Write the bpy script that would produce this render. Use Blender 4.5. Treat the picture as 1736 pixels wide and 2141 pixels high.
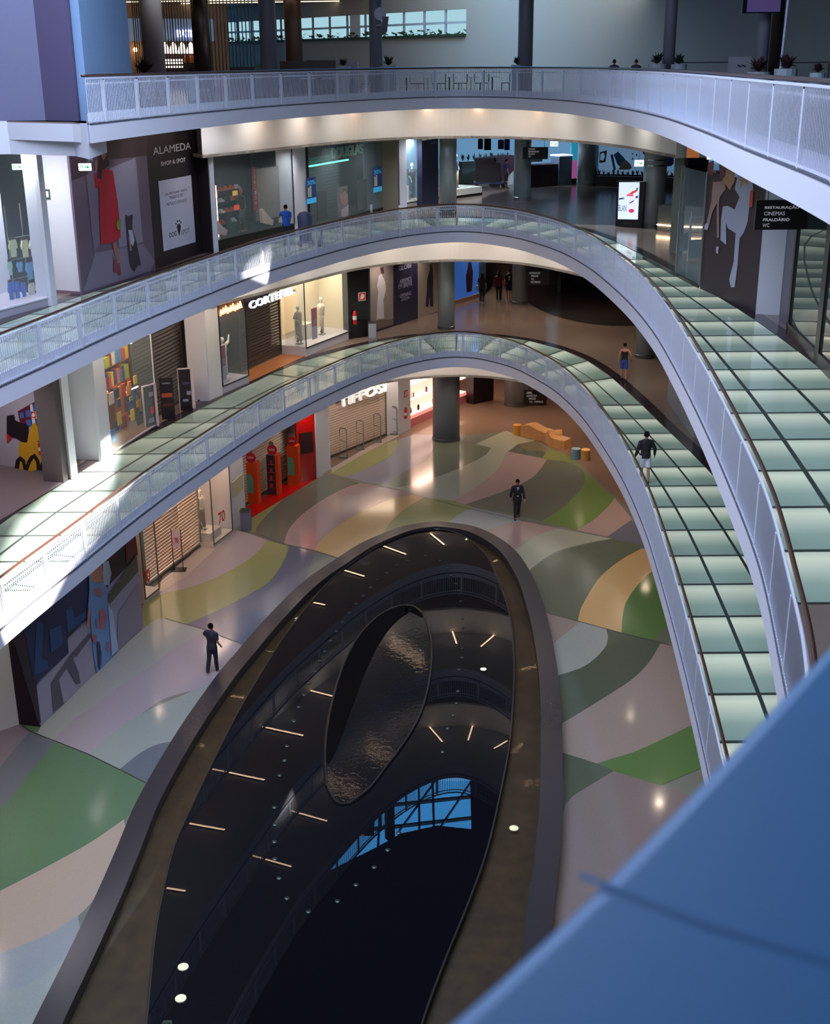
import bpy, bmesh, math, random
from mathutils import Vector, Matrix, Euler
from mathutils.geometry import tessellate_polygon
random.seed(7)
SC=bpy.context.scene
for o in list(bpy.data.objects): bpy.data.objects.remove(o)
C=SC.collection
# ---------------------------------------------------------------- camera (image taken as 1736x2141)
F_PX,TH,ROLL,CH=2592.0,math.radians(20.0),0.0087,19.05
def ray(x,y):
    u=(x-868.0)/F_PX; v=(y-1070.5)/F_PX
    c,s=math.cos(ROLL),math.sin(ROLL)
    u,v=u*c-v*s, v*c+u*s
    return Vector((u, math.cos(TH)-v*math.sin(TH), -(math.sin(TH)+v*math.cos(TH))))
def W(x,y,z):
    d=ray(x,y); t=(z-CH)/d.z
    return Vector((d.x*t,d.y*t))
def WY(x,y,Y):
    d=ray(x,y); t=Y/d.y
    return Vector((d.x*t,Y,CH+d.z*t))
cd=bpy.data.cameras.new('camera'); cam=bpy.data.objects.new('camera',cd); C.objects.link(cam)
c_,s_=math.cos(ROLL),math.sin(ROLL); ct,st=math.cos(TH),math.sin(TH)
R=Matrix(((c_,s_,0),(-s_*st,c_*st,-ct),(-s_*ct,c_*ct,st)))
cam.matrix_world=Matrix.Translation((0,0,CH))@R.to_4x4()
cd.sensor_fit='HORIZONTAL'; cd.sensor_width=56; cd.lens=56*F_PX/1736; cd.clip_end=400
cd.dof.use_dof=True; cd.dof.focus_distance=48; cd.dof.aperture_fstop=5.6
SC.camera=cam
SC.view_settings.view_transform='Standard'; SC.view_settings.look='None'
SC.view_settings.exposure=0.0; SC.view_settings.gamma=1.0
# ---------------------------------------------------------------- world and large lights
w=bpy.data.worlds.new('sky'); SC.world=w; w.use_nodes=True
bg=w.node_tree.nodes['Background']; bg.inputs[0].default_value=(0.07,0.42,1.0,1); bg.inputs[1].default_value=11.0
def area(name,loc,rot,sx,sy,power,col):
    l=bpy.data.lights.new(name,'AREA'); l.shape='RECTANGLE'; l.size=sx; l.size_y=sy; l.energy=power; l.color=col
    o=bpy.data.objects.new(name,l); C.objects.link(o); o.location=loc; o.rotation_euler=rot; return o
area('skylight_daylight',(-6,24,25.6),(0,0,0),18,24,9600,(0.62,0.72,0.98))
SUN_D=Vector((-0.68,0.20,-0.70)).normalized()
sl=bpy.data.lights.new('sun','SUN'); sl.energy=44; sl.angle=0.02; sl.color=(1.0,0.93,0.88)
so=bpy.data.objects.new('sun',sl); C.objects.link(so); so.rotation_euler=SUN_D.to_track_quat('-Z','Y').to_euler()
L1,L2,L3=5.85,11.7,17.55
for z_,p_,col_ in ((3.75,400,(1.0,0.74,0.52)),(9.55,330,(1.0,0.80,0.64)),(15.4,800,(0.62,0.80,1.0))):
    for x_,y_ in ((0,67),(4.5,66),(4,73),(8.5,60),(9.2,67),(10.5,52),(8,79),(3,82)):
        l_=bpy.data.lights.new('corridor_downlight','SPOT'); l_.energy=p_*(0.6 if y_<60 else 1); l_.color=col_; l_.spot_size=math.radians(140); l_.spot_blend=0.6; l_.shadow_soft_size=0.18
        o_=bpy.data.objects.new('corridor_downlight',l_); C.objects.link(o_); o_.location=(x_,y_,z_)
# soffit spots: unseen fill added for the left shop fronts, downlights for the curved bulkhead
def spot(nm,loc,aim,p,col,ang=120,blend=.7,size=.12):
    l_=bpy.data.lights.new(nm,'SPOT'); l_.energy=p; l_.color=col; l_.spot_size=math.radians(ang); l_.spot_blend=blend; l_.shadow_soft_size=size
    o_=bpy.data.objects.new(nm,l_); C.objects.link(o_); o_.location=loc; o_.rotation_euler=(Vector(aim)-Vector(loc)).to_track_quat('-Z','Y').to_euler()
for z_,pw in ((L1,150),(L2,170),(L3,150)):
    for (ex,ey,sx_,sy_) in ((-10.6,31,-12.8,32),(-9.9,36,-12,37.5),(-8.9,41,-11,42.5),(-7.7,45,-9.8,47),(-6.3,49.5,-8.3,51.5)):
        if z_>L2 and ey<40: continue
        spot('gallery_fill',(ex-.6,ey,z_-.56),(sx_,sy_,z_-4.2),pw,(1.0,.86,.76) if z_<L3 else (.84,.88,1.0))
for z_,pw in ((L1,95),(L2,110),(L3,88)):
    for (kx,ky,nx,ny) in ((-6.2,52.6,-.86,.5),(-4.3,55.6,-.86,.5),(-2.7,58.0,-.8,.6),(-.7,60.0,-.5,.85),(1.6,60.7,0,1),(4.2,60.1,.4,.9),(6.1,58.2,.7,.7),(7.6,55.2,.85,.5),(8.7,51.6,.95,.3)):
        spot('bulkhead_downlight',(kx-nx*.5,ky-ny*.5,z_-.56),(kx+nx*1.0,ky+ny*1.0,z_-2.2),pw,(1.0,.94,.88),155,1.0,.25)
for z_,pw,cc in ((L1,120,(1,.85,.7)),(L2,170,(1,.86,.74)),(L3,170,(.9,.93,1))):
    for (x_,y_) in ((-5.2,56.3),(-3.2,60.2),(-1.4,63.3),(.6,66.3)):
        spot('shopfront_fill',(x_+.3,y_,z_-2.06),(x_-.4,y_+.3,z_-5),pw,cc,140,.8)  # unseen spots added to brighten the hoardings and shop fronts
for y_ in (19,25,31,37,43,49): spot('gallery_fill',(8.4-(0.04*max(0,30-y_)),y_,L1-.56),(6.4,y_+.5,0),230,(1,.80,.60),135,.8)  # added spots that warm the ground floor from under the gallery
for (x_,y_) in ((-12.6,25),(-12.4,29)): spot('gallery_fill',(x_,y_,L1-.56),(x_+2.2,y_,0),260,(1,.82,.64),140,.8)  # two more added spots warming the floor at the near left
spot('niche_fill',(-13.6,37.0,L1+4.6),(-14.6,38.6,L1+1),420,(1,.93,.88),130,.8)  # unseen spot added to brighten the painted niche wall
area('top_floor_ceiling_light',(0,70,23.5),(math.radians(14),0,0),26,12,1300,(0.92,0.97,1.0))  # added area lamp above the view, brightens the top floor back wall

# ---------------------------------------------------------------- materials
MATS={}
def M(name,col,rough=0.6,metal=0.0,em=None,es=0.0,noise=0.06,ns=18.0,spec=0.5,coat=0.0,alpha=1.0,trans=0.0,bump=0.0):
    if name in MATS: return MATS[name]
    m=bpy.data.materials.new(name); m.use_nodes=True; nt=m.node_tree; b=nt.nodes['Principled BSDF']
    col=tuple(c/255 for c in col) if max(col)>1.0 else col
    lin=tuple((c/12.92 if c<0.04045 else ((c+0.055)/1.055)**2.4) for c in col)
    b.inputs['Roughness'].default_value=rough; b.inputs['Metallic'].default_value=metal
    b.inputs['Specular IOR Level'].default_value=spec; b.inputs['Coat Weight'].default_value=coat
    b.inputs['Coat Roughness'].default_value=0.08
    tc=nt.nodes.new('ShaderNodeTexCoord'); nz=nt.nodes.new('ShaderNodeTexNoise'); nz.inputs['Scale'].default_value=ns; nz.inputs['Detail'].default_value=4
    mp=nt.nodes.new('ShaderNodeMapRange'); mp.inputs['To Min'].default_value=1-noise; mp.inputs['To Max'].default_value=1+noise
    hs=nt.nodes.new('ShaderNodeHueSaturation'); hs.inputs['Color'].default_value=(*lin,1)
    nt.links.new(tc.outputs['Object'],nz.inputs['Vector']); nt.links.new(nz.outputs['Fac'],mp.inputs['Value'])
    nt.links.new(mp.outputs['Result'],hs.inputs['Value']); nt.links.new(hs.outputs['Color'],b.inputs['Base Color'])
    if es>0:
        e=em or col; e=tuple(c/255 for c in e) if max(e)>1.0 else e
        el=tuple((c/12.92 if c<0.04045 else ((c+0.055)/1.055)**2.4) for c in e)
        b.inputs['Emission Color'].default_value=(*el,1); b.inputs['Emission Strength'].default_value=es
    if trans>0: b.inputs['Transmission Weight'].default_value=trans; b.inputs['IOR'].default_value=1.1
    b.inputs['Alpha'].default_value=alpha
    if bump>0:
        bp=nt.nodes.new('ShaderNodeBump'); bp.inputs['Strength'].default_value=bump; nt.links.new(nz.outputs['Fac'],bp.inputs['Height']); nt.links.new(bp.outputs['Normal'],b.inputs['Normal'])
    MATS[name]=m; return m
WHITE=M('white_paint',(214,214,222),0.45,noise=0.02)
RAILW=M('rail_white_paint',(205,208,220),0.4,noise=0.02)
CREAM=M('cream_plaster',(236,232,228),0.6,noise=0.03)
LGREY=M('light_grey_panel',(178,180,180),0.5,noise=0.03)
BRONZE=M('bronze_handrail',(92,62,50),0.3,0.6)
DARK=M('dark_panel',(32,24,28),0.35,noise=0.15)
BLACK=M('black_lacquer',(14,13,16),0.3,noise=0.1)
STEEL=M('brushed_steel',(150,158,160),0.36,0.35,noise=0.10,ns=40)
STEELD=M('dull_steel',(96,96,94),0.38,0.7,noise=0.10,ns=40)
GREYM=M('grey_metal',(140,142,140),0.4,0.6)
BROWNF=M('brown_terrazzo',(126,110,98),0.16,noise=0.12,ns=60)
DARKF=M('dark_terrazzo',(52,46,44),0.2,noise=0.2,ns=70)
GLASS=M('clear_glass',(190,210,210),0.03,alpha=0.12,noise=0.0)
WOOD=M('light_wood',(196,140,84),0.45,noise=0.12,ns=6)
SKIN=M('skin',(186,128,104),0.5,noise=0.04)
HAIR=M('dark_hair',(22,16,16),0.9,spec=0.1)
RED=M('sign_red',(205,40,30),0.4)
WARM=M('warm_lit_diffuser',(255,225,190),em=(255,214,176),es=16.0)
MAN=M('mannequin_white',(226,222,214),0.4)
# ---------------------------------------------------------------- mesh helpers
class MB:
    def __init__(s): s.v=[]; s.f=[]; s.m=[]; s.k=0
    def add(s,vs,fs):
        n=len(s.v); s.v+=[Vector(p) for p in vs]; s.f+=[tuple(i+n for i in f) for f in fs]; s.m+=[s.k]*len(fs); return s
    def boxv(s,o,a,b,c):
        o,a,b,c=Vector(o),Vector(a),Vector(b),Vector(c)
        p=[o,o+a,o+a+b,o+b]; p+=[q+c for q in p]
        return s.add(p,[(0,3,2,1),(4,5,6,7),(0,1,5,4),(1,2,6,5),(2,3,7,6),(3,0,4,7)])
    def box(s,x0,y0,z0,x1,y1,z1): return s.boxv((x0,y0,z0),(x1-x0,0,0),(0,y1-y0,0),(0,0,z1-z0))
    def prism(s,pts,z0,z1):
        n=len(pts); vs=[(p[0],p[1],z0) for p in pts]+[(p[0],p[1],z1) for p in pts]
        tri=tessellate_polygon([[Vector((p[0],p[1],0)) for p in pts]])
        fs=[tuple(t) for t in tri]+[tuple(i+n for i in t) for t in tri]+[(i,(i+1)%n,(i+1)%n+n,i+n) for i in range(n)]
        return s.add(vs,fs)
    def flat(s,pts,z):
        tri=tessellate_polygon([[Vector((p[0],p[1],0)) for p in pts]])
        return s.add([(p[0],p[1],z) for p in pts],[tuple(t) for t in tri])
    def tube(s,path,r,n=8,cap=True):
        path=[Vector(p) for p in path]; rs=r if isinstance(r,(list,tuple)) else [r]*len(path)
        vs=[]; fs=[]
        up=Vector((0,0,1))
        for i,p in enumerate(path):
            t=(path[min(i+1,len(path)-1)]-path[max(i-1,0)]).normalized()
            a=t.cross(up)
            if a.length<1e-3: a=t.cross(Vector((1,0,0)))
            a.normalize(); b=a.cross(t).normalized()
            for k in range(n):
                an=2*math.pi*k/n; vs.append(p+a*math.cos(an)*rs[i]+b*math.sin(an)*rs[i])
        for i in range(len(path)-1):
            for k in range(n): fs.append((i*n+k,i*n+(k+1)%n,(i+1)*n+(k+1)%n,(i+1)*n+k))
        if cap: fs.append(tuple(range(n))); fs.append(tuple((len(path)-1)*n+k for k in reversed(range(n))))
        return s.add(vs,fs)
    def lathe(s,c,prof,n=24,sx=1,sy=1):
        vs=[];fs=[]
        for r,z in prof:
            for k in range(n):
                a=2*math.pi*k/n; vs.append((c[0]+r*sx*math.cos(a),c[1]+r*sy*math.sin(a),c[2]+z))
        for i in range(len(prof)-1):
            for k in range(n): fs.append((i*n+k,i*n+(k+1)%n,(i+1)*n+(k+1)%n,(i+1)*n+k))
        fs.append(tuple(reversed(range(n)))); fs.append(tuple((len(prof)-1)*n+k for k in range(n)))
        return s.add(vs,fs)
    def ball(s,c,r,n=10,sz=1.0):
        prof=[(max(1e-4,r*math.sin(math.pi*i/n)),-r*sz*math.cos(math.pi*i/n)) for i in range(n+1)]
        return s.lathe(c,prof,n=max(8,n))
    def strip(s,A,B):
        n=len(A); return s.add(list(A)+list(B),[(i,i+1,i+1+n,i+n) for i in range(n-1)])
    def build(s,name,mats,parent=None,local=False,smooth=False,props=None):
        me=bpy.data.meshes.new(name); vs=s.v
        if parent is not None and not local:
            mw=parent.matrix_basis if parent.parent is None else parent.parent.matrix_basis@parent.matrix_basis
            inv=mw.inverted(); vs=[inv@v for v in vs]
        me.from_pydata([tuple(v) for v in vs],[],s.f)
        if not isinstance(mats,(list,tuple)): mats=[mats]
        for m in mats: me.materials.append(m)
        if len(mats)>1:
            for p,i in zip(me.polygons,s.m): p.material_index=min(i,len(mats)-1)
        b=bmesh.new(); b.from_mesh(me); bmesh.ops.recalc_face_normals(b,faces=b.faces); b.to_mesh(me); b.free()
        if smooth: me.polygons.foreach_set('use_smooth',[True]*len(me.polygons))
        me.update()
        o=bpy.data.objects.new(name,me); C.objects.link(o)
        if parent is not None: o.parent=parent
        if props:
            for k,v in props.items(): o[k]=v
        return o
def thing(name,label,cat,loc=(0,0,0),rotz=0.0,group=None):
    o=bpy.data.objects.new(name,None); o.empty_display_size=0.2; C.objects.link(o)
    o.location=loc; o.rotation_euler=(0,0,rotz)
    o.matrix_basis=Matrix.Translation(loc)@Matrix.Rotation(rotz,4,'Z')
    o['label']=label; o['category']=cat
    if group: o['group']=group
    return o
def tag(o,label,cat,group=None,kind=None):
    o['label']=label; o['category']=cat
    if group: o['group']=group
    if kind: o['kind']=kind
    return o
def struct(o): o['kind']='structure'; return o
def copy_tree(o,parent=None):
    c=o.copy(); C.objects.link(c); c.parent=parent
    for ch in [x for x in o.children]: copy_tree(ch,c)
    return c
def dup(o,loc,rotz,label=None,group=None,scale=None):
    c=copy_tree(o); c.matrix_basis=Matrix.Translation(loc)@Matrix.Rotation(rotz,4,'Z')@(Matrix.Scale(scale,4) if scale else Matrix.Identity(4))
    if label: c['label']=label
    if group: c['group']=group
    return c
# ---------------------------------------------------------------- facade frames: a vertical plane through two floor points
def text_mesh(s,extr=0.0,bold=0.0):
    cu=bpy.data.curves.new('txt','FONT'); cu.body=s; cu.extrude=extr; cu.offset=0 if any(c in 'MNWKV' for c in s) else bold; cu.resolution_u=3; cu.space_line=1.0
    o=bpy.data.objects.new('txt',cu); C.objects.link(o)
    dg=bpy.context.evaluated_depsgraph_get(); me=bpy.data.meshes.new_from_object(o.evaluated_get(dg))
    vs=[v.co.copy() for v in me.vertices]; fs=[tuple(p.vertices) for p in me.polygons]
    bpy.data.objects.remove(o); bpy.data.curves.remove(cu); bpy.data.meshes.remove(me)
    return vs,fs
class Fac:
    def __init__(s,a,b,z):
        s.z=z; s.o=Vector((a[0],a[1],z)); d=Vector((b[0]-a[0],b[1]-a[1],0)); s.L=d.length; s.u=d.normalized()
        s.w=Vector((0,0,1)); n=Vector((s.u.y,-s.u.x,0)); 
        if n.dot(Vector((0,0,0))-s.o)<0: n=-n
        s.n=n
    @staticmethod
    def px(a,b,z): return Fac(W(a[0],a[1],z),W(b[0],b[1],z),z)
    def p(s,u,w,d=0.0): return s.o+s.u*u+s.w*w+s.n*d
    def hit(s,x,y,d=0.0):
        r=ray(x,y); o=Vector((0,0,CH)); q=s.o+s.n*d; t=(q-o).dot(s.n)/r.dot(s.n); h=o+r*t-s.o
        return h.dot(s.u),h.z
    def box(s,mb,u0,u1,w0,w1,d0,d1): return mb.boxv(s.p(u0,w0,d0),s.u*(u1-u0),s.w*(w1-w0),s.n*(d1-d0))
    def poly(s,mb,pts,d=0.01,th=0.0):
        q=[s.hit(x,y,d) for x,y in pts]; return s.polyuw(mb,q,d,th)
    def polyuw(s,mb,q,d=0.01,th=0.0):
        tri=tessellate_polygon([[Vector((a,b,0)) for a,b in q]]); n=len(q)
        if th<=0: return mb.add([s.p(a,b,d) for a,b in q],[tuple(t) for t in tri])
        return mb.add([s.p(a,b,d) for a,b in q]+[s.p(a,b,d-th) for a,b in q],[tuple(t) for t in tri]+[tuple(i+n for i in t) for t in tri]+[(i,(i+1)%n,(i+1)%n+n,i+n) for i in range(n)])
    def textuw(s,mb,st,u0,u1,w0,w1,d=0.02,extr=0.0,bold=0.0,slant=0.0):
        vs,fs=text_mesh(st,extr and 0.5,bold)
        if not vs: return mb
        x0=min(v.x for v in vs);x1=max(v.x for v in vs);y0=min(v.y for v in vs);y1=max(v.y for v in vs)
        flip = 1
        return mb.add([s.p(u0+(v.x-x0)/(x1-x0)*(u1-u0), w0+(v.y-y0)/(y1-y0)*(w1-w0), d+(extr*(v.z+0.5) if extr else 0)) for v in vs],fs)
    def text(s,mb,st,pl,pr,ptop,d=0.02,extr=0.0,bold=0.0):
        a=s.hit(*pl,d); b=s.hit(*pr,d); t=s.hit(*ptop,d); w0=(a[1]+b[1])/2; 
        return s.textuw(mb,st,a[0],b[0],w0,t[1],d,extr,bold)
# ================================================================ STRUCTURE
def catmull(P,n=10):
    P=[Vector((p[0],p[1])) for p in P]; out=[]
    for i in range(len(P)-1):
        p0=P[max(i-1,0)];p1=P[i];p2=P[i+1];p3=P[min(i+2,len(P)-1)]
        for k in range(n):
            t=k/n; out.append(0.5*((2*p1)+(p2-p0)*t+(2*p0-5*p1+4*p2-p3)*t*t+(3*p1-p0-3*p2+p3)*t**3))
    out.append(P[-1]); return out
def resample(P,step):
    L=[0]
    for i in range(1,len(P)): L.append(L[-1]+(P[i]-P[i-1]).length)
    n=int(L[-1]/step); out=[]; j=0
    for k in range(n+1):
        s=k*L[-1]/n
        while j<len(L)-2 and L[j+1]<s: j+=1
        t=(s-L[j])/max(1e-9,L[j+1]-L[j]); p=P[j].lerp(P[j+1],t); tg=(P[j+1]-P[j]).normalized(); out.append((p,Vector((-tg.y,tg.x))))
    return out   # normal points outward (away from the void) for a left->apex->right curve
EK=[(-11.6,14),(-11.3,19),(-10.9,24),(-10.3,28.2),(-9.4,32.2),(-8.75,35.2),(-8.05,38),(-7.05,41.5),(-6.3,44),(-5.45,46.6),(-4.5,48.9),(-3.5,51.1),(-2.45,53.2),(-1.2,55.2),(-0.3,56.3),(0.7,57.2),(1.6,57.65),(2.4,57.65),(3.3,57.1),(4.5,55.5),(5.4,53.2),(6.1,50.6),(6.6,47),(6.85,43),(6.95,39),(6.87,35),(6.65,31.4),(6.3,27),(5.87,22.5),(5.35,18),(4.75,14.6),(4.2,12),(3.3,9),(2.2,6),(1.1,3.6)]
E=catmull(EK,8)
E3=catmull([(-8.55,34.5),(-8.05,37),(-7.1,41),(-6.2,44.2)]+EK[9:29]+[(5.5,18),(5.15,14.6),(4.9,12),(4.7,9),(4.5,6),(4.4,3.6)],8)
GK=[(-14.5,22),(-13.7,29),(-12.7,35.5),(-11.9,39),(-10.9,42.8),(-9.5,46.4),(-8.2,50.2),(-7,53.2),(-5.9,55.8),(-4.4,58.2),(-2.8,60.2),(-0.8,62),(1.6,62.9),(4,62.4),(6,60.9),(7.6,58.2),(8.5,54.9),(9.1,50.5),(9.5,46),(9.9,42),(10.2,37),(10.25,31),(10.1,25),(9.7,19),(9.1,12)]
G=catmull(GK,8)
KK=[(-8.2,50.4),(-6.8,52.7),(-5.5,54.9),(-4.2,57.2),(-2.9,59.2),(-1.2,60.9),(0.8,61.75),(2.8,61.9),(5.2,60.8),(7.2,58.1),(8.8,54.3),(9.9,48.3)]
K=catmull(KK,8)
def fr(P): return [(p.x,p.y) for p in P]
OUTR=[(34,3.6),(34,112),(-40,112),(-40,14)]
def slab(name,curve,z,th,mats,extra=None):
    mb=MB(); pts=fr(curve)+[q for q in OUTR if True]
    mb.k=0; mb.prism(pts,z-th,z-0.001)
    o=mb.build(name,mats); return struct(o)
# ---- ground floor with its terrazzo waves
TZ=lambda n,c: M('terrazzo_'+n,c,0.13,noise=0.16,ns=38,coat=0.25)
def soft(c,k=0.70,g=1.10):
    m=(c[0]+c[1]+c[2])/3; return tuple(min(255,(m+(x-m)*k)*g) for x in c)
TC={k:TZ(k,v if k=='red' else soft(v)) for k,v in dict(brown=(122,92,74),base=(102,106,92),ygreen=(134,134,72),lav=(122,120,130),olive=(106,112,84),pale=(146,148,120),pink=(156,124,112),dgreen=(88,96,72),obright=(106,122,56),ggreen=(92,96,78),bright=(98,126,48),bluegrey=(92,94,108),palegrey=(136,138,136),orange=(190,146,80),blue=(84,92,116),pale2=(142,142,130),pink2=(146,130,134),pale3=(130,138,128),darkg=(88,96,102),green=(78,112,72),purple=(116,102,112),tan=(156,134,112),bpale=(126,132,132),taupe=(132,116,104),taupe2=(112,98,94),gr2=(74,112,48),dgr2=(66,80,60),red=(190,14,10),strip=(168,150,134)).items()}
Z=lambda *p:[(640+x/2.48,880+y/2.48) for x,y in p]
RR=lambda *p:[(1050+x/3.472,900+y/3.472) for x,y in p]
TT=lambda *p:[(1100+x/2.706,1350+y/2.706) for x,y in p]
A7=lambda *p:[(x/2.893,1050+y/2.893) for x,y in p]
B1=lambda *p:[(x/2.893,1450+y/2.893) for x,y in p]
def rounded(P,lim=34,n=5):
    P=[Vector(p) for p in P]; N=len(P); cor=[]
    for i in range(N):
        a=P[i]-P[i-1]; b=P[(i+1)%N]-P[i]; a.y*=2.4; b.y*=2.4
        cor.append(a.length<1e-6 or b.length<1e-6 or abs(a.angle_signed(b))>math.radians(lim))
    if not any(cor): cor[0]=True
    out=[]
    for i in range(N):
        p1,p2=P[i],P[(i+1)%N]; p0=P[i-1] if not cor[i] else p1-(p2-p1); p3=P[(i+2)%N] if not cor[(i+1)%N] else p2+(p2-p1)
        for k in range(n):
            t=k/n; out.append(0.5*((2*p1)+(p2-p0)*t+(2*p0-5*p1+4*p2-p3)*t*t+(3*p1-p0-3*p2+p3)*t**3))
    return out
patches=[
('base',[(-60,1480),(85,1513),(303,1300),(340,1243),(490,1110),(560,1060),(692,990),(760,953),(832,917),(906,912),(962,912),(1040,903),(1130,925),(1220,975),(1286,1038),(1345,1090),(1500,1300),(1640,1700),(1640,2400),(-60,2400)]),
('ygreen',Z((85,300),(200,215),(330,150),(470,95),(478,120),(450,170),(380,215),(280,262),(200,290))),
('lav',Z((200,290),(280,262),(380,218),(450,172),(478,120),(480,98),(560,70),(665,72),(665,115),(650,160),(600,210),(500,270),(420,322),(330,325))),
('olive',Z((330,325),(420,322),(500,270),(600,210),(650,162),(668,108),(800,108),(960,140),(930,175),(850,220),(720,275),(580,320),(450,352))),
('pale',Z((450,352),(580,320),(720,275),(850,220),(930,177),(960,140),(880,120),(1000,65),(1040,52),(1190,100),(1080,140),(1045,160),(1022,200),(1000,242),(950,292),(870,350),(765,416),(610,398))),
('pink',Z((1045,158),(1250,200),(1200,270),(1130,320),(1010,370),(900,410),(820,436),(763,417),(870,350),(950,292),(1000,242),(1022,200))),
('dgreen',Z((1048,159),(1100,120),(1190,103),(1262,150),(1225,190))),
('obright',Z((1225,190),(1260,148),(1330,165),(1400,208),(1440,262),(1350,214),(1250,202))),
('ggreen',Z((1250,200),(1350,212),(1430,250),(1447,300),(1420,360),(1330,450),(1220,521),(1040,475),(818,436),(1010,370),(1130,320),(1200,270))),
('bright',Z((1440,258),(1520,330),(1604,402),(1560,452),(1480,522),(1400,566),(1220,521),(1330,450),(1420,360),(1447,300))),
('pink',Z((1602,400),(1700,520),(1560,602),(1400,566),(1480,522),(1560,452))),
('bluegrey',Z((1560,602),(1690,512),(1770,640),(1720,700),(1590,610))),
('pale',Z((1320,550),(1592,609),(1450,636),(1320,670),(1240,712),(1170,770),(1135,812),(1060,770),(1065,690),(1110,650),(1200,595))),
('pink',Z((880,590),(1000,545),(1110,518),(1325,552),(1200,595),(1110,650),(1060,700),(960,650))),
('palegrey',Z((700,545),(740,525),(800,482),(870,452),(1060,492),(1118,519),(1000,546),(900,582),(860,610))),
('ygreen',Z((380,600),(400,580),(450,510),(520,450),(612,398),(765,416),(872,450),(800,483),(740,527),(700,560),(600,560))),
('orange',Z((40,670),(60,640),(100,598),(200,520),(330,450),(450,402),(560,382),(612,398),(520,452),(450,512),(400,582),(360,640),(180,730))),
('pink',[(594,1137.6),(600.6,1114),(615.5,1092),(643,1067),(681.6,1041),(724,1020),(754,1010),(825,1022),(887,1040),(866,1034),(821,1042),(773,1061),(721,1090),(680,1121),(664,1138),(656,1151)]),
('ggreen',[(532,1114),(540,1098),(558,1077),(583,1052),(662,1003),(692,990),(754,1010),(724,1020),(681.6,1041),(643,1067),(615.5,1092),(600.6,1114),(594,1138)]),
('ygreen',[(492,1108),(513,1086),(590,1046),(558,1077),(540,1098),(532,1115)]),
('base',[(594,1138),(656,1151),(740,1175),(700,1230),(560,1270),(590,1210),(603,1142)]),
('pink2',A7((1440,170),(1520,195),(1612,230),(1570,290),(1500,350),(1400,410),(1300,460),(1130,520),(960,562),(1215,300),(1380,185))),
('ygreen',A7((1612,230),(1745,265),(1730,330),(1640,470),(1500,562),(1300,662),(1130,737),(1000,705),(860,775),(855,640),(960,562),(1130,520),(1300,460),(1400,410),(1500,350),(1570,290))),
('bluegrey',A7((1750,260),(1900,320),(1800,600),(1640,642),(1400,700),(1250,777),(1130,737),(1300,662),(1500,562),(1640,470),(1730,330))),
('blue',A7((1820,590),(1700,900),(1500,980),(1468,862),(1250,777),(1400,700),(1640,642))),
('pale2',A7((1000,705),(1250,777),(1050,890),(960,960),(700,1130),(560,1240),(450,1310),(315,1447),(225,1400),(249,1343),(862,770))),
('pink2',A7((1250,777),(1475,862),(1400,1010),(1300,1112),(1130,1150),(1000,1190),(900,1250),(700,1400),(540,1570),(315,1447),(450,1310),(560,1240),(700,1130),(960,960),(1050,890))),
('pale3',B1((900,100),(1130,0),(1300,-90),(1250,60),(1060,290),(950,310),(850,360),(720,462),(535,372),(700,225))),
('darkg',B1((1060,288),(1010,420),(885,545),(720,462),(850,360),(950,310))),
('green',B1((318,290),(535,372),(720,462),(880,543),(850,640),(750,765),(550,900),(300,1040),(-40,1210),(-40,720),(40,662),(150,520),(250,400))),
('darkg',B1((180,228),(320,290),(250,400),(150,520),(40,662),(-60,740),(-60,520),(60,372))),
('purple',B1((-100,300),(50,200),(115,175),(180,230),(60,372),(-60,520),(-200,560))),
('green',B1((110,178),(255,185),(228,236),(178,229))),
('tan',B1((750,763),(760,900),(600,1200),(470,1350),(300,1455),(0,1575),(-200,1620),(-200,1300),(300,1040),(550,900))),
('bpale',B1((470,1340),(480,1500),(330,1680),(150,1770),(-100,1850),(-200,1850),(-200,1620),(0,1575),(300,1455))),
('pale3',B1((400,1600),(330,1900),(150,2200),(-200,2200),(-200,1850),(150,1770))),
('dgreen',RR((170,1070),(250,975),(400,895),(600,830),(800,788),(1000,830),(1010,860),(850,950),(700,1080),(600,1240),(550,1387),(290,1322),(170,1250))),
('orange',RR((1010,860),(1100,850),(1120,1000),(1070,1040),(980,1130),(900,1250),(875,1360),(868,1470),(550,1387),(570,1300),(600,1240),(700,1080),(850,950))),
('gr2',RR((1070,1040),(1130,1000),(1250,1420),(1190,1430),(1090,1522),(868,1470),(875,1360),(900,1250),(980,1130))),
('dgreen',RR((1190,1430),(1250,1420),(1290,1570),(1090,1522))),
('taupe',RR((280,1315),(565,1392),(370,1565),(320,1450))),
('pale3',RR((360,1570),(565,1392),(757,1440),(768,1520),(730,1600),(600,1712),(400,1785),(350,1700))),
('dgr2',RR((757,1440),(1150,1550),(1120,1650),(1000,1780),(850,1902),(550,2085),(400,2140),(380,1785),(400,1782),(600,1712),(730,1600),(768,1520))),
('taupe',TT((760,-10),(900,-10),(960,420),(915,462),(750,540),(620,600),(400,668),(190,605),(190,450),(400,322),(600,192),(700,90))),
('gr2',TT((400,668),(620,600),(915,462),(1010,420),(1100,650),(760,793),(490,712))),
('dgr2',TT((190,602),(400,668),(500,712),(350,800),(250,870),(205,975),(180,1000))),
('taupe2',TT((495,712),(760,793),(1100,900),(900,1700),(100,1700),(150,1400),(205,975),(250,870),(350,800))),
('strip',[(333,1240),(340,1205),(395,1165),(419,1140),(447,1146),(488,1114),(486,1118),(449,1150),(390,1205)]),
('strip',[(692,980),(760,940),(834,900),(834,912),(760,950),(695,988)]),
('red',[(505,1068),(590,1015),(620,1000),(662,985),(664,1000),(520,1087),(513,1086)]),
]
mb=MB(); names=list(TC.keys()); mats=[TC[n] for n in names]
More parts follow.
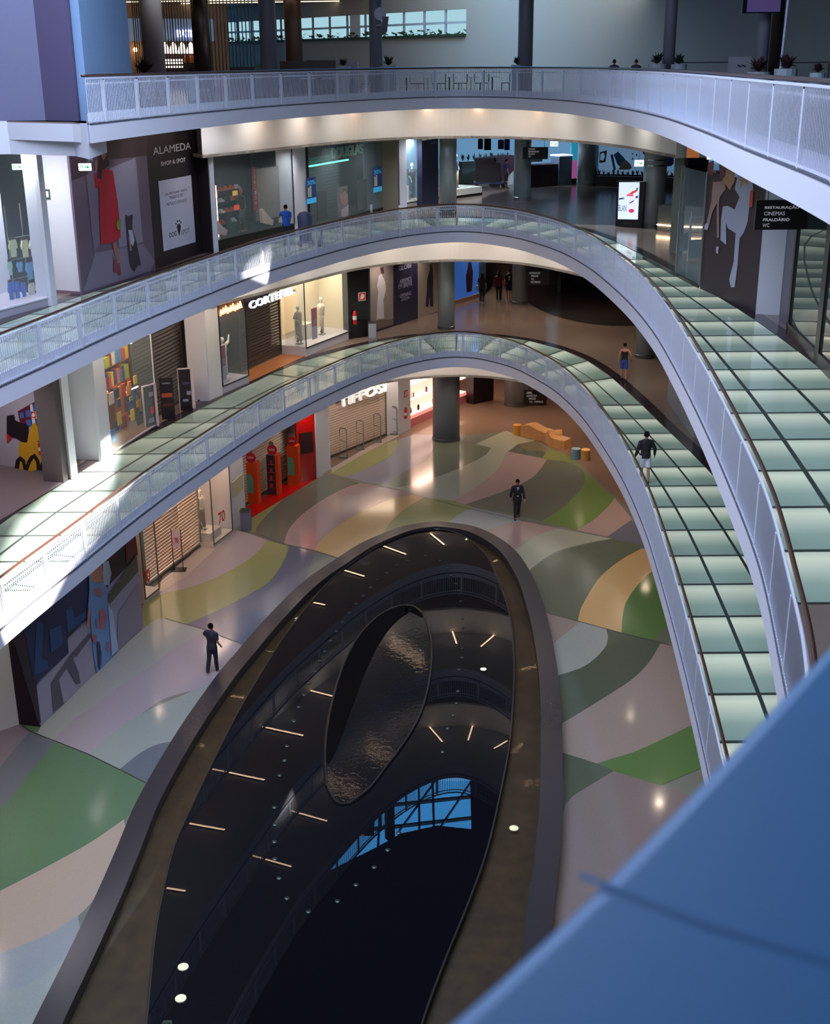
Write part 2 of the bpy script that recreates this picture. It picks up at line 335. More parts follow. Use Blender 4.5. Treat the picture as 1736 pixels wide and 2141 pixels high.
mb.k=names.index('brown'); mb.box(-40,-30,-0.4,40,112,0.0)
for i,(n,pts) in enumerate(patches):
    mb.k=names.index(n); mb.flat([W(x,y,0) for x,y in (pts if n in('base','strip','red') else rounded(pts))],0.00025*(i+1))
# joint lines of the terrazzo
for a in ((492,1108,532,1114,594,1138,656,1151,740,1178),(692,990,754,1010,825,1022,887,1040,948,1056,1088,1088,1282,1126),(345,1293,432,1318,508,1348),(38,1512,62,1529,186,1578,249,1609,304,1637),(1130,1278,1208,1299,1300,1324,1422,1355)):
    q=[W(a[i],a[i+1],0) for i in range(0,len(a),2)]
    mb.k=len(names)
    for p0,p1 in zip(q[:-1],q[1:]):
        d=(p1-p0).normalized(); n=Vector((-d.y,d.x))*0.02
        mb.add([(p0.x+n.x,p0.y+n.y,0.0165),(p1.x+n.x,p1.y+n.y,0.0165),(p1.x-n.x,p1.y-n.y,0.0165),(p0.x-n.x,p0.y-n.y,0.0165)],[(0,1,2,3)])
mats.append(M('terrazzo_joint',(66,62,58),0.3))
struct(mb.build('floor',mats))
# ---- upper floor slabs
SLABW=WHITE
for nm,z,cv in (('floor_upper',L1,E),('floor_upper',L2,E),('floor_upper',L3,E3)):
    mb=MB(); out=list(OUTR)
    if cv is E3: out=[(34,3.6),(34,112),(-40,112),(-40,46),(-11.4,36.6),(-9.2,35.2)]
    mb.k=0; mb.prism(fr(cv)+out,z-0.5,z-0.03)
    mb.k=1; mb.prism([(p.x+0.0,p.y) for p in cv]+out,z-0.03,z)
    struct(mb.build(nm,[WHITE,BROWNF]))
    # bulkhead that drops behind the slab edge and the ceiling beyond it
    mb=MB(); A=[(p.x,p.y,z-2.0) for p in K]; B=[(p.x,p.y,z-0.5) for p in K]
    mb.k=0; mb.strip(A,B)
    A2=[(p.x+n.x*0.15,p.y+n.y*0.15,z-2.0) for p,n in [(K[i],Vector((-(K[min(i+1,len(K)-1)]-K[max(i-1,0)]).normalized().y,(K[min(i+1,len(K)-1)]-K[max(i-1,0)]).normalized().x))) for i in range(len(K))]]
    mb.strip(A,A2)
    mb.box(K[-1].x,K[-1].y-0.1,z-2.0,K[-1].x+0.3,K[-1].y+0.2,z-0.5)
    mb.box(K[-1].x,K[-1].y,z-2.0,34,K[-1].y+0.15,z-0.5)
    mb.k=1; mb.prism(fr(K)+[(34,48.4),(34,110),(-30,110),(-24,75),(-9.6,52.6)],z-2.02,z-1.9)
    struct(mb.build('ceiling',[CREAM,M('ceiling_board',(150,142,134),0.7)]))
# dark circle and border on the upper floors
for z,cc,r,ry in ((L1,W(1250,618,L1),4.4,9.0),(L2,W(1235,425,L2),6.0,9.5)):
    mb=MB(); mb.flat([(cc.x+r*math.cos(a*0.1309),cc.y+ry*math.sin(a*0.1309)) for a in range(48)],z+0.004)
    o=mb.build('trim_dark_floor_disc',DARKF); struct(o)
# ---- glass block walkways
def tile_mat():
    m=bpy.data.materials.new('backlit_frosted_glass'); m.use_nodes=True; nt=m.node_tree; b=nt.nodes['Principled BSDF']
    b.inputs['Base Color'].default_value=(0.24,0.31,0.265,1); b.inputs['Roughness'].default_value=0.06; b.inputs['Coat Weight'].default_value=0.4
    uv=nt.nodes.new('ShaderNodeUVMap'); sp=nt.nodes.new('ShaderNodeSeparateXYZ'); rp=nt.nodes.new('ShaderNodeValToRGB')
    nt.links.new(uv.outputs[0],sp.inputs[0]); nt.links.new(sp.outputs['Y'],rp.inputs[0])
    cr=rp.color_ramp; cr.elements[0].position=0.0; cr.elements[0].color=(0.05,0.085,0.066,1); cr.elements[1].position=1.0; cr.elements[1].color=(0.30,0.34,0.27,1)  # backlight falloff across each tile is painted into this emission ramp
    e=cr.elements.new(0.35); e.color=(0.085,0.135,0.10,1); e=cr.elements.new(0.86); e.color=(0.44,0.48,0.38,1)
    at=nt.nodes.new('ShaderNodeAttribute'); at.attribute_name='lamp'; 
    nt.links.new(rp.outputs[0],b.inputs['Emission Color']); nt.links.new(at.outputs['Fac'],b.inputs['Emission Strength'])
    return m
TILE=tile_mat(); JOINT=M('walkway_joint_metal',(60,70,64),0.4,0.3)
def nearest(P,y,side,lo,hi):
    best=None
    for i in range(lo,hi-1):
        a,b=P[i],P[i+1]
        if (a.y-y)*(b.y-y)<=0 and a.y!=b.y: t=(y-a.y)/(b.y-a.y); best=a.lerp(b,t)
    return best
iE=max(range(len(E)),key=lambda i:E[i].y); iG=max(range(len(G)),key=lambda i:G[i].y)
def stations():
    S=[]
    ys=[18.22+2.03*k for k in range(-1,18)]
    left=[y for y in ys if 22<y<50.5]; right=[y for y in ys if y<50.5]
    for y in left: S.append((nearest(E,y,0,0,iE),nearest(G,y,0,0,iG)))
    eL=nearest(E,52.6,0,0,iE); gL=nearest(G,54.6,0,0,iG); S.append((eL,gL))
    iL=min(range(iE),key=lambda i:abs(E[i].y-52.6)); jL=min(range(iG),key=lambda i:abs(G[i].y-54.6))
    iR=min(range(iE,len(E)),key=lambda i:abs(E[i].y-51.6)); jR=min(range(iG,len(G)),key=lambda i:abs(G[i].y-53.2))
    n=11
    for k in range(1,n):
        S.append((E[int(iL+(iR-iL)*k/n)],G[int(jL+(jR-jL)*k/n)]))
    S.append((E[iR],G[jR]))
    for y in reversed(right): S.append((nearest(E,y,0,iE,len(E)),nearest(G,y,0,iG,len(G))))
    return [(a,b) for a,b in S if a is not None and b is not None], len(left)
ST,NL=stations()
for z in (L1,L2):
    vs=[];fs=[];uvs=[];lamp=[];mi=[]
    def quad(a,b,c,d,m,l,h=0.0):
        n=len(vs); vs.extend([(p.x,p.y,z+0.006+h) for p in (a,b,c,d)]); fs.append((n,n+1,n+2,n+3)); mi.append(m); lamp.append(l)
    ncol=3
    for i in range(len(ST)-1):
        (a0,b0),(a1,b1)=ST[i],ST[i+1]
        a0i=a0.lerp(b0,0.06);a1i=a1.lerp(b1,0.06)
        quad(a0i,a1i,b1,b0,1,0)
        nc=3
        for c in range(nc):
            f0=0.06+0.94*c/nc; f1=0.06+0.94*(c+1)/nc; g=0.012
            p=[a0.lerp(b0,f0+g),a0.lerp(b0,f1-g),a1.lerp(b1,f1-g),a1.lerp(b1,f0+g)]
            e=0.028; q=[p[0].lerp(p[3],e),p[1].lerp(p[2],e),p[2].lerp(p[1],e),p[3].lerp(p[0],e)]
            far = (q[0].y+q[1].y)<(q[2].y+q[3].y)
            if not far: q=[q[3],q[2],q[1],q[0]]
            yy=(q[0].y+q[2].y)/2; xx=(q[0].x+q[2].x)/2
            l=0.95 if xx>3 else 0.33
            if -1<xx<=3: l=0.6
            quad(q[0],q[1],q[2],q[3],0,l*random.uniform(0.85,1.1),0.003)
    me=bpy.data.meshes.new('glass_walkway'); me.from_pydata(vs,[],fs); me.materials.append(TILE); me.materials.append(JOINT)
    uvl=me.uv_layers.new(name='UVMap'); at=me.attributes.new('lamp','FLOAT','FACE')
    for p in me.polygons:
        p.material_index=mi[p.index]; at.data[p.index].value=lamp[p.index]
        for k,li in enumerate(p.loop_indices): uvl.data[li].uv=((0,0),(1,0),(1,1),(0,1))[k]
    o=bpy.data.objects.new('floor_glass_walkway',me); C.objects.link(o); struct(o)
    # dark border beyond the tiles
    mb=MB(); GR=resample(G,0.5); mb.strip([(p.x,p.y,z+0.008) for p,n in GR],[(p.x+n.x*0.45,p.y+n.y*0.45,z+0.008) for p,n in GR])
    struct(mb.build('trim_dark_border',M('border_dark_stone',(46,38,40),0.15)))
# ---- railings
def railing(curve,z,label,y0,y1,hand=1.17,both=False):
    t=thing('railing',label,'railing',(curve[len(curve)//2].x,curve[len(curve)//2].y,z))
    S=resample(curve,0.1); S=[(p,n) for p,n in S]
    # keep the part in view
    im=max(range(len(S)),key=lambda i:S[i][0].y)
    S=[s for i,s in enumerate(S) if (i<=im and s[0].y>y0) or (i>im and s[0].y>y1)]
    mb=MB(); H=[S[i] for i in range(0,len(S),4)]
    inn=lambda p,n,d,h:(p.x+n.x*d,p.y+n.y*d,z+h)
    mb.tube([inn(p,n,0.10,hand+0.03) for p,n in H],0.036,8); mb.build('handrail',BRONZE,t,smooth=True)
    mb=MB()
    for a,b,hh in ((0.0,0.03,1.115),(0.0,0.03,0.02),(0.05,0.08,0.98)):
        lo=[inn(p,n,a,hh) for p,n in H]; li=[inn(p,n,b,hh) for p,n in H]; uo=[inn(p,n,a,hh+0.04) for p,n in H]; ui=[inn(p,n,b,hh+0.04) for p,n in H]
        mb.strip(lo,uo); mb.strip(li,ui); mb.strip(uo,ui); mb.strip(lo,li)
        if hh==0.98: pass
    mb.build('rail_bar',RAILW,t)
    mb=MB(); lo=[inn(p,n,0.06,0.0) for p,n in H]; hi=[inn(p,n,0.06,0.27) for p,n in H]; lo2=[inn(p,n,0.09,0.0) for p,n in H]; hi2=[inn(p,n,0.09,0.27) for p,n in H]
    mb.strip(lo,hi); mb.strip(hi,hi2); mb.strip(lo2,hi2); mb.build('kick_panel',RAILW,t)
    # dark strip painting the shadow gap below the balusters
    mb=MB(); mb.strip([inn(p,n,-0.012,-0.035) for p,n in H],[inn(p,n,-0.012,0.0) for p,n in H]); mb.strip([inn(p,n,-0.012,0.0) for p,n in H],[inn(p,n,0.06,0.0) for p,n in H]); mb.build('shadow_gap_line',M('shadow_gap_paint',(74,78,92),0.6),t)
    def bal(mb,p,n,wd=0.010,dp=0.009,h=1.15):
        tg=Vector((n.y,-n.x)); o=Vector((p.x-tg.x*wd,p.y-tg.y*wd,z-0.0))
        mb.boxv(o,(tg.x*2*wd,tg.y*2*wd,0),(n.x*dp*1.5,n.y*dp*1.5,0),(0,0,h))
    ps=[]; bs=[]
    for i,(p,n) in enumerate(S): (ps if i%22==11 else bs).append((p,n))
    for p,n in ps:
        mb=MB(); tg=Vector((n.y,-n.x)); o=Vector((p.x-tg.x*0.045,p.y-tg.y*0.045,z-0.06))
        mb.boxv(o,(tg.x*0.09,tg.y*0.09,0),(n.x*0.07,n.y*0.07,0),(0,0,1.14)); mb.build('post',RAILW,t)
    bs.sort(key=lambda s:(s[0]-Vector((0,0))).length)
    for p,n in bs[:100]:
        mb=MB(); bal(mb,p,n); mb.build('baluster',RAILW,t)
    mb=MB()
    for p,n in bs[100:]: bal(mb,p,n)
    mb.build('baluster_run',RAILW,t,props={'kind':'stuff'})
    return t
railing(E,L1,'white baluster railing with bronze handrail around the lowest gallery','26' and 25,19)
railing(E,L2,'white baluster railing with bronze handrail around the middle gallery',26,11)
railing(E3,L3,'white baluster railing with bronze handrail around the top gallery',30,13)
# ---- round columns
def column(x,y,z0,z1,r,m,label,ring=False):
    t=thing('round_column',label,'column',(x,y,z0))
    mb=MB(); mb.lathe((x,y,z0),[(r,0),(r,z1-z0)],40); mb.build('shaft',m,t,smooth=False)
    t.children[0].data.polygons.foreach_set('use_smooth',[len(p.vertices)==4 for p in t.children[0].data.polygons])
    mb=MB(); mb.lathe((x,y,z0),[(r+0.03,0),(r+0.03,0.14),(r+0.005,0.16)],40); mb.build('base_ring',STEELD,t)
    if ring:
        mb=MB(); mb.lathe((x,y,z0+2.75),[(r+0.015,0),(r+0.015,0.05)],40); mb.lathe((x,y,z0+3.0),[(r+0.015,0),(r+0.015,0.05)],40); mb.build('bright_band',M('polished_steel',(200,210,210),0.15,1.0),t)
    return t
c0=W(934,926,0); column(c0.x,c0.y+0.75,0,5.4,0.72,M('ground_column_cladding',(124,128,136),0.4,0.25,noise=0.15,ns=40),'thick dark grey metal column on the lowest floor, in front of the pink lit shop')
c1=W(1083,852,0); column(c1.x,c1.y+0.7,0,5.4,0.74,M('ground_column_cladding',(124,128,136),0.4,0.25),'short looking metal column on the lowest floor beside the hanging directory')
column(1.72,64.4,L1,L2-0.4,0.43,STEEL,'steel column on the middle floor behind the rail, beside the fashion hoarding')
column(6.15,71.3,L1,L2-0.4,0.46,STEEL,'steel column on the middle floor beside the person in the number seven shirt')
column(10.9,57.4,L1,L2-0.4,0.45,STEEL,'steel column on the middle floor behind the woman in black vest top')
column(1.80,64.4,L2,L3-0.4,0.44,STEEL,'steel column on the upper floor behind the rail, beside the suit shop window')
column(6.15,71.3,L2,L3-0.4,0.47,STEEL,'steel column on the upper floor behind the hanging directory sign')
column(10.85,79.0,L2,L3-0.4,0.62,STEEL,'thick steel column on the upper floor beside the blue mural')
column(11.15,58.7,L2,L3-0.4,0.52,STEEL,'steel column with two bright bands beside the lit advertising totem',ring=True)
CONC=M('grey_stone_column',(126,122,128),0.5,noise=0.15,ns=25)
for px0,px1,D,lab,kk in ((300,345,66,'broad grey column on the top floor left of the shop sign',CONC),(405,442,74,'dark column on the top floor covering the end of the lit shop sign',DARK),(545,580,60,'grey column on the top floor in front of the slatted screen',CONC),(597,633,80,'brown column on the top floor in front of the window strip',M('brown_column',(70,52,44),0.5)),(773,800,62,'grey column on the top floor carrying a loudspeaker',CONC),(1083,1114,60,'grey column on the top floor right of the window strip',CONC),(1386,1411,52,'slim grey column on the top floor between two leafy planters',CONC),(1580,1606,46,'grey column on the top floor below the hanging screen',CONC),(1608,1633,47,'brown column on the top floor below the hanging screen',M('brown_column',(70,52,44),0.5))):
    a=WY(px0,120,D); b=WY(px1,120,D); r=(b.x-a.x)/2; column((a.x+b.x)/2,D,L3,24.5,r,kk,lab)
# ---- shell
mb=MB(); 
SKYL=[(-14,-8),(12,-8),(12,33),(-14,33)]
RZ=26.0
# roof, with the roof light and added holes shaped to throw the sun patches
def roofcells():
    xs=[-42,-30,-12,-5,-1.0,3.6,12,40]; ys=[-30,-8,33,60,66,72,118]
    return xs,ys
ROOF=M('dark_roof',(20,20,24),0.8)
# sun patch outlines projected up along the sun direction onto the roof
def sunproj(x,y,z): t=(z-RZ)/SUN_D.z; t=(RZ-z)/(-SUN_D.z); p=Vector((x,y,z))-SUN_D*t; return (p.x,p.y)
def onedge(px,py,z): p=W(px,py,z); return sunproj(p.x,p.y,z)
hole1=[onedge(485,606,L2-0.45),onedge(556,585,L2-0.3),onedge(560,530,L2+0.6),onedge(530,545,L2+0.6),onedge(505,575,L2+0.2)]
hole2=[onedge(-60,1330,L1-0.3),onedge(20,1335,L1-0.4),onedge(88,1270,L1-0.45),onedge(120,1200,L1),onedge(200,1110,L1+0.6),onedge(225,1010,L1+0.0),onedge(240,935,L1),onedge(195,960,L1),onedge(50,1090,L1),onedge(0,1190,L1),onedge(-90,1240,L1)]
hole3=[(-5.6,60.6),(-2.5,63.2),(-1.0,64.6),(1.2,65.4),(3.3,65.0),(3.5,71.6),(0.8,71.4),(-1.2,69.6),(-3.5,65)]
def cw(pts):
    a=sum(p[0]*q[1]-q[0]*p[1] for p,q in zip(pts,pts[1:]+pts[:1])); return pts if a<0 else pts[::-1]
outer=[(-42,-30),(40,-30),(40,118),(-42,118)]
loops=[[Vector((x,y,0)) for x,y in outer]]+[[Vector((x,y,0)) for x,y in cw(h)] for h in (hole1,hole2,hole3)]
tri=tessellate_polygon(loops); allv=[v for l in loops for v in l]
mb.add([(v.x,v.y,RZ) for v in allv],[tuple(t) for t in tri])
rf=mb.build('ceiling_roof',ROOF); struct(rf)
# steel bars of the roof light mirrored in the pool
mb=MB()
for x in (-2.4,0.1,1.0): mb.box(x-0.07,60,RZ+0.05,x+0.07,73,RZ+0.25)
for y0_,y1_ in ((66.2,67.0),(68.6,69.4)): mb.boxv((-4,y0_-1.2,RZ+0.05),(8,1.4,0),(0,0.16,0),(0,0,0.2))
for xx in (-1.2,1.2): mb.boxv((xx,65,RZ+0.05),(2.4,5.8,0),(0.1,0,0),(0,0,0.15))
tag(mb.build('roof_light_truss',BLACK),'dark steel truss bars across the blue roof light mirrored in the pool','truss')
mb=MB(); mb.box(-42,-30.2,0,40,-30,26); struct(mb.build('wall_rear',ROOF))
mb=MB(); mb.box(-42.2,-30,0,-42,118,26); struct(mb.build('wall_left_outer',ROOF))
mb=MB(); mb.box(40,-30,0,40.2,118,26); struct(mb.build('wall_right_outer',ROOF))
mb=MB(); mb.box(-42,112,0,40,112.3,17.6); struct(mb.build('wall_far',M('far_wall_dark',(58,48,46),0.8)))
# ---- foreground parapet the camera leans over
PAR=M('parapet_blue',(82,160,226),0.5,noise=0.02)  # one even blue over the whole parapet
zt=18.05
q=[W(700,2310,zt),W(925,2130,zt),W(1085,1990,zt),W(1250,1838,zt),W(1420,1668,zt),W(1580,1502,zt),W(1736,1338,zt),W(1950,1130,zt)]
ridge=[W(1050,1760,zt),W(1225,1832,zt),W(1480,1930,zt),W(1736,2005,zt),W(2000,2060,zt)]
mb=MB(); pts=[(p.x,p.y) for p in q]
cp=catmull(pts,6); outp=[(p.x,p.y) for p in cp]+[(4.5,3.2),(4.5,0.25),(-0.3,0.25)]
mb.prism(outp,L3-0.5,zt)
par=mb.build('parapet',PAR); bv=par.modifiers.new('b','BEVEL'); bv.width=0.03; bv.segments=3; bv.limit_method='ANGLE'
q_=[(v.x,v.y) for v in (W(1215,1825,zt),W(1480,1925,zt),W(1760,2010,zt),W(1760,2024,zt),W(1478,1942,zt),W(1213,1838,zt))]
mb=MB(); mb.flat(q_,zt+.001); mb.build('crease_line',M('parapet_crease_blue',(74,148,212),0.6),par)  # crease shading put in as a flat strip of slightly darker blue
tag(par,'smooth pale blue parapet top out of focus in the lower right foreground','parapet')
# ---- pool
rim_o=[(40,2200),(75,2125),(138,2000),(200,1872),(245,1770),(289,1668),(370,1530),(450,1416),(497,1360),(540,1310),(600,1247),(648,1205),(700,1170),(750,1138),(800,1115),(842,1100),(880,1093),(912,1090),(940,1092),(972,1096),(1000,1103),(1030,1116),(1060,1135),(1082,1155),(1100,1180),(1120,1217),(1135,1260),(1147,1300),(1157,1345),(1166,1400),(1171,1450),(1175,1510),(1177,1600),(1177,1700),(1170,1800),(1160,1880),(1150,2000),(1130,2200)]
po=catmull([W(x,y,0.42) for x,y in rim_o],4)
def offs(P,d):
    out=[]
    for i in range(len(P)):
        tg=(P[min(i+1,len(P)-1)]-P[max(i-1,0)]).normalized(); out.append(P[i]+Vector((tg.y,-tg.x))*d)
    return out
po=[p for i,p in enumerate(po)]
pi_=offs(po,0.62)
pool=thing('reflecting_pool','leaf shaped black reflecting pool with dark stone rim in the middle of the floor','pool',(0,38,0))
STONE=M('dark_rim_stone',(54,50,52),0.22,noise=0.15,ns=30)
mb=MB(); h=0.42
mb.strip([(p.x,p.y,0) for p in po],[(p.x,p.y,h) for p in po]); mb.strip([(p.x,p.y,h) for p in po],[(p.x,p.y,h) for p in pi_]); mb.strip([(p.x,p.y,h) for p in pi_],[(p.x,p.y,0.1) for p in pi_])
mb.build('stone_rim',STONE,pool)
mb=MB(); mb.flat([(p.x,p.y) for p in offs(po,0.6)],0.10); mb.build('channel_bed',M('mossy_stone_bed',(78,60,34),0.5,noise=0.75,ns=2.2),pool)
def water(nm,rough,bs,sc,base=(0.004,0.004,0.006,1),trans=False):
    m=bpy.data.materials.new(nm); m.use_nodes=True; nt=m.node_tree; b=nt.nodes['Principled BSDF']; b.inputs['Base Color'].default_value=base
    b.inputs['Roughness'].default_value=rough; b.inputs['IOR'].default_value=1.33; b.inputs['Specular IOR Level'].default_value=0.36
    if trans: b.inputs['Alpha'].default_value=0.30
    tc=nt.nodes.new('ShaderNodeTexCoord'); nz=nt.nodes.new('ShaderNodeTexNoise'); nz.inputs['Scale'].default_value=sc; nz.inputs['Detail'].default_value=3
    bp=nt.nodes.new('ShaderNodeBump'); bp.inputs['Strength'].default_value=bs; bp.inputs['Distance'].default_value=0.02
    nt.links.new(tc.outputs['Object'],nz.inputs['Vector']); nt.links.new(nz.outputs['Fac'],bp.inputs['Height']); nt.links.new(bp.outputs['Normal'],b.inputs['Normal']); return m
mb=MB(); mb.flat([(p.x,p.y) for p in offs(po,0.61)],0.20); mb.build('channel_water',water('channel_water',0.02,0.06,3.0,(0.01,0.009,0.006,1),True),pool)
inL=[(290,2300),(310,2110),(322,1980),(338,1880),(365,1770),(400,1690),(447,1590),(500,1486),(550,1402),(594,1332),(640,1272),(688,1216),(740,1174),(793,1141),(840,1118),(887,1107),(930,1108),(968,1120),(996,1140),(1022,1168),(1045,1222),(1062,1270),(1070,1310),(1075,1380),(1074,1450),(1067,1545),(1056,1612),(1040,1690),(1015,1790),(975,1900),(930,2010),(880,2150),(850,2300)]
pin=catmull([W(x,y,0.30) for x,y in inL],4)
mb=MB(); mb.prism([(p.x,p.y) for p in pin],0.02,0.30); mb.build('inner_basin',BLACK,pool)
mb=MB(); mb.flat([(p.x,p.y) for p in offs(pin,0.02)],0.305); mb.build('still_water',water('still_black_water',0.004,0.012,0.8),pool)
mb=MB(); mb.tube([(p.x,p.y,0.30) for p in pin],0.03,6); mb.build('basin_lip',M('lip_stone',(40,34,30),0.3),pool)
leaf=[(683,1640),(680,1580),(685,1520),(697,1460),(715,1400),(738,1350),(765,1312),(800,1282),(840,1266),(870,1270),(888,1290),(900,1330),(903,1370),(897,1430),(880,1490),(850,1545),(810,1600),(770,1650),(725,1680),(700,1672)]
pl=catmull([W(x,y,0.34) for x,y in leaf+[leaf[0]]],4)
mb=MB(); mb.tube([(p.x,p.y,0.325) for p in pl],0.05,6); mb.build('leaf_ring',BLACK,pool)
band=pl[3:41]; bi=[p+ (Vector((2.0,38.0))-p)*0.0 for p in band]; nb=[]
for i,p in enumerate(band):
    tg=(band[min(i+1,len(band)-1)]-band[max(i-1,0)]).normalized(); nb.append(p+Vector((-tg.y,tg.x))*(-0.85)*math.sin(math.pi*(i+.5)/len(band))**.6)
mb=MB(); mb.strip([(p.x,p.y,0.345) for p in band],[(p.x,p.y,0.345) for p in nb]); mb.build('matte_band',M('matte_black',(10,9,9),0.9,spec=0.05),pool)  # flat matte black band tapering along the leaf's left and top
mb=MB(); mb.flat([(p.x,p.y) for p in pl[:-1]],0.335); mb.build('rippled_water',water('rippled_water',0.01,0.14,6.0),pool)
noz=[(890,1162),(852,1172),(830,1182),(809,1198),(790,1212),(775,1229),(760,1246),(745,1263),(731,1281),(717,1300),(704,1320),(691,1340),(680,1362),(669,1382),(659,1404),(647,1428),(636,1453),(625,1478),(615,1508),(600,1560),(595,1590),(585,1621),(574,1688),(575,1724),(574,1760),(575,1796),(584,1836),(600,1878),(645,1906),(706,1884),(745,1850),(783,1813),(811,1777),(834,1741),(926,1572),(936,1523),(948,1495),(955,1470),(958,1445),(960,1400),(966,1375),(967,1355),(968,1332),(968,1312),(967,1293),(963,1257),(960,1235),(953,1220),(944,1203),(935,1188),(920,1173)]
NZM=M('nozzle_metal',(66,74,72),0.3,0.6)
nz=thing('pool_nozzle','small round metal fountain nozzle standing in the black pool','nozzle',(0,0,0.305),0,'fountain nozzles set in a loop in the pool')
mb=MB(); mb.lathe((0,0,0),[(0.065,0),(0.065,0.01),(0.03,0.03)],14); mb.build('cap',NZM,nz,local=True)
mb=MB(); mb.lathe((0,0,0.03),[(0.018,0),(0.014,0.02)],10); mb.build('jet',NZM,nz,local=True)
for i,(x,y) in enumerate(noz):
    p=W(x,y,0.31)
    if i==0: nz.matrix_basis=Matrix.Translation((p.x,p.y,0.305))
    else: dup(nz,(p.x,p.y,0.305),0)
for i,(x,y) in enumerate([(1075,1726),(383,2022),(378,2088)]):
    p=W(x,y,0.31); mb=MB(); mb.lathe((p.x,p.y,0.22 if i==0 else 0.306),[(0.12,0),(0.12,0.02),(0.06,0.04)],18)
    tag(mb.build('pool_marker',M('pale_yellow_disc',(226,222,180),0.5,em=(226,222,180),es=0.35)),['pale round disc in the right channel of the pool','pale round disc near the bottom of the pool, upper of two','pale round disc near the bottom of the pool, lower of two'][i],'disc')
# ---- linear lamps on the soffits, placed where the pool mirrors them
def mirror(px,py,Zs,zw=0.305):
    d=ray(px,py); t=-(CH-zw)/d.z; p=Vector((0,0,CH))+d*t; s=(Zs-zw)/(-d.z); return Vector((p.x+d.x*s,p.y+d.y*s,Zs))
TUBES=[((522,1514),(634,1538)),((444,1608),(553,1631)),((390,1721),(470,1735)),((610,1434),(701,1457)),((721,1193),(762,1205)),((797,1140),(849,1159)),((891,1108),(929,1139)),((938,1296),(955,1346)),((1057,1308),(1006,1352)),((881,1500),(925,1551)),((996,1494),(979,1548)),((656,1260),(680,1265)),((583,1688),(684,1717)),((499,1781),(609,1812)),((708,1368),(736,1377)),((1033,1565),(1061,1549)),((349,1857),(388,1863)),((816,1342),(889,1388)),((768,1564),(822,1590)),((682,1635),(756,1661))]
def inside(poly,x,y):
    c=False; n=len(poly)
    for i in range(n):
        a,b=poly[i],poly[(i+1)%n]
        if (a[1]>y)!=(b[1]>y) and x<(b[0]-a[0])*(y-a[1])/(b[1]-a[1])+a[0]: c=not c
    return c
EP=fr(E)
lampn=0
KX=[(-16,14),(-14.5,22),(-13.6,29),(-12.6,34),(-11.6,38.5),(-11.0,42),(-9.8,46),(-8.2,50.4)]+[(p.x,p.y) for p in K]+[(12,40),(12,5)]
for (a,b) in TUBES:
    done=False
    for zz in ((L3-0.5,) if a==(499,1781) else (L1-0.5,L2-0.5,L3-0.5)):
        pa=mirror(a[0],a[1],zz-0.06); pb=mirror(b[0],b[1],zz-0.06)
        ok=lambda p:(not inside(EP+[(0,-5)],p.x,p.y)) and inside(KX,p.x,p.y)
        if ok(pa) or ok(pb):
            d=(pb-pa); n=Vector((-d.y,d.x,0)).normalized()*0.05
            t=thing('linear_lamp','slim warm linear lamp under a gallery, seen mirrored in the pool','lamp',tuple((pa+pb)/2),0,'linear lamps fixed under the galleries')
            mb=MB(); mb.boxv(pa-n,d,n*2,(0,0,0.065)); mb.build('housing',STEELD,t)
            mb=MB(); mb.boxv(pa-n*0.8-Vector((0,0,0.02)),d,n*1.6,(0,0,0.02)); mb.build('diffuser',WARM,t); lampn+=1; done=True
            break
    if not done and 0: print('tube none',a,[tuple(round(v,1) for v in mirror(a[0],a[1],q)) for q in (L1-.5,L2-.5,L3-.5)])
for a,b in (((1085,1404),(1131,1388)),((1098,1641),(1143,1630)),((1068,1575),(1105,1548)),((470,1454),(510,1459)),((400,1556),(427,1559)),((541,1360),(572,1364)),((281,1875),(339,1886)),((170,2026),(288,2046)),((343,1744),(380,1750)),((975,1137),(980,1129)),((1028,1175),(1042,1170))):
    for zz in (L1-0.5,L2-0.5,L3-0.5):
        pa=mirror(a[0],a[1],zz-0.06,.2); pb=mirror(b[0],b[1],zz-0.06,.2)
        ok=lambda p:(not inside(EP+[(0,-5)],p.x,p.y)) and inside(KX,p.x,p.y)
        if ok(pa) or ok(pb):
            if zz==L2-.5 and pa.x<-6.5: continue
            d=(pb-pa); n=Vector((-d.y,d.x,0)).normalized()*0.05
            t=thing('linear_lamp','slim warm linear lamp under a gallery, seen mirrored in the pool','lamp',tuple((pa+pb)/2),0,'linear lamps fixed under the galleries')
            mb=MB(); mb.boxv(pa-n,d,n*2,(0,0,0.065)); mb.build('housing',STEELD,t)
            mb=MB(); mb.boxv(pa-n*0.8-Vector((0,0,0.02)),d,n*1.6,(0,0,0.02)); mb.build('diffuser',WARM,t); break
for (x_,y_) in ((838,1221),(1054,1226),(1011,1399),(842,1457),(623,1285)):
    for zz in (L1-0.5,L2-0.5,L3-0.5):
        q=mirror(x_,y_,zz-.03)
        if (not inside(EP+[(0,-5)],q.x,q.y)) and inside(KX,q.x,q.y):
            t=thing('round_downlight','round downlight in a gallery soffit, seen mirrored in the pool','lamp',tuple(q),0,'round downlights in the gallery soffits')
            mb=MB(); mb.lathe(tuple(q),[(.20,0),(.20,.03)],18); mb.build('trim_ring',STEELD,t); mb=MB(); mb.lathe((q.x,q.y,q.z-.01),[(.16,0),(.16,.01)],18); mb.build('diffuser',M('downlight_glow',(255,240,225),em=(255,236,215),es=30),t); break

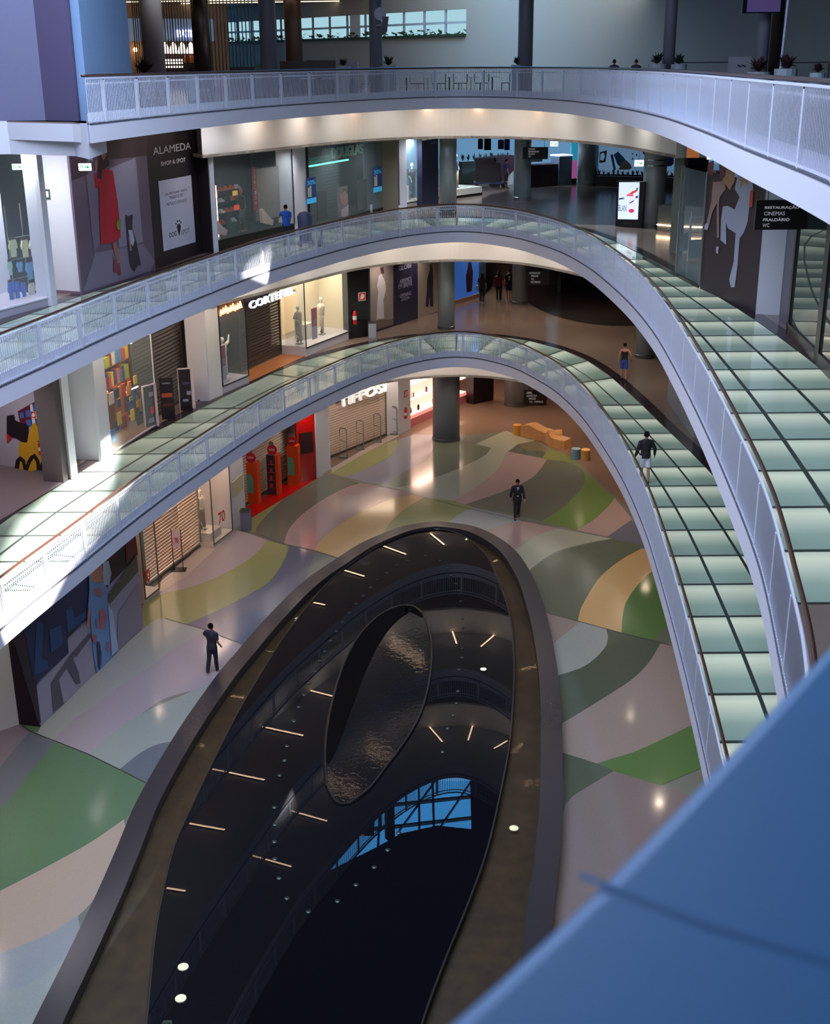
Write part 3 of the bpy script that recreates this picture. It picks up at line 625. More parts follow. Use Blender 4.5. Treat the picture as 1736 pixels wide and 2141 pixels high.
# ================================================================ SHARED BUILDERS
def shutter(f,u0,u1,w1,d,label,mat,group=None,pitch=0.115,gap=0.03,base=True,name='roller_shutter'):
    t=thing(name,label,'shutter',tuple(f.p((u0+u1)/2,0,d)))
    mb=MB(); k=0.12
    while k<w1: f.box(mb,u0,u1,k,k+pitch-gap,d,d+0.03); k+=pitch
    mb.build('slat_curtain',mat,t)
    mb=MB(); f.box(mb,u0,u1,0.0,0.12,d-0.01,d+0.05); mb.build('bottom_bar',STEELD,t)
    mb=MB(); f.box(mb,u0-0.07,u0,0,w1,d-0.02,d+0.06); f.box(mb,u1,u1+0.07,0,w1,d-0.02,d+0.06); mb.build('guide_rail',STEELD,t)
    return t
def lightbox(f,u0,u1,w0,w1,dback,depth,mats,label,lglass=False,name='display_window',plinth=0.35,open_left=False,light=None,frame=DARK,glass=True,side=True):
    """a lit shop window: floor plinth, back and side walls, ceiling, glass pane"""
    t=thing(name,label,'shop window',tuple(f.p((u0+u1)/2,0,0)))
    bk,fl=mats
    mb=MB(); f.box(mb,u0,u1,w0+plinth,w1,-depth-0.05,-depth); mb.build('back_wall',bk,t)
    mb=MB(); f.box(mb,u0,u1,w0,w0+plinth,-depth,0.0); mb.build('plinth',fl,t)
    mb=MB(); f.box(mb,u0,u1,w1,w1+0.05,-depth,0.0); mb.build('ceiling_board',bk,t)
    mb=MB()
    if not lglass: f.box(mb,u0-0.05,u0,w0,w1,-depth,0.0)
    else: f.box(mb,u0-0.05,u0,w1-.2,w1,-depth,0.0)
    if side: f.box(mb,u1,u1+0.05,w0,w1,-depth,0.0)
    mb.build('side_wall',bk if frame is not WHITE else WHITE,t)
    mb=MB(); f.box(mb,u0,u1,w0+plinth-0.05,w0+plinth,0,0.03); f.box(mb,u0,u0+0.05,w0+plinth,w1,0,0.03); f.box(mb,u1-0.05,u1,w0+plinth,w1,0,0.03); f.box(mb,u0,u1,w1-0.05,w1,0,0.03); mb.build('frame',frame,t)
    if lglass: mb=MB(); f.box(mb,u0-.01,u0,w0+plinth,w1-.05,-depth,0.0); mb.build('side_pane',GLASS,t)
    if glass: mb=MB(); f.box(mb,u0+0.05,u1-0.05,w0+plinth,w1-0.05,0.005,0.015); mb.build('pane',GLASS,t)
    if light:
        l=bpy.data.lights.new('window_lamp','AREA'); l.shape='RECTANGLE'; l.size=(u1-u0)*0.8; l.size_y=depth*0.6; l.energy=light[0]; l.color=light[1]
        o=bpy.data.objects.new('window_lamp',l); C.objects.link(o); o.location=f.p((u0+u1)/2,w1-0.08,-depth*0.45); o.rotation_euler=(0,0,math.atan2(f.u.y,f.u.x))
    return t
def board(f,u0,u1,w0,w1,d,th,mat,t,name='panel'):
    mb=MB(); f.box(mb,u0,u1,w0,w1,d-th,d); return mb.build(name,mat,t)
def art(f,t,name,items,d=0.01,step=0.004):
    """flat printed shapes: list of (material, pixel outline)"""
    for i,(nm,m,pts) in enumerate(items):
        mb=MB(); f.poly(mb,pts,d+step*i); mb.build(nm,m,t)
def txt(f,t,items,name='lettering',d=0.03,extr=0.0,bold=0.0):
    for st,pl,pr,pt,m in items:
        mb=MB(); f.text(mb,st,pl,pr,pt,d,extr,bold); mb.build(name,m,t)
def fire_sign(f,px,py,s,d,label):
    u,w=f.hit(px,py,d); t=thing('fire_hose_sign',label,'sign',tuple(f.p(u,w,d)))
    mb=MB(); f.box(mb,u-s/2,u+s/2,w-s/2,w+s/2,d,d+0.02); mb.build('plate',M('sign_white',(235,225,220),0.5),t)
    mb=MB(); f.box(mb,u-s*0.44,u+s*0.44,w-s*0.44,w+s*0.44,d+0.02,d+0.026); mb.build('red_field',RED,t)
    mb=MB(); q=[(u-s*.28,w-s*.3),(u+s*.1,w-s*.3),(u+s*.3,w-s*.05),(u+s*.3,w+s*.2),(u+s*.05,w+s*.3),(u-s*.15,w+s*.3),(u-s*.15,w+s*.1),(u-s*.28,w)]
    f.polyuw(mb,q,d+0.03); mb.build('hose_symbol',M('sign_white',(235,225,220),0.5),t); return t
def extinguisher(pos,label,h=0.62):
    t=thing('fire_extinguisher',label,'extinguisher',pos); x,y,z=pos; r=h*0.13
    mb=MB(); mb.lathe(pos,[(r*0.9,0),(r,0.03),(r,h*0.72),(r*0.7,h*0.82),(r*0.3,h*0.86)],16); mb.build('cylinder',M('extinguisher_red',(190,26,22),0.3),t,smooth=True)
    mb=MB(); mb.lathe((x,y,z+h*0.86),[(r*0.3,0),(r*0.3,h*0.1)],8); mb.box(x-r,y-0.02,z+h*0.93,x+r,y+0.02,z+h*0.97); mb.build('valve',BLACK,t)
    mb=MB(); mb.lathe((x,y,z+h*0.3),[(r*1.03,0),(r*1.03,h*0.25)],16); mb.build('paper_label',M('label_white',(225,220,215),0.6),t)
    mb=MB(); mb.tube([(x+r*.3,y,z+h*.9),(x+r*1.4,y-.01,z+h*.8),(x+r*1.3,y-.01,z+h*.4),(x+r*1.1,y-.01,z+h*.25)],0.012,6); mb.build('hose',BLACK,t)
    return t
def mannequin(pos,rot,label,mats,pose=0,h=1.75,group=None):
    """headless or headed shop dummy with clothes, built around the origin facing -Y"""
    t=thing('mannequin',label,'mannequin',pos,rot,group); k=h/1.75; body,top,bot=mats
    def s(path,rs,n=10): mb.tube([(a*k,b*k,c*k) for a,b,c in path],[r*k for r in rs],n)
    mb=MB(); s([(-.09,0,.02),(-.09,0,.45),(-.08,0,.85)],[.045,.055,.08]); s([(.12,-.05,.02),(.10,-.03,.45),(.08,0,.85)],[.045,.055,.08])
    s([(-.09,.03,.02),(-.09,-.12,.02)],[.04,.03]); s([(.12,.0,.02),(.13,-.17,.02)],[.04,.03])
    s([(0,0,.82),(0,0,1.0),(0,0,1.25),(0,0,1.42),(0,0,1.48),(0,-.01,1.53)],[.13,.12,.15,.12,.05,.045])
    mb.ball((0,-.01*k,1.64*k),.09*k,10,1.25)
    if pose==0: arms=[[(-.17,0,1.40),(-.24,.02,1.15),(-.20,-.08,.92)],[(.17,0,1.40),(.26,.03,1.15),(.16,-.10,1.0)]]
    elif pose==1: arms=[[(-.17,0,1.40),(-.36,.0,1.30),(-.48,-.05,1.10)],[(.17,0,1.40),(.36,.0,1.50),(.42,.0,1.78)]]
    else: arms=[[(-.17,0,1.40),(-.28,.04,1.18),(-.15,-.14,1.05)],[(.17,0,1.40),(.28,.04,1.15),(.24,-.04,.90)]]
    for a in arms: s(a,[.05,.042,.03]); s([a[2],(a[2][0],a[2][1]-.02,a[2][2]-.10)],[.03,.015])
    mb.build('figure',body,t,local=True,smooth=True)
    mb=MB(); s([(0,0,.92),(0,0,1.1),(0,0,1.3),(0,0,1.41),(0,0,1.46)],[.16,.155,.185,.16,.07],14)
    for a in arms: s([a[0],a[1]],[.07,.062])
    mb.build('top',top,t,local=True,smooth=True)
    mb=MB(); s([(-.09,0,.12),(-.09,0,.5),(-.07,0,.92)],[.075,.085,.12]); s([(.12,-.04,.12),(.1,-.02,.5),(.07,0,.92)],[.075,.085,.12]); mb.build('trousers',bot,t,local=True,smooth=True)
    mb=MB(); mb.lathe((0,0,0),[(.17*k,0),(.17*k,.012)],18); mb.build('stand_base',GREYM,t,local=True)
    return t
def litter_bin(pos,label,h=0.85,r=0.22,mat=None):
    t=thing('litter_bin',label,'bin',pos); mat=mat or M('bin_blue_grey',(98,98,126),0.5)
    x,y,z=pos; mb=MB(); mb.box(x-r,y-r,z,x+r,y+r,z+h); o=mb.build('body',mat,t); b=o.modifiers.new('b','BEVEL'); b.width=0.03; b.segments=2
    mb=MB(); mb.box(x-r*1.03,y-r*1.03,z+h,x+r*1.03,y+r*1.03,z+h+0.04); mb.build('rim',STEELD,t)
    mb=MB(); mb.box(x-r*.6,y-r*.6,z+h+0.04,x+r*.6,y+r*.6,z+h+0.045); mb.build('opening',BLACK,t); return t
def ceilz(p,z):
    beyond=inside([(q.x,q.y) for q in K]+[(40,48.3),(40,120),(-40,120),(-40,50.4)],p.x,p.y)
    for lv in (L1,L2,L3):
        c=lv-(2.02 if beyond else .5)
        if z<c+.02: return c
    return 22.7
def hang_sign(pl,pr,ptop,D,lines,label,rod=None,depth=0.12,top=.9):
    """directory sign hanging at distance D, given its lower corners and top in the frame"""
    a=WY(*pl,D); b=WY(*pr,D); c=WY(pl[0],ptop,D)
    t=thing('hanging_directory',label,'sign',tuple((a+b)/2)); z0=(a.z+b.z)/2; hh=c.z-z0
    rod=ceilz((a+b)/2,z0+hh)-z0-hh
    f=Fac(a,b,z0); mb=MB(); f.box(mb,0,f.L,0,hh,-depth,0); pn_=mb.build('panel',M('directory_black',(30,24,26),0.35),t)
    mb=MB()
    for u in (0.15*f.L,0.85*f.L): mb.tube([tuple(f.p(u,hh,-depth/2)),tuple(f.p(u,hh+rod,-depth/2))],0.012,6)
    mb.build('hanger_rod',STEELD,t)
    WT=M('directory_lettering',(215,215,220),0.5,em=(215,215,220),es=0.25)
    n=len(lines)
    for i,l in enumerate(lines):
        if isinstance(l,tuple): st,u0,wd=l
        else: st,u0,wd=l,0.3,0.045*len(l)
        w1=hh*(top-0.80*i/n); w0=w1-hh*0.52/n
        mb=MB(); f.textuw(mb,st,f.L*u0,f.L*min(0.97,u0+wd),w0,w1,0.006,bold=0.02); mb.build('lettering',WT,pn_)
    return t
def exit_sign(pl,pr,ptop,D,label,glow=2.2,cord=1.0):
    a=WY(*pl,D); b=WY(*pr,D); c=WY(pl[0],ptop,D); t=thing('exit_sign',label,'sign',tuple((a+b)/2)); z0=(a.z+b.z)/2; hh=c.z-z0; f=Fac(a,b,z0); cord=ceilz((a+b)/2,z0+hh)-z0-hh
    mb=MB(); f.box(mb,0,f.L,0,hh,-0.05,0); mb.build('lit_panel',M('exit_white',(225,245,235),0.5,em=(215,245,230),es=glow),t)
    G_=M('exit_green',(60,170,120),0.5,em=(60,180,125),es=0.7)
    mb=MB(); q=lambda *p:[(x*f.L,y*hh) for x,y in p]
    f.polyuw(mb,q((.12,.25),(.12,.75),(.36,.75),(.36,.25),(.30,.25),(.30,.65),(.18,.65),(.18,.25)),0.004); f.polyuw(mb,q((.45,.42),(.45,.58),(.68,.58),(.68,.75),(.88,.5),(.68,.25),(.68,.42)),0.004); mb.build('pictogram',G_,t)
    mb=MB(); mb.tube([tuple(f.p(f.L/2,hh,-.025)),tuple(f.p(f.L/2,hh+cord,-.025))],0.008,5); mb.build('cord',STEELD,t); return t
SHUT=M('shutter_beige',(206,184,168),0.45,noise=0.05)
SHUTD=M('shutter_bronze',(88,70,64),0.4,0.4,noise=0.1)
SHUTG=M('shutter_grey',(130,122,116),0.42,0.4,noise=0.08)
PK=lambda n,c,r=0.5: M(n,c,r,noise=0.05)
# left enclosing wall curtain behind the shops, every level
SW=[(-20,20),(-19.5,29),(-19,34),(-18,38.5),(-17,42),(-13.5,46),(-11.5,50),(-9.5,54),(-7.6,58.5),(-4.5,65),(-1.0,72),(4.0,80),(4.0,112)]
for z,c_ in ((0,(120,100,88)),(L1,(96,84,80)),(L2,(90,84,88))):
    SWz=SW if z<L2 else SW[:-3]+[(-5,75),(-5,112)]
    mb=MB(); mb.strip([(x,y,z) for x,y in SWz],[(x,y,z+L1-0.5) for x,y in SWz]); struct(mb.build('wall_left',M('shop_back_wall_%d'%int(z),c_,0.7)))
# ================================================================ GROUND FLOOR, LEFT SHOPS
H0=3.85
# advertising hoarding with the blue floral dress
fa=Fac.px((85,1520),(299,1309),0); fb=Fac.px((41,1515),(85,1520),0)
t=thing('advertising_hoarding','large hoarding on the lowest floor printed with a blue floral dress by a rocky shore','hoarding',tuple(fa.p(3,0)))
board(fa,0,fa.L,0,5.3,0,0.08,PK('print_pale_ground',(170,164,178)),t)
board(fb,0,fb.L,0,5.3,0,0.08,PK('print_dark_purple',(34,18,34)),t,'return_panel')
NAVY=PK('print_navy',(26,42,82)); BL2=PK('print_window_blue',(30,78,128)); DP=PK('print_dark_purple',(34,18,34))
AP=lambda *p:[(x/4.866,1100+y/4.866) for x,y in p]
SKN=PK('print_skin',(190,140,116)); DR=PK('print_dress_blue',(120,160,205)); DR2=PK('print_dress_pale',(185,200,225)); FL=PK('print_flower',(176,110,122)); DK=PK('print_dark_fold',(58,52,78)); OLV=PK('print_olive_rail',(96,92,72)); GRY=PK('print_grey_shadow',(96,92,104))
art(fa,t,'printed_scene',[('printed_scene',DP,AP((60,900),(415,560),(1380,100),(1405,300),(1110,600),(900,930),(690,1140),(372,1620),(415,1995),(400,2030))),
 ('printed_scene',PK('print_pale_ground',(170,164,178)),AP((372,1620),(700,1290),(690,1150),(900,960),(1120,700),(1400,290),(1455,1030),(1180,1290),(830,1650),(418,1995))),
 ('printed_window',NAVY,AP((340,1560),(200,800),(620,560),(700,1290),(380,1590))),('printed_window',NAVY,AP((630,700),(900,480),(905,940),(690,1110))),
 ('printed_window_light',BL2,AP((350,1520),(370,960),(440,1000),(430,1350),(490,1370),(490,1450))),('printed_window_light',BL2,AP((670,850),(730,820),(760,940),(880,860),(880,930),(695,1080))),('printed_window_light',BL2,AP((500,1060),(620,1000),(640,1200),(520,1290))),
 ('printed_curtain',PK('print_maroon',(96,20,26)),AP((1280,170),(1375,110),(1385,260),(1290,380))),
 ('printed_fence',OLV,AP((1100,740),(1120,680),(1390,290),(1410,460),(1120,790))),('printed_rock',PK('print_rock',(150,140,152)),AP((1205,880),(1420,560),(1460,1020),(1190,1290))),
 ('printed_shadow',GRY,AP((520,1600),(740,1280),(760,1330),(600,1560),(650,1810),(545,1890))),('printed_shadow',GRY,AP((730,1320),(800,1480),(820,1600),(780,1610),(680,1440))),
 ('printed_shadow',GRY,AP((740,1290),(925,1080),(925,1130),(770,1340))),
 ('printed_dress',DR,AP((905,500),(960,450),(1060,540),(1090,640),(1090,800),(1150,870),(1205,1260),(985,1505),(950,1280),(925,950),(895,820),(910,650))),
 ('printed_sleeve',DR2,AP((1050,370),(1105,350),(1135,480),(1110,600),(1060,600),(1045,480))),
 ('printed_hands',SKN,AP((925,480),(1040,390),(1050,560),(980,580),(930,550))),('printed_arm',SKN,AP((895,840),(920,850),(912,1040),(885,1010))),
 ('printed_flower',FL,AP((960,640),(1010,620),(1050,680),(1010,720),(970,700))),('printed_flower',FL,AP((1010,850),(1060,840),(1090,920),(1070,1060),(1020,1040))),('printed_flower',FL,AP((930,1100),(985,1110),(975,1200),(945,1170))),('printed_flower',FL,AP((975,950),(1000,940),(1000,1050),(980,1040))),('printed_flower',FL,AP((1090,1180),(1120,1180),(1110,1280),(1080,1260))),('printed_flower',FL,AP((1000,1330),(1030,1320),(1040,1400),(1005,1420))),
 ('printed_fold',DK,AP((985,1170),(1015,1180),(1035,1300),(1020,1460),(1000,1440))),('printed_fold',DR2,AP((1100,800),(1150,870),(1205,1260),(1140,1320),(1120,1050)))],0.012,0.003)
mb=MB(); a=W(12,1525,0); b=W(40,1515,0); f=Fac(a,b,0); f.box(mb,-3.5,f.L,0,5.3,-0.5,0); struct(mb.build('wall_pillar_white',WHITE))
# fashion shop with the 70 signs
f70=Fac.px((331,1211),(419,1142),0)
shutter(f70,-0.9,f70.L,5.0,-0.02,'tall slatted shutter lit warm from behind, beside the 70 sale stand',SHUT,pitch=0.14,gap=0.055)
l=bpy.data.lights.new('shop_glow','AREA'); l.shape='RECTANGLE'; l.size=5; l.size_y=3.2; l.energy=240; l.color=(1,0.66,0.44); o=bpy.data.objects.new('shop_glow',l); C.objects.link(o); o.location=f70.p(f70.L/2,2.6,-1.6); o.rotation_euler=Vector((f70.n.x,f70.n.y,0)).to_track_quat('-Z','Y').to_euler()
mb=MB(); f70.box(mb,-2,f70.L+1,0,5.3,-2.2,-2.1); struct(mb.build('wall_shop_interior',M('shop_interior_brown',(130,96,76),0.7)))
fr=Fac.px((447,1146),(487,1115),0)
t70=lightbox(fr,0,fr.L,0,5.1,0,1.5,(M('window_warm_white',(236,206,180),0.7),M('plinth_pale',(206,200,188),0.5)),'warm lit shop window with a dummy and a red 70 on the glass',lglass=True,plinth=0.18,light=(60,(1,0.72,0.5)),frame=STEELD,side=False)
txt(fr,t70,[('70',(458,1098),(471,1087),(458,1072),M('sale_red',(206,40,26),0.5))],d=0.03,bold=0.02)
mb=MB(); fr.box(mb,0.15,1.15,0.18,0.55,-1.2,-0.2); o=mb.build('display_block',M('plinth_pale',(206,200,188),0.5)); tag(o,'white display block standing inside the warm lit window','block')
mb=MB(); fr.box(mb,0.3,1.2,1.5,3.9,-1.49,-1.44); o=mb.build('orange_poster',M('poster_orange',(214,140,92),0.5,em=(214,140,92),es=0.5)); tag(o,'orange and white poster hanging behind the dummy in the warm lit window','poster')
mannequin(tuple(fr.p(0.5,0.55,-0.75)),math.atan2(fr.n.y,fr.n.x)+math.pi/2,'shop dummy in a pale top and long skirt inside the warm lit 70 window',(MAN,PK('cloth_cream',(236,220,196)),PK('cloth_brown',(96,62,50))),2,1.8)
SPB=M('spot_body',(96,92,88),0.4,0.4)
def spot_row(f,us,w,d,label,group,r=0.075):
    for i,u in enumerate(us):
        t=thing('track_spotlight',label,'spotlight',tuple(f.p(u,w,d)),0,group); p=f.p(u,w,d)
        mb=MB(); mb.tube([tuple(p),tuple(p-Vector((0,0,r*2.2))+f.n*-0.05)],[r*0.8,r],12); mb.build('barrel',SPB,t)
        mb=MB(); mb.tube([tuple(p),tuple(p+Vector((0,0,r*1.8)))],r*0.2,6); mb.build('bracket',BLACK,t)
spot_row(fr,[0.25,0.6,0.85,1.25],4.75,-0.25,'grey track spotlight at the top of the warm lit 70 window','track spotlights in the 70 window')
fl=Fac.px((304,1262),(334,1238),0); flz=Fac.px((294,1250),(304,1262),0)
t71=lightbox(fl,0,fl.L,0,5.1,0,1.0,(M('window_warm_white',(236,206,180),0.7),M('plinth_pale',(206,200,188),0.5)),'narrow warm window with a red 70 on its glass, next to the floral hoarding',plinth=0.2,light=(24,(1,0.74,0.52)),frame=STEELD,side=False)
txt(fl,t71,[('70',(301,1225),(315,1215),(301,1195),M('sale_red',(206,40,26),0.5))],d=0.03,bold=0.02)
# sale stand
p=W(374,1192,0); t=thing('sale_stand','black framed standing sale sign with a pale pink card on the shop threshold','sign stand',(p.x,p.y,0))
f=Fac.px((368,1192),(381,1190),0)
mb=MB(); mb.box(p.x-.3,p.y-.22,0,p.x+.3,p.y+.22,.03); mb.build('foot_plate',BLACK,t)
mb=MB(); mb.box(p.x-.2,p.y-.02,0.03,p.x-.17,p.y+.02,1.75); mb.box(p.x+.17,p.y-.02,0.03,p.x+.2,p.y+.02,1.75); mb.build('upright',BLACK,t)
mb=MB(); mb.box(p.x-.17,p.y-.015,1.0,p.x+.17,p.y+.015,1.75); cd_=mb.build('card',M('card_pink',(222,196,206),0.6),t)
f=Fac((p.x-.17,p.y-.02),(p.x+.17,p.y-.02),0); mb=MB(); f.textuw(mb,'70',0.09,0.25,1.15,1.4,0.002,bold=.03); mb.build('lettering',M('sale_red',(206,40,26),0.5),cd_)
# pillar between 70 shop and red shop
def pillar(pxs,z,h,name='wall_pillar',mat=WHITE,depth=2.0):
    f=Fac.px(pxs[0],pxs[1],z); mb=MB(); f.box(mb,0,f.L,0,h,-depth,0); o=struct(mb.build(name,mat)); return f
fp=pillar(((488,1113),(515,1086)),0,5.3)
mb=MB(); fp.box(mb,.15,fp.L-.2,1.5,2.2,0.0,0.03); tag(mb.build('notice_plate',M('plate_cream',(190,184,150),0.5)),'small cream notice plate on the white pillar above the bin','plate')
p=W(513,1106,0); litter_bin((p.x+.05,p.y,0),'square blue grey litter bin against the white pillar beside the red shop')
# red shop
fs=Fac.px((505,1060),(615,992),0)
shutter(fs,-0.2,fs.L+0.3,5.0,0.02,'pale slatted shutter behind the three orange display stands of the red shop',SHUT,pitch=0.13,gap=0.035)
mb=MB(); fs.box(mb,-1,fs.L+3,0,5.3,-2.6,-2.5); struct(mb.build('wall_shop_interior',M('shop_interior_brown',(130,96,76),0.7)))
l=bpy.data.lights.new('shop_glow','AREA'); l.shape='RECTANGLE'; l.size=6; l.size_y=3; l.energy=160; l.color=(1,0.74,0.56); o=bpy.data.objects.new('shop_glow',l); C.objects.link(o); o.location=fs.p(fs.L/2,4.9,-1.7); o.rotation_euler=(0,0,0)
REDL=M('gloss_red_wall',(158,6,6),0.2,coat=0.3)
fred=Fac.px((624,1010),(662,1002),0)
t=thing('red_wall_panel','glossy red wall panel with a dark screen beside the orange stands','panel',tuple(fred.p(0.8,0)))
board(fred,0,fred.L,0,5.2,0,0.1,REDL,t)
u0,w0=fred.hit(628,950,.02);u1,w1=fred.hit(653,902,.02)
board(fred,u0,u1,w0,w1,0.05,0.05,M('dark_screen',(44,22,22),0.3),t,'screen')
ORG=M('stand_orange',(206,66,16),0.4); TEAL=M('stand_teal_print',(90,150,126),0.5)
stands=[((533,1054),'orange display stand with a round red sign, left of three by the red shop shutter',0),((577,1036),'orange display stand with dark shelves and a round red sign, middle of three',1),((618,1016),'orange display stand with a teal print and round red sign, next to the red wall',0)]
for (px_,lab,kind) in stands:
    p=W(px_[0],px_[1],0); t=thing('display_stand',lab,'display stand',(p.x,p.y,0)); f=Fac((p.x-.38,p.y+.1),(p.x+.12,p.y-.0),0)
    mb=MB(); f.box(mb,0,.42,0,1.95,-.45,0); mb.build('body',ORG if kind==0 else M('stand_dark',(52,40,44),0.4),t)
    mb=MB(); f.box(mb,.42,.56,0,1.97,-.45,0.01); mb.build('side_panel',ORG,t)
    mb=MB()
    if kind==0: f.polyuw(mb,[(.04,.55),(.36,.5),(.38,1.1),(.30,1.4),(.06,1.45)],0.01); mb.build('printed_phone',TEAL,t)
    else:
        for k in range(4): f.box(mb,.06,.38,.35+.38*k,.37+.38*k,0.0,0.03); f.box(mb,.12+.03*k,.26,.40+.38*k,.56+.38*k,0,0.03)
        mb.build('shelf_goods',M('goods_red',(190,60,50),0.5),t)
    mb=MB(); c=f.p(.28,2.2,-.1); mb.tube([tuple(c),tuple(c+f.n*0.04)],.24,20); rs_=mb.build('round_sign',M('round_sign_red',(176,22,34),0.4),t)
    mb=MB(); f.textuw(mb,'SALE' if False else 'ooo',.14,.42,2.15,2.26,-.05); mb.build('lettering',M('label_white',(225,220,215),0.6),rs_)
    mb=MB(); c=f.p(.24,2.48,-.12); mb.tube([tuple(c),tuple(c+f.n*0.03)],.12,16); mb.build('small_disc',GREYM,t)
# pillar between red shop and the next
fp2=pillar(((664,1001),(692,980)),0,5.3)
# TIFFOSI shop
ft=Fac.px((688,958),(807,910),0)
shutter(ft,0.05,ft.L-0.05,3.75,-0.0,'wide beige slatted shutter behind the four security gates',SHUT,pitch=0.13,gap=0.035)

l=bpy.data.lights.new('shop_glow','AREA'); l.shape='RECTANGLE'; l.size=6; l.size_y=2; l.energy=160; l.color=(1,0.74,0.54); o=bpy.data.objects.new('shop_glow',l); C.objects.link(o); o.location=ft.p(ft.L/2,3.6,-1.4); o.rotation_euler=(0,0,0)
mb=MB(); ft.box(mb,-1,ft.L+1,0,5.3,-2.6,-2.5); struct(mb.build('wall_shop_interior',M('shop_interior_brown',(130,96,76),0.7)))
ts=thing('shop_sign','white block letters spelling TIFFOSI above the beige shutter','sign',tuple(ft.p(3,3.4,.2)))
mb=MB(); a=ft.hit(708,852,.25); b=ft.hit(806,812,.25); c=ft.hit(708,834,.25)
ft.textuw(mb,'TIFFOSI',a[0],b[0],2.56,3.04,.22,.12,.02); mb.build('lettering',M('letter_white_lit',(240,238,235),0.5,em=(240,238,235),es=0.55),ts)
mb=MB(); ft.box(mb,a[0],b[0],2.78,2.82,0.05,.2); mb.build('mounting_rail',STEELD,ts)
for i,(x,y) in enumerate([(711,956),(746,939),(782,924),(816,908)]):
    p=W(x,y,0)+ft.n.xy*.25; t=thing('security_gate','grey looped security gate standing in front of the beige shutter','security gate',(p.x,p.y,0),0,'security gates in front of the beige shutter')
    t['label']=['looped grey security gate nearest the white pillar left of the beige shutter','looped grey security gate, second from the left before the beige shutter','looped grey security gate, third from the left before the beige shutter','looped grey security gate beside the pillar with the fire sign'][i]
    ang=math.atan2(ft.n.y,ft.n.x)+0.9; d=Vector((math.cos(-0.35),math.sin(-0.35),0))*0.19; b=Vector((p.x,p.y,0))
    mb=MB(); mb.tube([tuple(b-d),tuple(b-d+Vector((0,0,1.5))),tuple(b-d*.6+Vector((0,0,1.58))),tuple(b+d*.6+Vector((0,0,1.58))),tuple(b+d+Vector((0,0,1.5))),tuple(b+d)],0.026,8); mb.build('loop_frame',GREYM,t)
    mb=MB(); mb.tube([tuple(b-d+Vector((0,0,.95))),tuple(b+d+Vector((0,0,.85)))],0.02,6); mb.tube([tuple(b-d+Vector((0,0,.2))),tuple(b+d+Vector((0,0,.2)))],0.02,6); mb.build('cross_bar',GREYM,t)
    mb=MB(); mb.box(p.x-.22,p.y-.07,0,p.x+.22,p.y+.07,.10); mb.build('foot',GREYM,t)
fp3=pillar(((834,909),(859,897)),0,5.3,depth=1.2)
fpl=Fac.px((807,910),(834,909),0); mb=MB(); fpl.box(mb,0,fpl.L,0,5.3,-.6,0); struct(mb.build('wall_pillar',WHITE))
fire_sign(fp3,848,823,.42,.01,'square red fire hose sign on the white pillar right of the beige shutter')
u,w=fp3.hit(848,875,.1); extinguisher(tuple(fp3.p(u,w,.12)),'red fire extinguisher on the white pillar beside the pink lit shop')
# cosmetics shop
fc=Fac.px((859,897),(990,838),0)
PKW=M('cosmetics_white',(240,226,220),0.5); 
t=thing('cosmetics_display','brightly lit pink and white cosmetics shelving seen left and right of the column','shop display',tuple(fc.p(2,0)))
uB=fc.hit(990,838)[0]
board(fc,0,uB,0,3.85,-1.0,.05,M('cosmetics_back',(240,226,220),0.6,em=(255,205,185),es=0.7),t,'back_wall')
for i,wz in enumerate((0.5,1.35,2.2,3.05)):
    mb=MB(); fc.box(mb,0.05,uB-0.1,wz,wz+.05,-1.0,-.45); mb.build('shelf',M('shelf_lit',(250,240,232),0.4,em=(255,225,205),es=0.9),t)
mb=MB(); fc.box(mb,0,uB,0,.45,-1,-.2); mb.build('pink_base',M('cosmetics_pink',(210,120,130),0.4),t)
mb=MB(); fc.box(mb,0,1.6,3.2,3.5,-.9,-.85); mb.build('pink_banner',M('banner_pink',(214,90,130),0.5,em=(214,90,130),es=.5),t)
for k in range(34):
    u=random.uniform(.2,uB-.4); sh=random.choice((0.55,1.4,2.25)); r=random.uniform(.03,.07)
    mb=MB(); p=fc.p(u,sh,-.7); mb.lathe(tuple(p),[(r,0),(r,random.uniform(.12,.28)),(r*.4,.3)],8)
    tag(mb.build('cosmetics_bottle',random.choice((M('bottle_brown',(120,60,50),.3),M('bottle_pink',(220,140,150),.3),M('bottle_dark',(50,34,34),.3),M('bottle_white',(235,230,225),.3)))),'small cosmetics bottle on the pink lit shelves','bottle','bottles on the cosmetics shelves')
l=bpy.data.lights.new('shop_glow','AREA'); l.shape='RECTANGLE'; l.size=5; l.size_y=.8; l.energy=130; l.color=(1,0.70,0.55); o=bpy.data.objects.new('shop_glow',l); C.objects.link(o); o.location=fc.p(uB/2,3.7,-.5); o.rotation_euler=(0,0,math.atan2(fc.u.y,fc.u.x))
mb=MB(); fc.box(mb,0,uB,3.85,5.3,-.3,0); struct(mb.build('wall_shop_header',CREAM))
fd=Fac.px((990,846),(1032,836),0); mb=MB(); fd.box(mb,0,fd.L,0,3.9,-.6,0); struct(mb.build('wall_dark_return',DARK))
a_,b_=W(1032,836,0),Vector((13.5,80)); f=Fac((a_.x,a_.y+4),(14,78),0); mb=MB(); f.box(mb,-4,f.L+14,0,5.3,-.2,0); struct(mb.build('wall_back_ground',M('wall_back_ground_tan',(128,104,90),.6)))
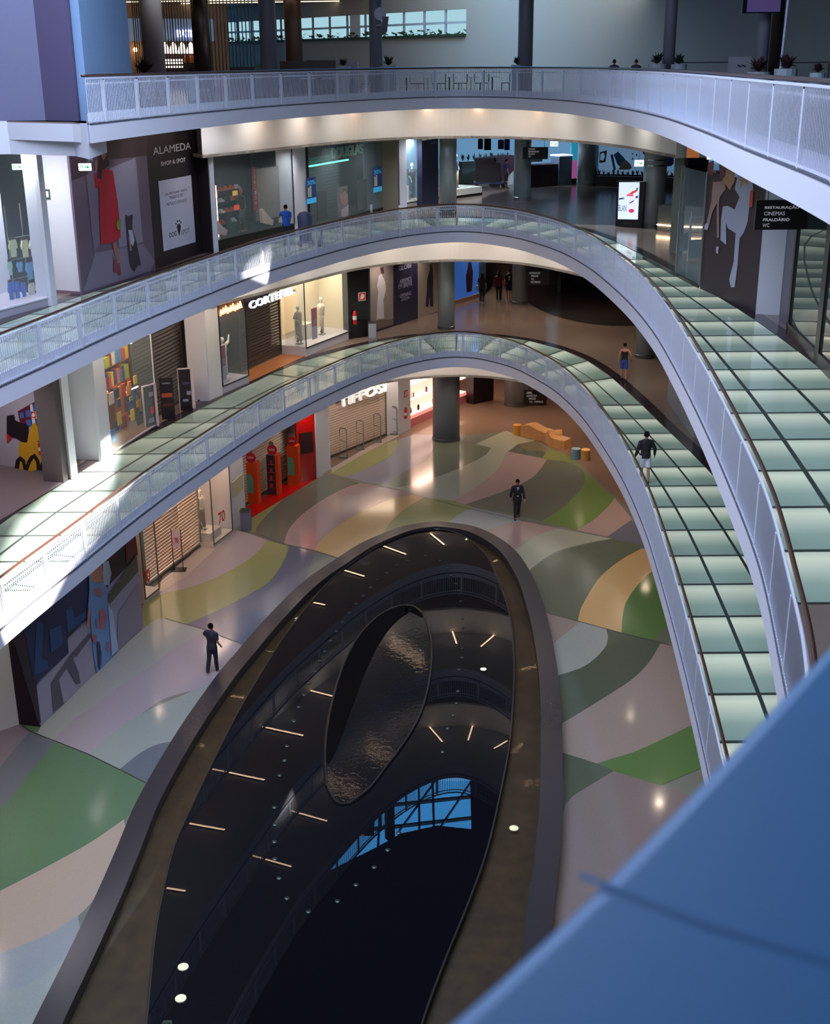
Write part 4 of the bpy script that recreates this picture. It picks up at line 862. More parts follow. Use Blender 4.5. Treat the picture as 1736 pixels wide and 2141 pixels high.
# bench and stools
def bench():
    pts=[(1088,913),(1125,921),(1140,926),(1152,935),(1180,941)]
    p=catmull([W(x,y,0) for x,y in pts],4); c=p[len(p)//2]; t=thing('wooden_bench','long light wood bench with a wavy top on the lowest floor','bench',(c.x,c.y,0))
    N=len(p); prof=[(0,.55),(.12,.70),(.25,.52),(.5,.50),(.62,.78),(.75,.48),(1,.44)]
    def hz(u):
        for (a_,ha),(b_,hb) in zip(prof[:-1],prof[1:]):
            if a_<=u<=b_: q=(u-a_)/(b_-a_); q=q*q*(3-2*q); return ha+(hb-ha)*q
        return prof[-1][1]
    lo=[];fr_=[];bk=[];lb=[]
    for i,q in enumerate(p):
        tg=(p[min(i+1,N-1)]-p[max(i-1,0)]).normalized(); n_=Vector((-tg.y,tg.x)); n_=n_ if n_.y>0 else -n_; h_=hz(i/(N-1))
        lo.append((q.x,q.y,0)); fr_.append((q.x,q.y,h_)); bk.append((q.x+n_.x*.75,q.y+n_.y*.75,h_)); lb.append((q.x+n_.x*.75,q.y+n_.y*.75,0))
    mb=MB(); mb.strip(lo,fr_); mb.strip(bk,lb); mb.add([lo[0],fr_[0],bk[0],lb[0]],[(0,1,2,3)]); mb.add([lo[-1],fr_[-1],bk[-1],lb[-1]],[(0,1,2,3)]); mb.build('bench_body',WOOD,t)
    mb=MB(); up=lambda P_:[(x,y,z+.03) for x,y,z in P_]; mb.strip(up(fr_),up(bk)); mb.strip(fr_,up(fr_)); mb.strip(bk,up(bk)); mb.build('seat_top',M('light_wood_top',(206,150,92),.4,noise=.1,ns=6),t)
bench()
for (x,y,c_,lab) in ((1082,908,(204,140,50),'round golden yellow drum stool at the left end of the wooden bench'),(1204,959,(120,150,170),'round pale blue drum stool right of the wooden bench'),(1224,961,(214,160,84),'round tan drum stool right of the pale blue one')):
    p=W(x,y,0); t=thing('drum_stool',lab,'stool',(p.x,p.y,0)); m_=M('stool_'+str(c_[0]),c_,.5)
    mb=MB(); mb.lathe((p.x,p.y,0),[(.23,0),(.23,.5)],20); mb.build('drum',m_,t); mb=MB(); mb.lathe((p.x,p.y,.5),[(.235,0),(.235,.03),(.21,.05)],20); mb.build('seat_pad',m_,t)
hang_sign((1095,846),(1143,849),816,66,[('GERAL',.12,.25),('SUPERMERCADO',.12,.45),('PARQUE',.22,.3),('WC    FARMACIA',.25,.6)],'black hanging directory sign below the lowest gallery beside the metal column')
# ================================================================ MIDDLE FLOOR (L1)
Q7=lambda *p:[(x/7.136,780+y/7.136) for x,y in p]
fn=Fac.px((0,1098),(148,999),L1); fm=Fac.px((0,972),(137,998),L1)
t=thing('niche_mural','recessed painted wall with a yellow shape, blue grid and black arches behind a grey frame','mural',tuple(fm.p(3,0)))
mb=MB(); fm.box(mb,-2,fm.L+.3,0,4.6,-.1,0); mb.build('painted_wall',M('mural_lilac',(176,168,190),.6),t)
YE=PK('mural_yellow',(204,150,36)); BG=PK('mural_blue',(70,98,176)); BK=PK('mural_black',(30,22,34)); MRN=PK('mural_maroon',(96,28,52)); 
art(fm,t,'mural_shape',[('mural_grid_field',MRN,Q7((265,570),(440,470),(640,370),(830,290),(875,900),(760,900),(650,960),(500,800),(300,760))),
]+[('mural_grid_square',BG,Q7(*q)) for q in (((380,560),(450,545),(460,650),(390,660)),((690,340),(780,320),(790,400),(700,405)),((685,455),(795,440),(805,545),(700,550)),((705,590),(815,580),(825,690),(720,695)),((730,735),(840,725),(855,850),(760,840)),((490,470),(560,440),(565,560),(500,570)),((585,430),(640,400),(650,550),(590,570)),((530,700),(600,700),(605,800),(560,810)),((620,700),(680,710),(680,850),(640,900)),((390,700),(460,690),(470,790),(400,800)),((290,600),(350,580),(355,670),(300,680)))]+[
('mural_white_strip',PK('mural_white',(216,214,226)),Q7((445,480),(480,460),(530,740),(485,770))),('mural_white_strip',PK('mural_white',(216,214,226)),Q7((635,375),(655,365),(695,670),(670,690))),
('mural_yellow',YE,Q7((285,1030),(410,1020),(430,880),(480,760),(530,740),(600,900),(640,960),(680,900),(685,680),(760,830),(870,910),(960,1540),(840,1510),(700,1480),(560,1440),(420,1480),(290,1440),(275,1150))),
('mural_black_cloud',BK,Q7((100,640),(210,620),(220,700),(300,740),(420,780),(425,900),(400,1040),(330,1030),(240,970),(170,960),(100,900))),('mural_red_spot',RED,Q7((100,900),(170,960),(120,1030),(100,1040)))]+
[('mural_arch',BK,Q7(*q)) for q in (((215,1420),(240,1290),(300,1240),(370,1290),(400,1440),(355,1460),(330,1330),(300,1310),(280,1440)),((370,1450),(400,1330),(450,1240),(520,1200),(580,1290),(620,1450),(550,1450),(540,1330),(505,1270),(460,1330),(410,1470)),((590,1440),(610,1330),(670,1270),(730,1260),(790,1370),(830,1400),(915,1310),(925,1370),(850,1500),(770,1500),(745,1380),(710,1310),(660,1360),(620,1460)))],0.012,0.003)
mb=MB(); fn.box(mb,-3,fn.L-.02,3.7,5.3,-.5,0.02); fn.box(mb,fn.L-.55,fn.L,0,5.3,-.7,0.02); struct(mb.build('trim_shop_frame',M('frame_dark_grey',(86,76,80),.5)))
mb=MB(); mb.flat([(v.x,v.y) for v in (W(-40,960,L1),W(0,972,L1),W(137,998,L1),W(148,1000,L1),W(18,1078,L1),W(-60,1120,L1))],L1+.012); struct(mb.build('floor_niche',M('niche_floor_grey',(120,104,112),.4)))
u,w=fm.hit(88,950,.15); extinguisher(tuple(fm.p(u,w,.2)),'red fire extinguisher on the yellow painted wall',h=.5)
fire_sign(fm,71,867,.24,.05,'red fire sign on the blue grid, left of two'); fire_sign(fm,82,869,.24,.06,'red fire sign on the blue grid, right of two')
# white pillar recess
fw=Fac.px((158,949),(213,962),L1); mb=MB(); fw.box(mb,0,fw.L,0,5.3,-.3,0); struct(mb.build('wall_pillar',WHITE))
mb=MB(); fw.box(mb,0,fw.L,0,.12,0,.02); struct(mb.build('baseboard_left',M('skirting_mauve',(120,96,110),.5)))
fj=Fac.px((150,1004),(164,1001),L1); mb=MB(); fj.box(mb,0,fj.L,0,5.3,-1.6,0); struct(mb.build('wall_pillar',WHITE))
fj=Fac.px((207,965),(214,966),L1); mb=MB(); fj.box(mb,0,fj.L,0,5.3,-.6,0); struct(mb.build('wall_pillar',WHITE))
# bookshop
fk=Fac.px((215,963),(330,890),L1)
tb=lightbox(fk,0,fk.L,0,5.2,0,1.15,(M('bookshop_orange_wall',(168,96,56),.6),M('bookshop_floor',(150,120,100),.5)),'bookshop window packed with bright books and orange shelving',False,'display_window',plinth=.12,light=(260,(1,.78,.6)),frame=WHITE,side=False)
BC=[M('book_%d'%i,c,.5) for i,c in enumerate([(206,70,40),(230,190,60),(60,70,120),(235,225,205),(150,40,40),(40,40,50),(240,150,60),(90,140,190),(180,190,60),(215,120,110)])]
BN=['orange red','yellow','dark blue','cream','deep red','black','light orange','sky blue','lime green','pink']
sh=thing('bookshelf','tall orange wooden bookshelf filled with books inside the bookshop','bookshelf',tuple(fk.p(2,0,-2)))
for w_ in (2.0,2.75,3.5,4.25): mb=MB(); fk.box(mb,.1,fk.L-.6,w_,w_+.05,-1.1,-.7); mb.build('shelf',M('shelf_orange_wood',(196,120,70),.5),sh)
for u_ in (.1,1.7,3.3): mb=MB(); fk.box(mb,u_,u_+.06,.1,5.0,-1.1,-.7); mb.build('upright',M('shelf_orange_wood',(196,120,70),.5),sh)
for w_ in (2.05,2.80,3.55,4.30):
    u_=.25
    while u_<fk.L-.8:
        wd=random.uniform(.12,.34); hh=random.uniform(.36,.6)
        mb=MB(); fk.box(mb,u_,u_+wd*.85,w_,w_+hh,-.9,-.66); bi=random.randrange(10); tag(mb.build('book',BC[bi]),BN[bi]+' book standing on the orange shelves of the bookshop','book','books on the orange shelves'); u_+=wd
for k in range(46):
    u_=random.uniform(.1,fk.L-.4); w_=random.uniform(.14,1.9); d_=-random.uniform(.12,.6)
    mb=MB(); fk.box(mb,u_,u_+random.uniform(.22,.42),w_,w_+random.uniform(.3,.5),d_,d_+.04); bi=random.randrange(10); tag(mb.build('book',BC[bi]),BN[bi]+' book cover displayed low in the bookshop window','book','book covers low in the bookshop window')
mb=MB(); a=fk.hit(238,830,.05); b=fk.hit(290,800,.05); f_=fk
tt=thing('tube_light','white fluorescent tube light reflected across the bookshop window','light',tuple(fk.p(a[0],a[1],-.3)))
mb=MB(); mb.tube([tuple(fk.p(*fk.hit(215,843,-.3),-.3)),tuple(fk.p(*fk.hit(288,808,-.3),-.3))],.03,8); mb.build('tube',M('tube_glow',(255,235,220),em=(255,225,205),es=3),tt)
mb=MB(); mb.tube([tuple(fk.p(*fk.hit(215,841,-.3),-.3)),tuple(fk.p(*fk.hit(215,835,-.3),-.3)+Vector((0,0,.3)))],.012,6); mb.build('bracket',STEELD,tt)
fg=Fac.px((300,897),(398,834),L1)
shutter(fg,.1,fg.L,5.2,-.25,'grey roller shutter between the bookshop window and the white pillar',SHUTG,pitch=.15,gap=.05)
mb=MB(); fg.box(mb,-.5,fg.L+.3,0,5.3,-1.6,-1.5); struct(mb.build('wall_shop_interior',M('shop_interior_brown',(130,96,76),.7)))
l=bpy.data.lights.new('shop_glow','AREA'); l.shape='RECTANGLE'; l.size=3; l.size_y=1; l.energy=60; l.color=(1,.75,.6); o=bpy.data.objects.new('shop_glow',l); C.objects.link(o); o.location=fg.p(fg.L/2,5,-.9)
def sboard(c4,z,label,mat,accent=None,white=False):
    tl,tr,br,bl=c4; f=Fac.px(bl,br,z); t=thing('standing_poster',label,'poster stand',tuple(f.p(f.L/2,0))); h=f.hit(*tl)[1]
    mb=MB(); f.box(mb,0,f.L,0,h,-.05,0); mb.build('poster_board',mat,t)
    if accent:
        for a in accent: mb=MB(); f.box(mb,f.L*a[0],f.L*a[1],h*a[2],h*a[3],0.001,.008); mb.build('printed_patch',a[4],t)
    if white:
        mb=MB(); f.box(mb,-.03,0,0,h+.03,-.06,.02); f.box(mb,f.L,f.L+.12,0,h+.03,-.06,.02); f.box(mb,-.03,f.L+.12,h,h+.04,-.06,.02); mb.build('white_frame',M('frame_pinkish_white',(214,196,196),.4),t)
    mb=MB(); f.box(mb,0,f.L,0,.05,-.25,.15); mb.build('foot',BLACK,t)
PB=M('poster_black',(34,22,30),.35); FIRE=M('print_fire_orange',(160,70,40),.5); FIR2=M('print_ember',(88,34,28),.5); VIO=M('print_violet',(70,60,120),.5); GRW=M('print_grey_white',(150,150,175),.5)
sboard(((333,791),(361,791),(367,873),(339,875)),L1,'black standing poster with an orange skyline, leftmost of the pair with skylines',PB,[(.1,.9,.52,.62,FIRE),(.15,.85,.3,.36,FIR2),(.2,.8,.85,.88,GREYM)])
sboard(((371,773),(396,773),(403,855),(378,857)),L1,'black poster vitrine in a white frame between the two skyline posters',PB,[(.3,.85,.62,.68,VIO),(.25,.7,.2,.26,GRW),(.6,.95,.36,.46,GRW)],True)
sboard(((407,757),(431,758),(438,835),(413,837)),L1,'black standing poster with an orange skyline in front of the white pillar',PB,[(.1,.9,.52,.66,FIRE),(.2,.8,.4,.44,FIR2)])
sboard(((299,810),(321,808),(328,893),(306,900)),L1,'poster vitrine in a white frame at the right end of the bookshop window',M('poster_grey',(76,66,74),.4),[(.5,.9,.75,.85,GRW),(.3,.8,.15,.25,GRW),(.55,.9,.35,.5,RED)],True)
fq=Fac.px((397,838),(438,839),L1); mb=MB(); fq.box(mb,0,fq.L,0,5.3,-.4,0); struct(mb.build('wall_pillar',WHITE))
fq=Fac.px((438,838),(466,826),L1); mb=MB(); fq.box(mb,0,fq.L,0,5.3,-.6,0); struct(mb.build('wall_pillar',CREAM))
exit_sign((247,719),(276,719),708,45.2,'green and white exit sign hanging inside the bookshop, half hidden by the gallery edge',2.5,1.2)
# CORTEFIEL shop
fL=Fac.px((466,824),(521,800),L1)
WW=M('window_cream_white',(228,220,200),.6); PLI=M('sill_white',(205,200,206),.5)
tl=lightbox(fL,0,fL.L,0,3.8,0,1.3,(M('window_dim_back',(70,62,56),.6),PLI),'left window of the shop with the lit nine letter sign, with a pale dummy',False,'display_window',plinth=.35,light=(34,(1,.9,.74)),frame=BLACK,side=False)
MAG=M('sale_magenta',(150,30,76),.5); LIL=M('sale_lilac',(160,150,180),.5)
def salecard(f,u0,u1,w0,w1,d,label):
    t=thing('sale_poster',label,'poster',tuple(f.p(u0,w0,d))); wm=w0+(w1-w0)*.42
    mg_=board(f,u0,u1,wm,w1,d,.02,MAG,t,'magenta_field'); board(f,u0,u1,w0,wm,d,.02,LIL,t,'lilac_field')
    mb=MB(); f.textuw(mb,'50',u0+(u1-u0)*.3,u0+(u1-u0)*.85,wm+.08,wm+.32,d+.005,bold=.01); mb.build('lettering',GRW,mg_)
salecard(fL,.08,.55,.5,2.0,-.1,'magenta sale poster in the left window of the lit letter shop')
mannequin(tuple(fL.p(.95,.37,-.5)),math.atan2(fL.n.y,fL.n.x)+math.pi/2-.2,'pale dummy with raised arm in the left window of the lit letter shop',(MAN,PK('cloth_white',(228,224,214)),PK('cloth_ivory',(214,210,202))),1,1.85)
mb=MB(); p=fL.p(.6,.55,-.35); mb.tube([tuple(fL.p(.15,.48,-.3)),tuple(fL.p(.95,.48,-.3))],.12,14); tag(mb.build('cloth_roll',PK('cloth_white',(228,224,214))),'white rolled cloth lying on the sill at the feet of the pale dummy','cloth roll')
mb=MB(); a=fL.hit(455,651,.04);b=fL.hit(503,636,.04); [mb.tube([tuple(fL.p(.08+.19*k,3.32+.03*(k%3),.08)),tuple(fL.p(.14+.19*k,3.55+.05*((k*7)%3),.08)),tuple(fL.p(.24+.19*k,3.38,.08))],.035,6) for k in range(9)]; tag(mb.build('neon_sign',M('neon_orange',(255,150,100),em=(255,140,90),es=7)),'glowing orange neon script at the top of the left window','neon sign')
fS=Fac.px((516,778),(598,741),L1)
shutter(fS,0,fS.L,3.8,-.3,'dark bronze roller shutter under the white lit letters',SHUTD,pitch=.14,gap=.04)
mb=MB(); mb.flat([(v.x,v.y) for v in (W(519,800,L1),W(516,776,L1),W(596,738,L1),W(640,744,L1))],L1+.014); struct(mb.build('floor_shop_threshold',M('threshold_orange_wood',(188,116,66),.35)))
ts=thing('shop_sign','white lit block letters spelling CORTEFIEL above the dark shutter','sign',tuple(fS.p(2,3.2,.3)))
a=fS.hit(520,642,.25); b=fS.hit(614,608,.25); 
mb=MB(); fS.textuw(mb,'CORTEFIEL',a[0],b[0],2.86,3.20,.25,.10,.008); mb.build('lettering',M('letter_cool_lit',(235,240,255),em=(225,232,255),es=1.5),ts)
mb=MB(); fS.box(mb,a[0],b[0],3.0,3.04,-.2,.24); mb.build('mounting_rail',STEELD,ts)
fR1=Fac.px((597,741),(640,745),L1); fR=Fac.px((640,745),(738,706),L1)
tr=lightbox(fR,0,fR.L,0,3.8,0,1.9,(M('window_cream_lit',(226,214,186),.6),PLI),'large cream lit corner window with two dummies beside the dark shutter',True,'display_window',plinth=.42,light=(120,(1,.92,.76)),frame=BLACK,side=True)
mb=MB(); fR1.box(mb,0,fR1.L,0,.42,-.1,0); struct(mb.build('trim_window_sill',PLI))
mb=MB(); fR1.box(mb,0.04,fR1.L,.42,3.75,-.01,0); o=mb.build('glass_side_pane',GLASS); tag(o,'clear glass return pane at the left corner of the cream lit window','glass pane')
mannequin(tuple(fR.p(.55,.44,-.7)),math.atan2(fR.n.y,fR.n.x)+math.pi/2,'dummy in a brown trouser suit at the left of the cream lit window',(MAN,PK('cloth_taupe',(150,124,108)),PK('cloth_taupe',(150,124,108))),2,1.85)
mannequin(tuple(fR.p(2.9,.44,-.8)),math.atan2(fR.n.y,fR.n.x)+math.pi/2+.4,'dummy in a cream top and beige trousers at the right of the cream lit window',(MAN,PK('cloth_cream',(236,220,196)),PK('cloth_sand',(206,186,160))),0,1.85)
salecard(fR,.9,1.4,.6,2.1,-.15,'magenta sale poster beside the brown suited dummy in the cream window')
board(fR,.9,2.4,.7,3.3,-1.86,.02,M('poster_sepia',(226,196,150),.5,em=(226,196,150),es=.35),tr,'back_poster')
mb=MB(); fR.textuw(mb,'CORTEFIEL',.95,2.35,2.55,2.72,-1.83,bold=.02); mb.build('wall_lettering',M('letter_dark_brown',(70,44,32),.5),tr)
mb=MB(); fR.box(mb,1.5,2.3,.44,1.15,-1.5,-.9); tag(mb.build('display_block',M('plinth_pale',(206,200,188),.5)),'white cube standing between the two dummies in the cream window','block')
spot_row(fR,[.3,.7,.95,1.2,1.7,2.2,2.5,2.9,3.3],3.62,-.3,'small track spotlight at the top of the cream lit window','track spotlights in the cream window',.05)
# black pillar, bin, hoarding
fp=Fac.px((738,708),(773,703),L1); mb=MB(); fp.box(mb,.05,fp.L,0,3.85,-1.2,0); fp.box(mb,-.25,.05,0,3.85,-.5,.02); struct(mb.build('wall_black_pillar',M('pillar_black_gloss',(30,28,32),.2)))
fire_sign(fp,757,620,.42,.02,'square red fire hose sign on the black pillar'); u,w=fp.hit(742,678,.1); extinguisher(tuple(fp.p(u,w,.12)),'red fire extinguisher at the edge of the black pillar',.8)
p=W(773,707,L1); litter_bin((p.x+.15,p.y,L1),'grey litter bin at the foot of the black pillar',.78,.2,M('bin_silver',(150,156,168),.4))
fh=Fac.px((776,698),(918,651),L1)
t=thing('advertising_hoarding','fashion hoarding with a woman in white dress, navy text panel and woman in dark suit','hoarding',tuple(fh.p(3,0)))
board(fh,0,fh.L,0,3.82,0,.08,M('print_wood_grey',(140,128,122),.5),t)
H3=lambda *p:[(730+x/3.472,540+y/3.472) for x,y in p]
art(fh,t,'printed_area',[('navy_field',M('print_navy_deep',(34,32,58),.5),H3((322,30),(498,20),(500,440),(640,385),(640,480),(180,560),(190,520),(322,480))),
('printed_dress',PK('print_white_dress',(196,190,196)),H3((215,130),(235,110),(262,170),(268,230),(250,300),(255,435),(200,445),(205,330),(212,240),(203,200))),('printed_hair',PK('print_brown',(70,48,42)),H3((225,70),(250,65),(255,110),(235,115))),
('printed_suit',PK('print_suit_dark',(40,38,52)),H3((585,90),(605,75),(612,140),(610,240),(612,350),(590,350),(585,280),(575,355),(555,350),(565,250),(568,150))),('printed_hair',PK('print_brown',(70,48,42)),H3((585,45),(602,40),(610,90),(588,95))),('printed_ground',PK('print_ground',(110,92,78)),H3((150,480),(200,450),(320,440),(322,480),(200,520),(155,530)))],.012)
LT=M('letter_lilac',(170,164,196),.5)
txt(fh,t,[('GLOBE',H3((362,85))[0],H3((455,72))[0],H3((362,58))[0],LT),('ABRIMOS',H3((368,185))[0],H3((455,165))[0],H3((368,155))[0],LT),('EM BREVE',H3((360,220))[0],H3((458,200))[0],H3((360,192))[0],LT),('OPENING',H3((370,285))[0],H3((452,268))[0],H3((370,262))[0],LT),('SOON',H3((382,310))[0],H3((438,298))[0],H3((382,290))[0],LT)],d=.05,bold=.01)
fb_=Fac.px((951,637),(1001,622),L1); t=thing('blue_shop_window','blue lit shop front panel with a dark figure right of the steel column','shop front',tuple(fb_.p(1,0)))
board(fb_,0,fb_.L,.25,3.82,0,.1,M('panel_blue_lit',(56,98,170),.4,em=(50,96,176),es=.5),t); board(fb_,0,fb_.L,0,.25,.05,.2,M('step_tan',(150,120,100),.5),t,'step')
mb=MB(); fb_.polyuw(mb,[(1.3,.5),(1.9,.5),(2.0,1.6),(1.85,2.0),(1.75,2.3),(1.5,2.3),(1.4,1.9),(1.2,1.5)],.012); mb.build('printed_figure',M('print_maroon_dark',(60,30,50),.5),t)
f=Fac.px((1001,622),(1016,615),L1); mb=MB(); f.box(mb,0,f.L,0,3.82,-.2,0); struct(mb.build('wall_blue_return',M('return_slate',(70,96,130),.5)))
mb=MB(); a=W(1016,614,L1); mb.box(a.x,a.y+3,L1,a.x+9,a.y+3.2,L1+3.8); struct(mb.build('wall_back_middle',M('wall_back_brown',(84,62,50),.6)))
mb=MB(); mb.box(a.x+9,a.y+6,L1,34,a.y+6.2,L1+3.8); struct(mb.build('wall_back_middle_right',M('wall_back_dark',(48,44,46),.6)))
hang_sign((1100,596),(1148,598),566,70,[('INFORMACOES',.15,.45),('PARQUE',.22,.3),('WC',.22,.12),('MULTIBANCO',.22,.4)],'black hanging directory sign on the middle floor beside the number seven shirt')
a=WY(1194,584,78); b=WY(1224,584,78); f=Fac(a,b,a.z); t=thing('red_oval_sign','glowing red oval sign at the back of the middle floor, cut by the gallery edge','sign',tuple(a)); mb=MB(); f.polyuw(mb,[(f.L/2+f.L/2*math.cos(k*.314),.1+.30*math.sin(k*.314)) for k in range(20)],.0,.12); mb.build('oval_body',M('red_glow',(220,20,24),em=(220,20,24),es=1.2),t)
mb=MB(); f.polyuw(mb,[(f.L*.35,.05),(f.L*.7,.05),(f.L*.6,.2),(f.L*.5,.25)],.01); mb.build('white_mark',LT,t)
mb=MB(); mb.tube([tuple(f.p(f.L/2,.3,-.06)),tuple(f.p(f.L/2,1.2,-.06))],.02,6); mb.build('hanger_rod',STEELD,t)
f=Fac.px((1172,612),(1198,610),L1); t=thing('display_screen','grey and white lit display at the back of the middle floor beside the directory','display',tuple(f.p(.5,0))); board(f,0,f.L,0,2.6,0,.4,M('kiosk_dark',(56,52,58),.5),t); mb=MB(); f.box(mb,-.9,-.1,1.6,3.4,-.1,0); mb.build('lit_panel',M('kiosk_blue_lit',(120,160,190),em=(120,160,190),es=.5),t)
# white shop corner on the far right of the middle floor
f=Fac.px((1395,838),(1450,916),L1); mb=MB(); f.box(mb,0,f.L,0,3.8,-.3,0); struct(mb.build('wall_right_glazed',M('wall_right_pale',(150,156,158),.2)))
# ================================================================ UPPER FLOOR (L2)
S1=lambda *p:[(x/5.22,230+y/5.22) for x,y in p]
fk2=Fac.px((0,667),(119,635),L2)
t=lightbox(fk2,-1,fk2.L,0,5.2,0,1.8,(M('kids_shop_white',(206,208,222),.6),M('kids_shop_floor',(170,166,176),.4)),'white childrens clothes shop window with rails of small shirts',False,'display_window',plinth=.3,light=(900,(.92,.94,1)),frame=WHITE,side=False)
PALE=[M('cloth_pale_yellow',(206,204,160),.7),M('cloth_sky',(120,160,206),.7),M('cloth_blue',(70,96,176),.7),M('cloth_offwhite',(214,210,196),.7),M('cloth_mint',(176,200,180),.7)]
def shirt(f,px,py,wpx,hpx,d,mat,grp,lab):
    u0,w1=f.hit(px,py,d); u1,w0=f.hit(px+wpx,py+hpx,d); w0=w1-abs(f.hit(px,py,d)[1]-f.hit(px,py+hpx,d)[1]); L=u1-u0; H_=w1-w0
    t=thing('hanging_shirt',lab,'shirt',tuple(f.p(u0,w1,d)),0,grp)
    mb=MB(); f.polyuw(mb,[(u0+x*L,w0+y*H_) for x,y in ((.22,0),(.78,0),(.8,.6),(.95,.45),(1,.62),(.82,1),(.6,1),(.5,.92),(.4,1),(.18,1),(0,.62),(.05,.45),(.2,.6))],d,.06); mb.build('cloth',mat,t)
    mb=MB(); f.box(mb,u0+.15*L,u0+.85*L,w1-.02,w1+.06,d-.04,d); mb.build('hanger',M('hanger_brown',(66,40,44),.5),t)
for (x,y,wp,hp,mi) in ((18,502,22,38,0),(44,502,20,38,0),(62,502,18,36,3),(17,547,12,30,4),(36,548,14,22,1),(54,549,20,38,1),(72,549,16,36,1),(17,590,16,44,2),(30,588,16,46,2),(45,590,14,42,2),(60,592,18,36,3),(78,592,16,34,1)):
    shirt(fk2,x,y,wp,hp,-.7,PALE[mi],'small shirts on the rails of the childrens shop',('pale yellow','sky blue','blue','off white','mint green')[mi]+' small shirt on the '+('top' if y<540 else 'middle' if y<580 else 'bottom')+' rail of the childrens shop')
t=thing('clothes_rail','grey metal clothes rails inside the white childrens shop window','rail',tuple(fk2.p(1,0,-.7)))
for y in (500,546,587):
    mb=MB(); a=fk2.hit(16,y,-.72); b=fk2.hit(84,y-2,-.72); mb.tube([tuple(fk2.p(a[0],a[1],-.73)),tuple(fk2.p(b[0],a[1],-.73))],.015,6); mb.build('bar',GREYM,t)
for x in (30,62): u,_=fk2.hit(x,600,-.72); mb=MB(); mb.tube([tuple(fk2.p(u,.3,-.75)),tuple(fk2.p(u,3.2,-.75))],.015,6); mb.build('upright',GREYM,t)
fw2=Fac.px((117,612),(173,616),L2); mb=MB(); fw2.box(mb,0,fw2.L,0,5.3,-.3,0); struct(mb.build('wall_pillar',WHITE))
mb=MB(); fw2.box(mb,0,fw2.L,0,.1,0,.02); struct(mb.build('baseboard_left',M('skirting_mauve',(120,96,110),.5)))
fx=Fac.px((108,640),(119,636),L2); mb=MB(); fx.box(mb,0,fx.L,0,5.3,-.5,0.03); struct(mb.build('wall_pillar',WHITE))
u,w=fw2.hit(98,406,.02); t=thing('door_sign','small dark green sign on the white wall beside the childrens shop','sign',tuple(fw2.p(u,w))); board(fw2,u-.12,u+.12,w-.16,w+.16,.03,.02,M('sign_green_dark',(50,70,56),.5),t); board(fw2,u-.02,u+.08,w-.1,w+.1,.036,.005,M('label_white',(225,220,215),.6),t,'pictogram')
exit_sign((26,355),(48,355),343,37,'faint exit sign hanging in front of the white childrens shop',.25,1.0)
exit_sign((165,357),(191,357),342,38,'bright exit sign hanging left of the woman in red',2.6,.7)
a=WY(189,330,38); t=thing('star_ornament','small white star ornament hanging above the bright exit sign','ornament',tuple(a)); f=Fac((a.x,a.y),(a.x+1,a.y),a.z)
mb=MB(); f.polyuw(mb,[((.11 if k%2==0 else .05)*math.sin(k*math.pi/5),(.13 if k%2==0 else .055)*math.cos(k*math.pi/5)) for k in range(10)],0,.03); mb.build('star',WHITE,t)
mb=MB(); mb.tube([tuple(a+Vector((0,0,.1))),tuple(a+Vector((0,0,1.2)))],.006,5); mb.build('thread',STEELD,t)
# woman in red hoarding and ALAMEDA panel
fA=Fac.px((173,618),(427,528),L2); uS=fA.hit(326,569)[0]
t=thing('advertising_hoarding','hoarding of a woman in a long red dress with a sitting dog','hoarding',tuple(fA.p(2,0)))
board(fA,0,uS,0,5.2,0,.08,PK('print_mauve_grey',(104,88,104)),t)
RD=PK('print_red_dress',(176,16,44)); HB=PK('print_hair_black',(40,20,26)); SK2=PK('print_skin_tan',(160,100,88)); 
art(fA,t,'printed_area',[('printed_floor',PK('print_floor_grey',(128,116,134)),S1((905,1990),(1040,1560),(1560,1460),(1690,1650),(1640,1760))),('printed_wall',PK('print_wall_light',(142,132,152)),S1((1190,640),(1480,520),(1560,1440),(1300,1500),(1290,1000))),
('printed_wall',PK('print_wall_shade',(122,108,128)),S1((940,700),(1060,640),(1090,1450),(1030,1560),(1000,1300))),('printed_wall_dark',PK('print_wall_dark',(66,46,56)),S1((770,490),(930,480),(960,700),(830,750),(790,760))),
('printed_top',PK('print_top_dark',(58,40,42)),S1((1090,400),(1260,300),(1620,240),(1600,500),(1200,540))),
('printed_dress',RD,S1((1060,680),(1130,640),(1230,660),(1270,900),(1300,1150),(1320,1390),(1230,1450),(1100,1465),(1090,1200),(1085,850),(1040,850),(1025,700))),
('printed_hair',HB,S1((1085,430),(1130,375),(1170,400),(1195,600),(1120,660),(1110,760),(1060,740),(1075,600))),('printed_face',SK2,S1((1105,430),(1155,425),(1160,500),(1130,550),(1110,510))),
('printed_arm',SK2,S1((1035,560),(1065,540),(1065,640),(1040,680))),('printed_leg',SK2,S1((1230,1450),(1270,1440),(1310,1660),(1290,1700),(1250,1560))),('printed_shoe',PK('print_shoe',(130,36,60)),S1((1240,1600),(1260,1640),(1275,1770),(1240,1770))),('printed_shoe',PK('print_shoe',(130,36,60)),S1((1285,1680),(1310,1670),(1325,1800),(1290,1800))),
('printed_bag',PK('print_bag_green',(120,132,40)),S1((1280,1200),(1320,1190),(1320,1300),(1290,1310),(1270,1270))),
('printed_dog',PK('print_dog_black',(44,34,48)),S1((1370,1140),(1400,1160),(1450,1135),(1445,1290),(1490,1440),(1540,1690),(1500,1700),(1470,1760),(1425,1700),(1395,1450),(1385,1300))),('printed_dog_chest',PK('print_dog_chest',(176,176,200)),S1((1400,1310),(1445,1310),(1470,1430),(1450,1490),(1420,1440))),('printed_dog_belly',PK('print_dog_pink',(150,116,124)),S1((1400,1380),(1420,1400),(1440,1530),(1420,1540)))],.012,.003)
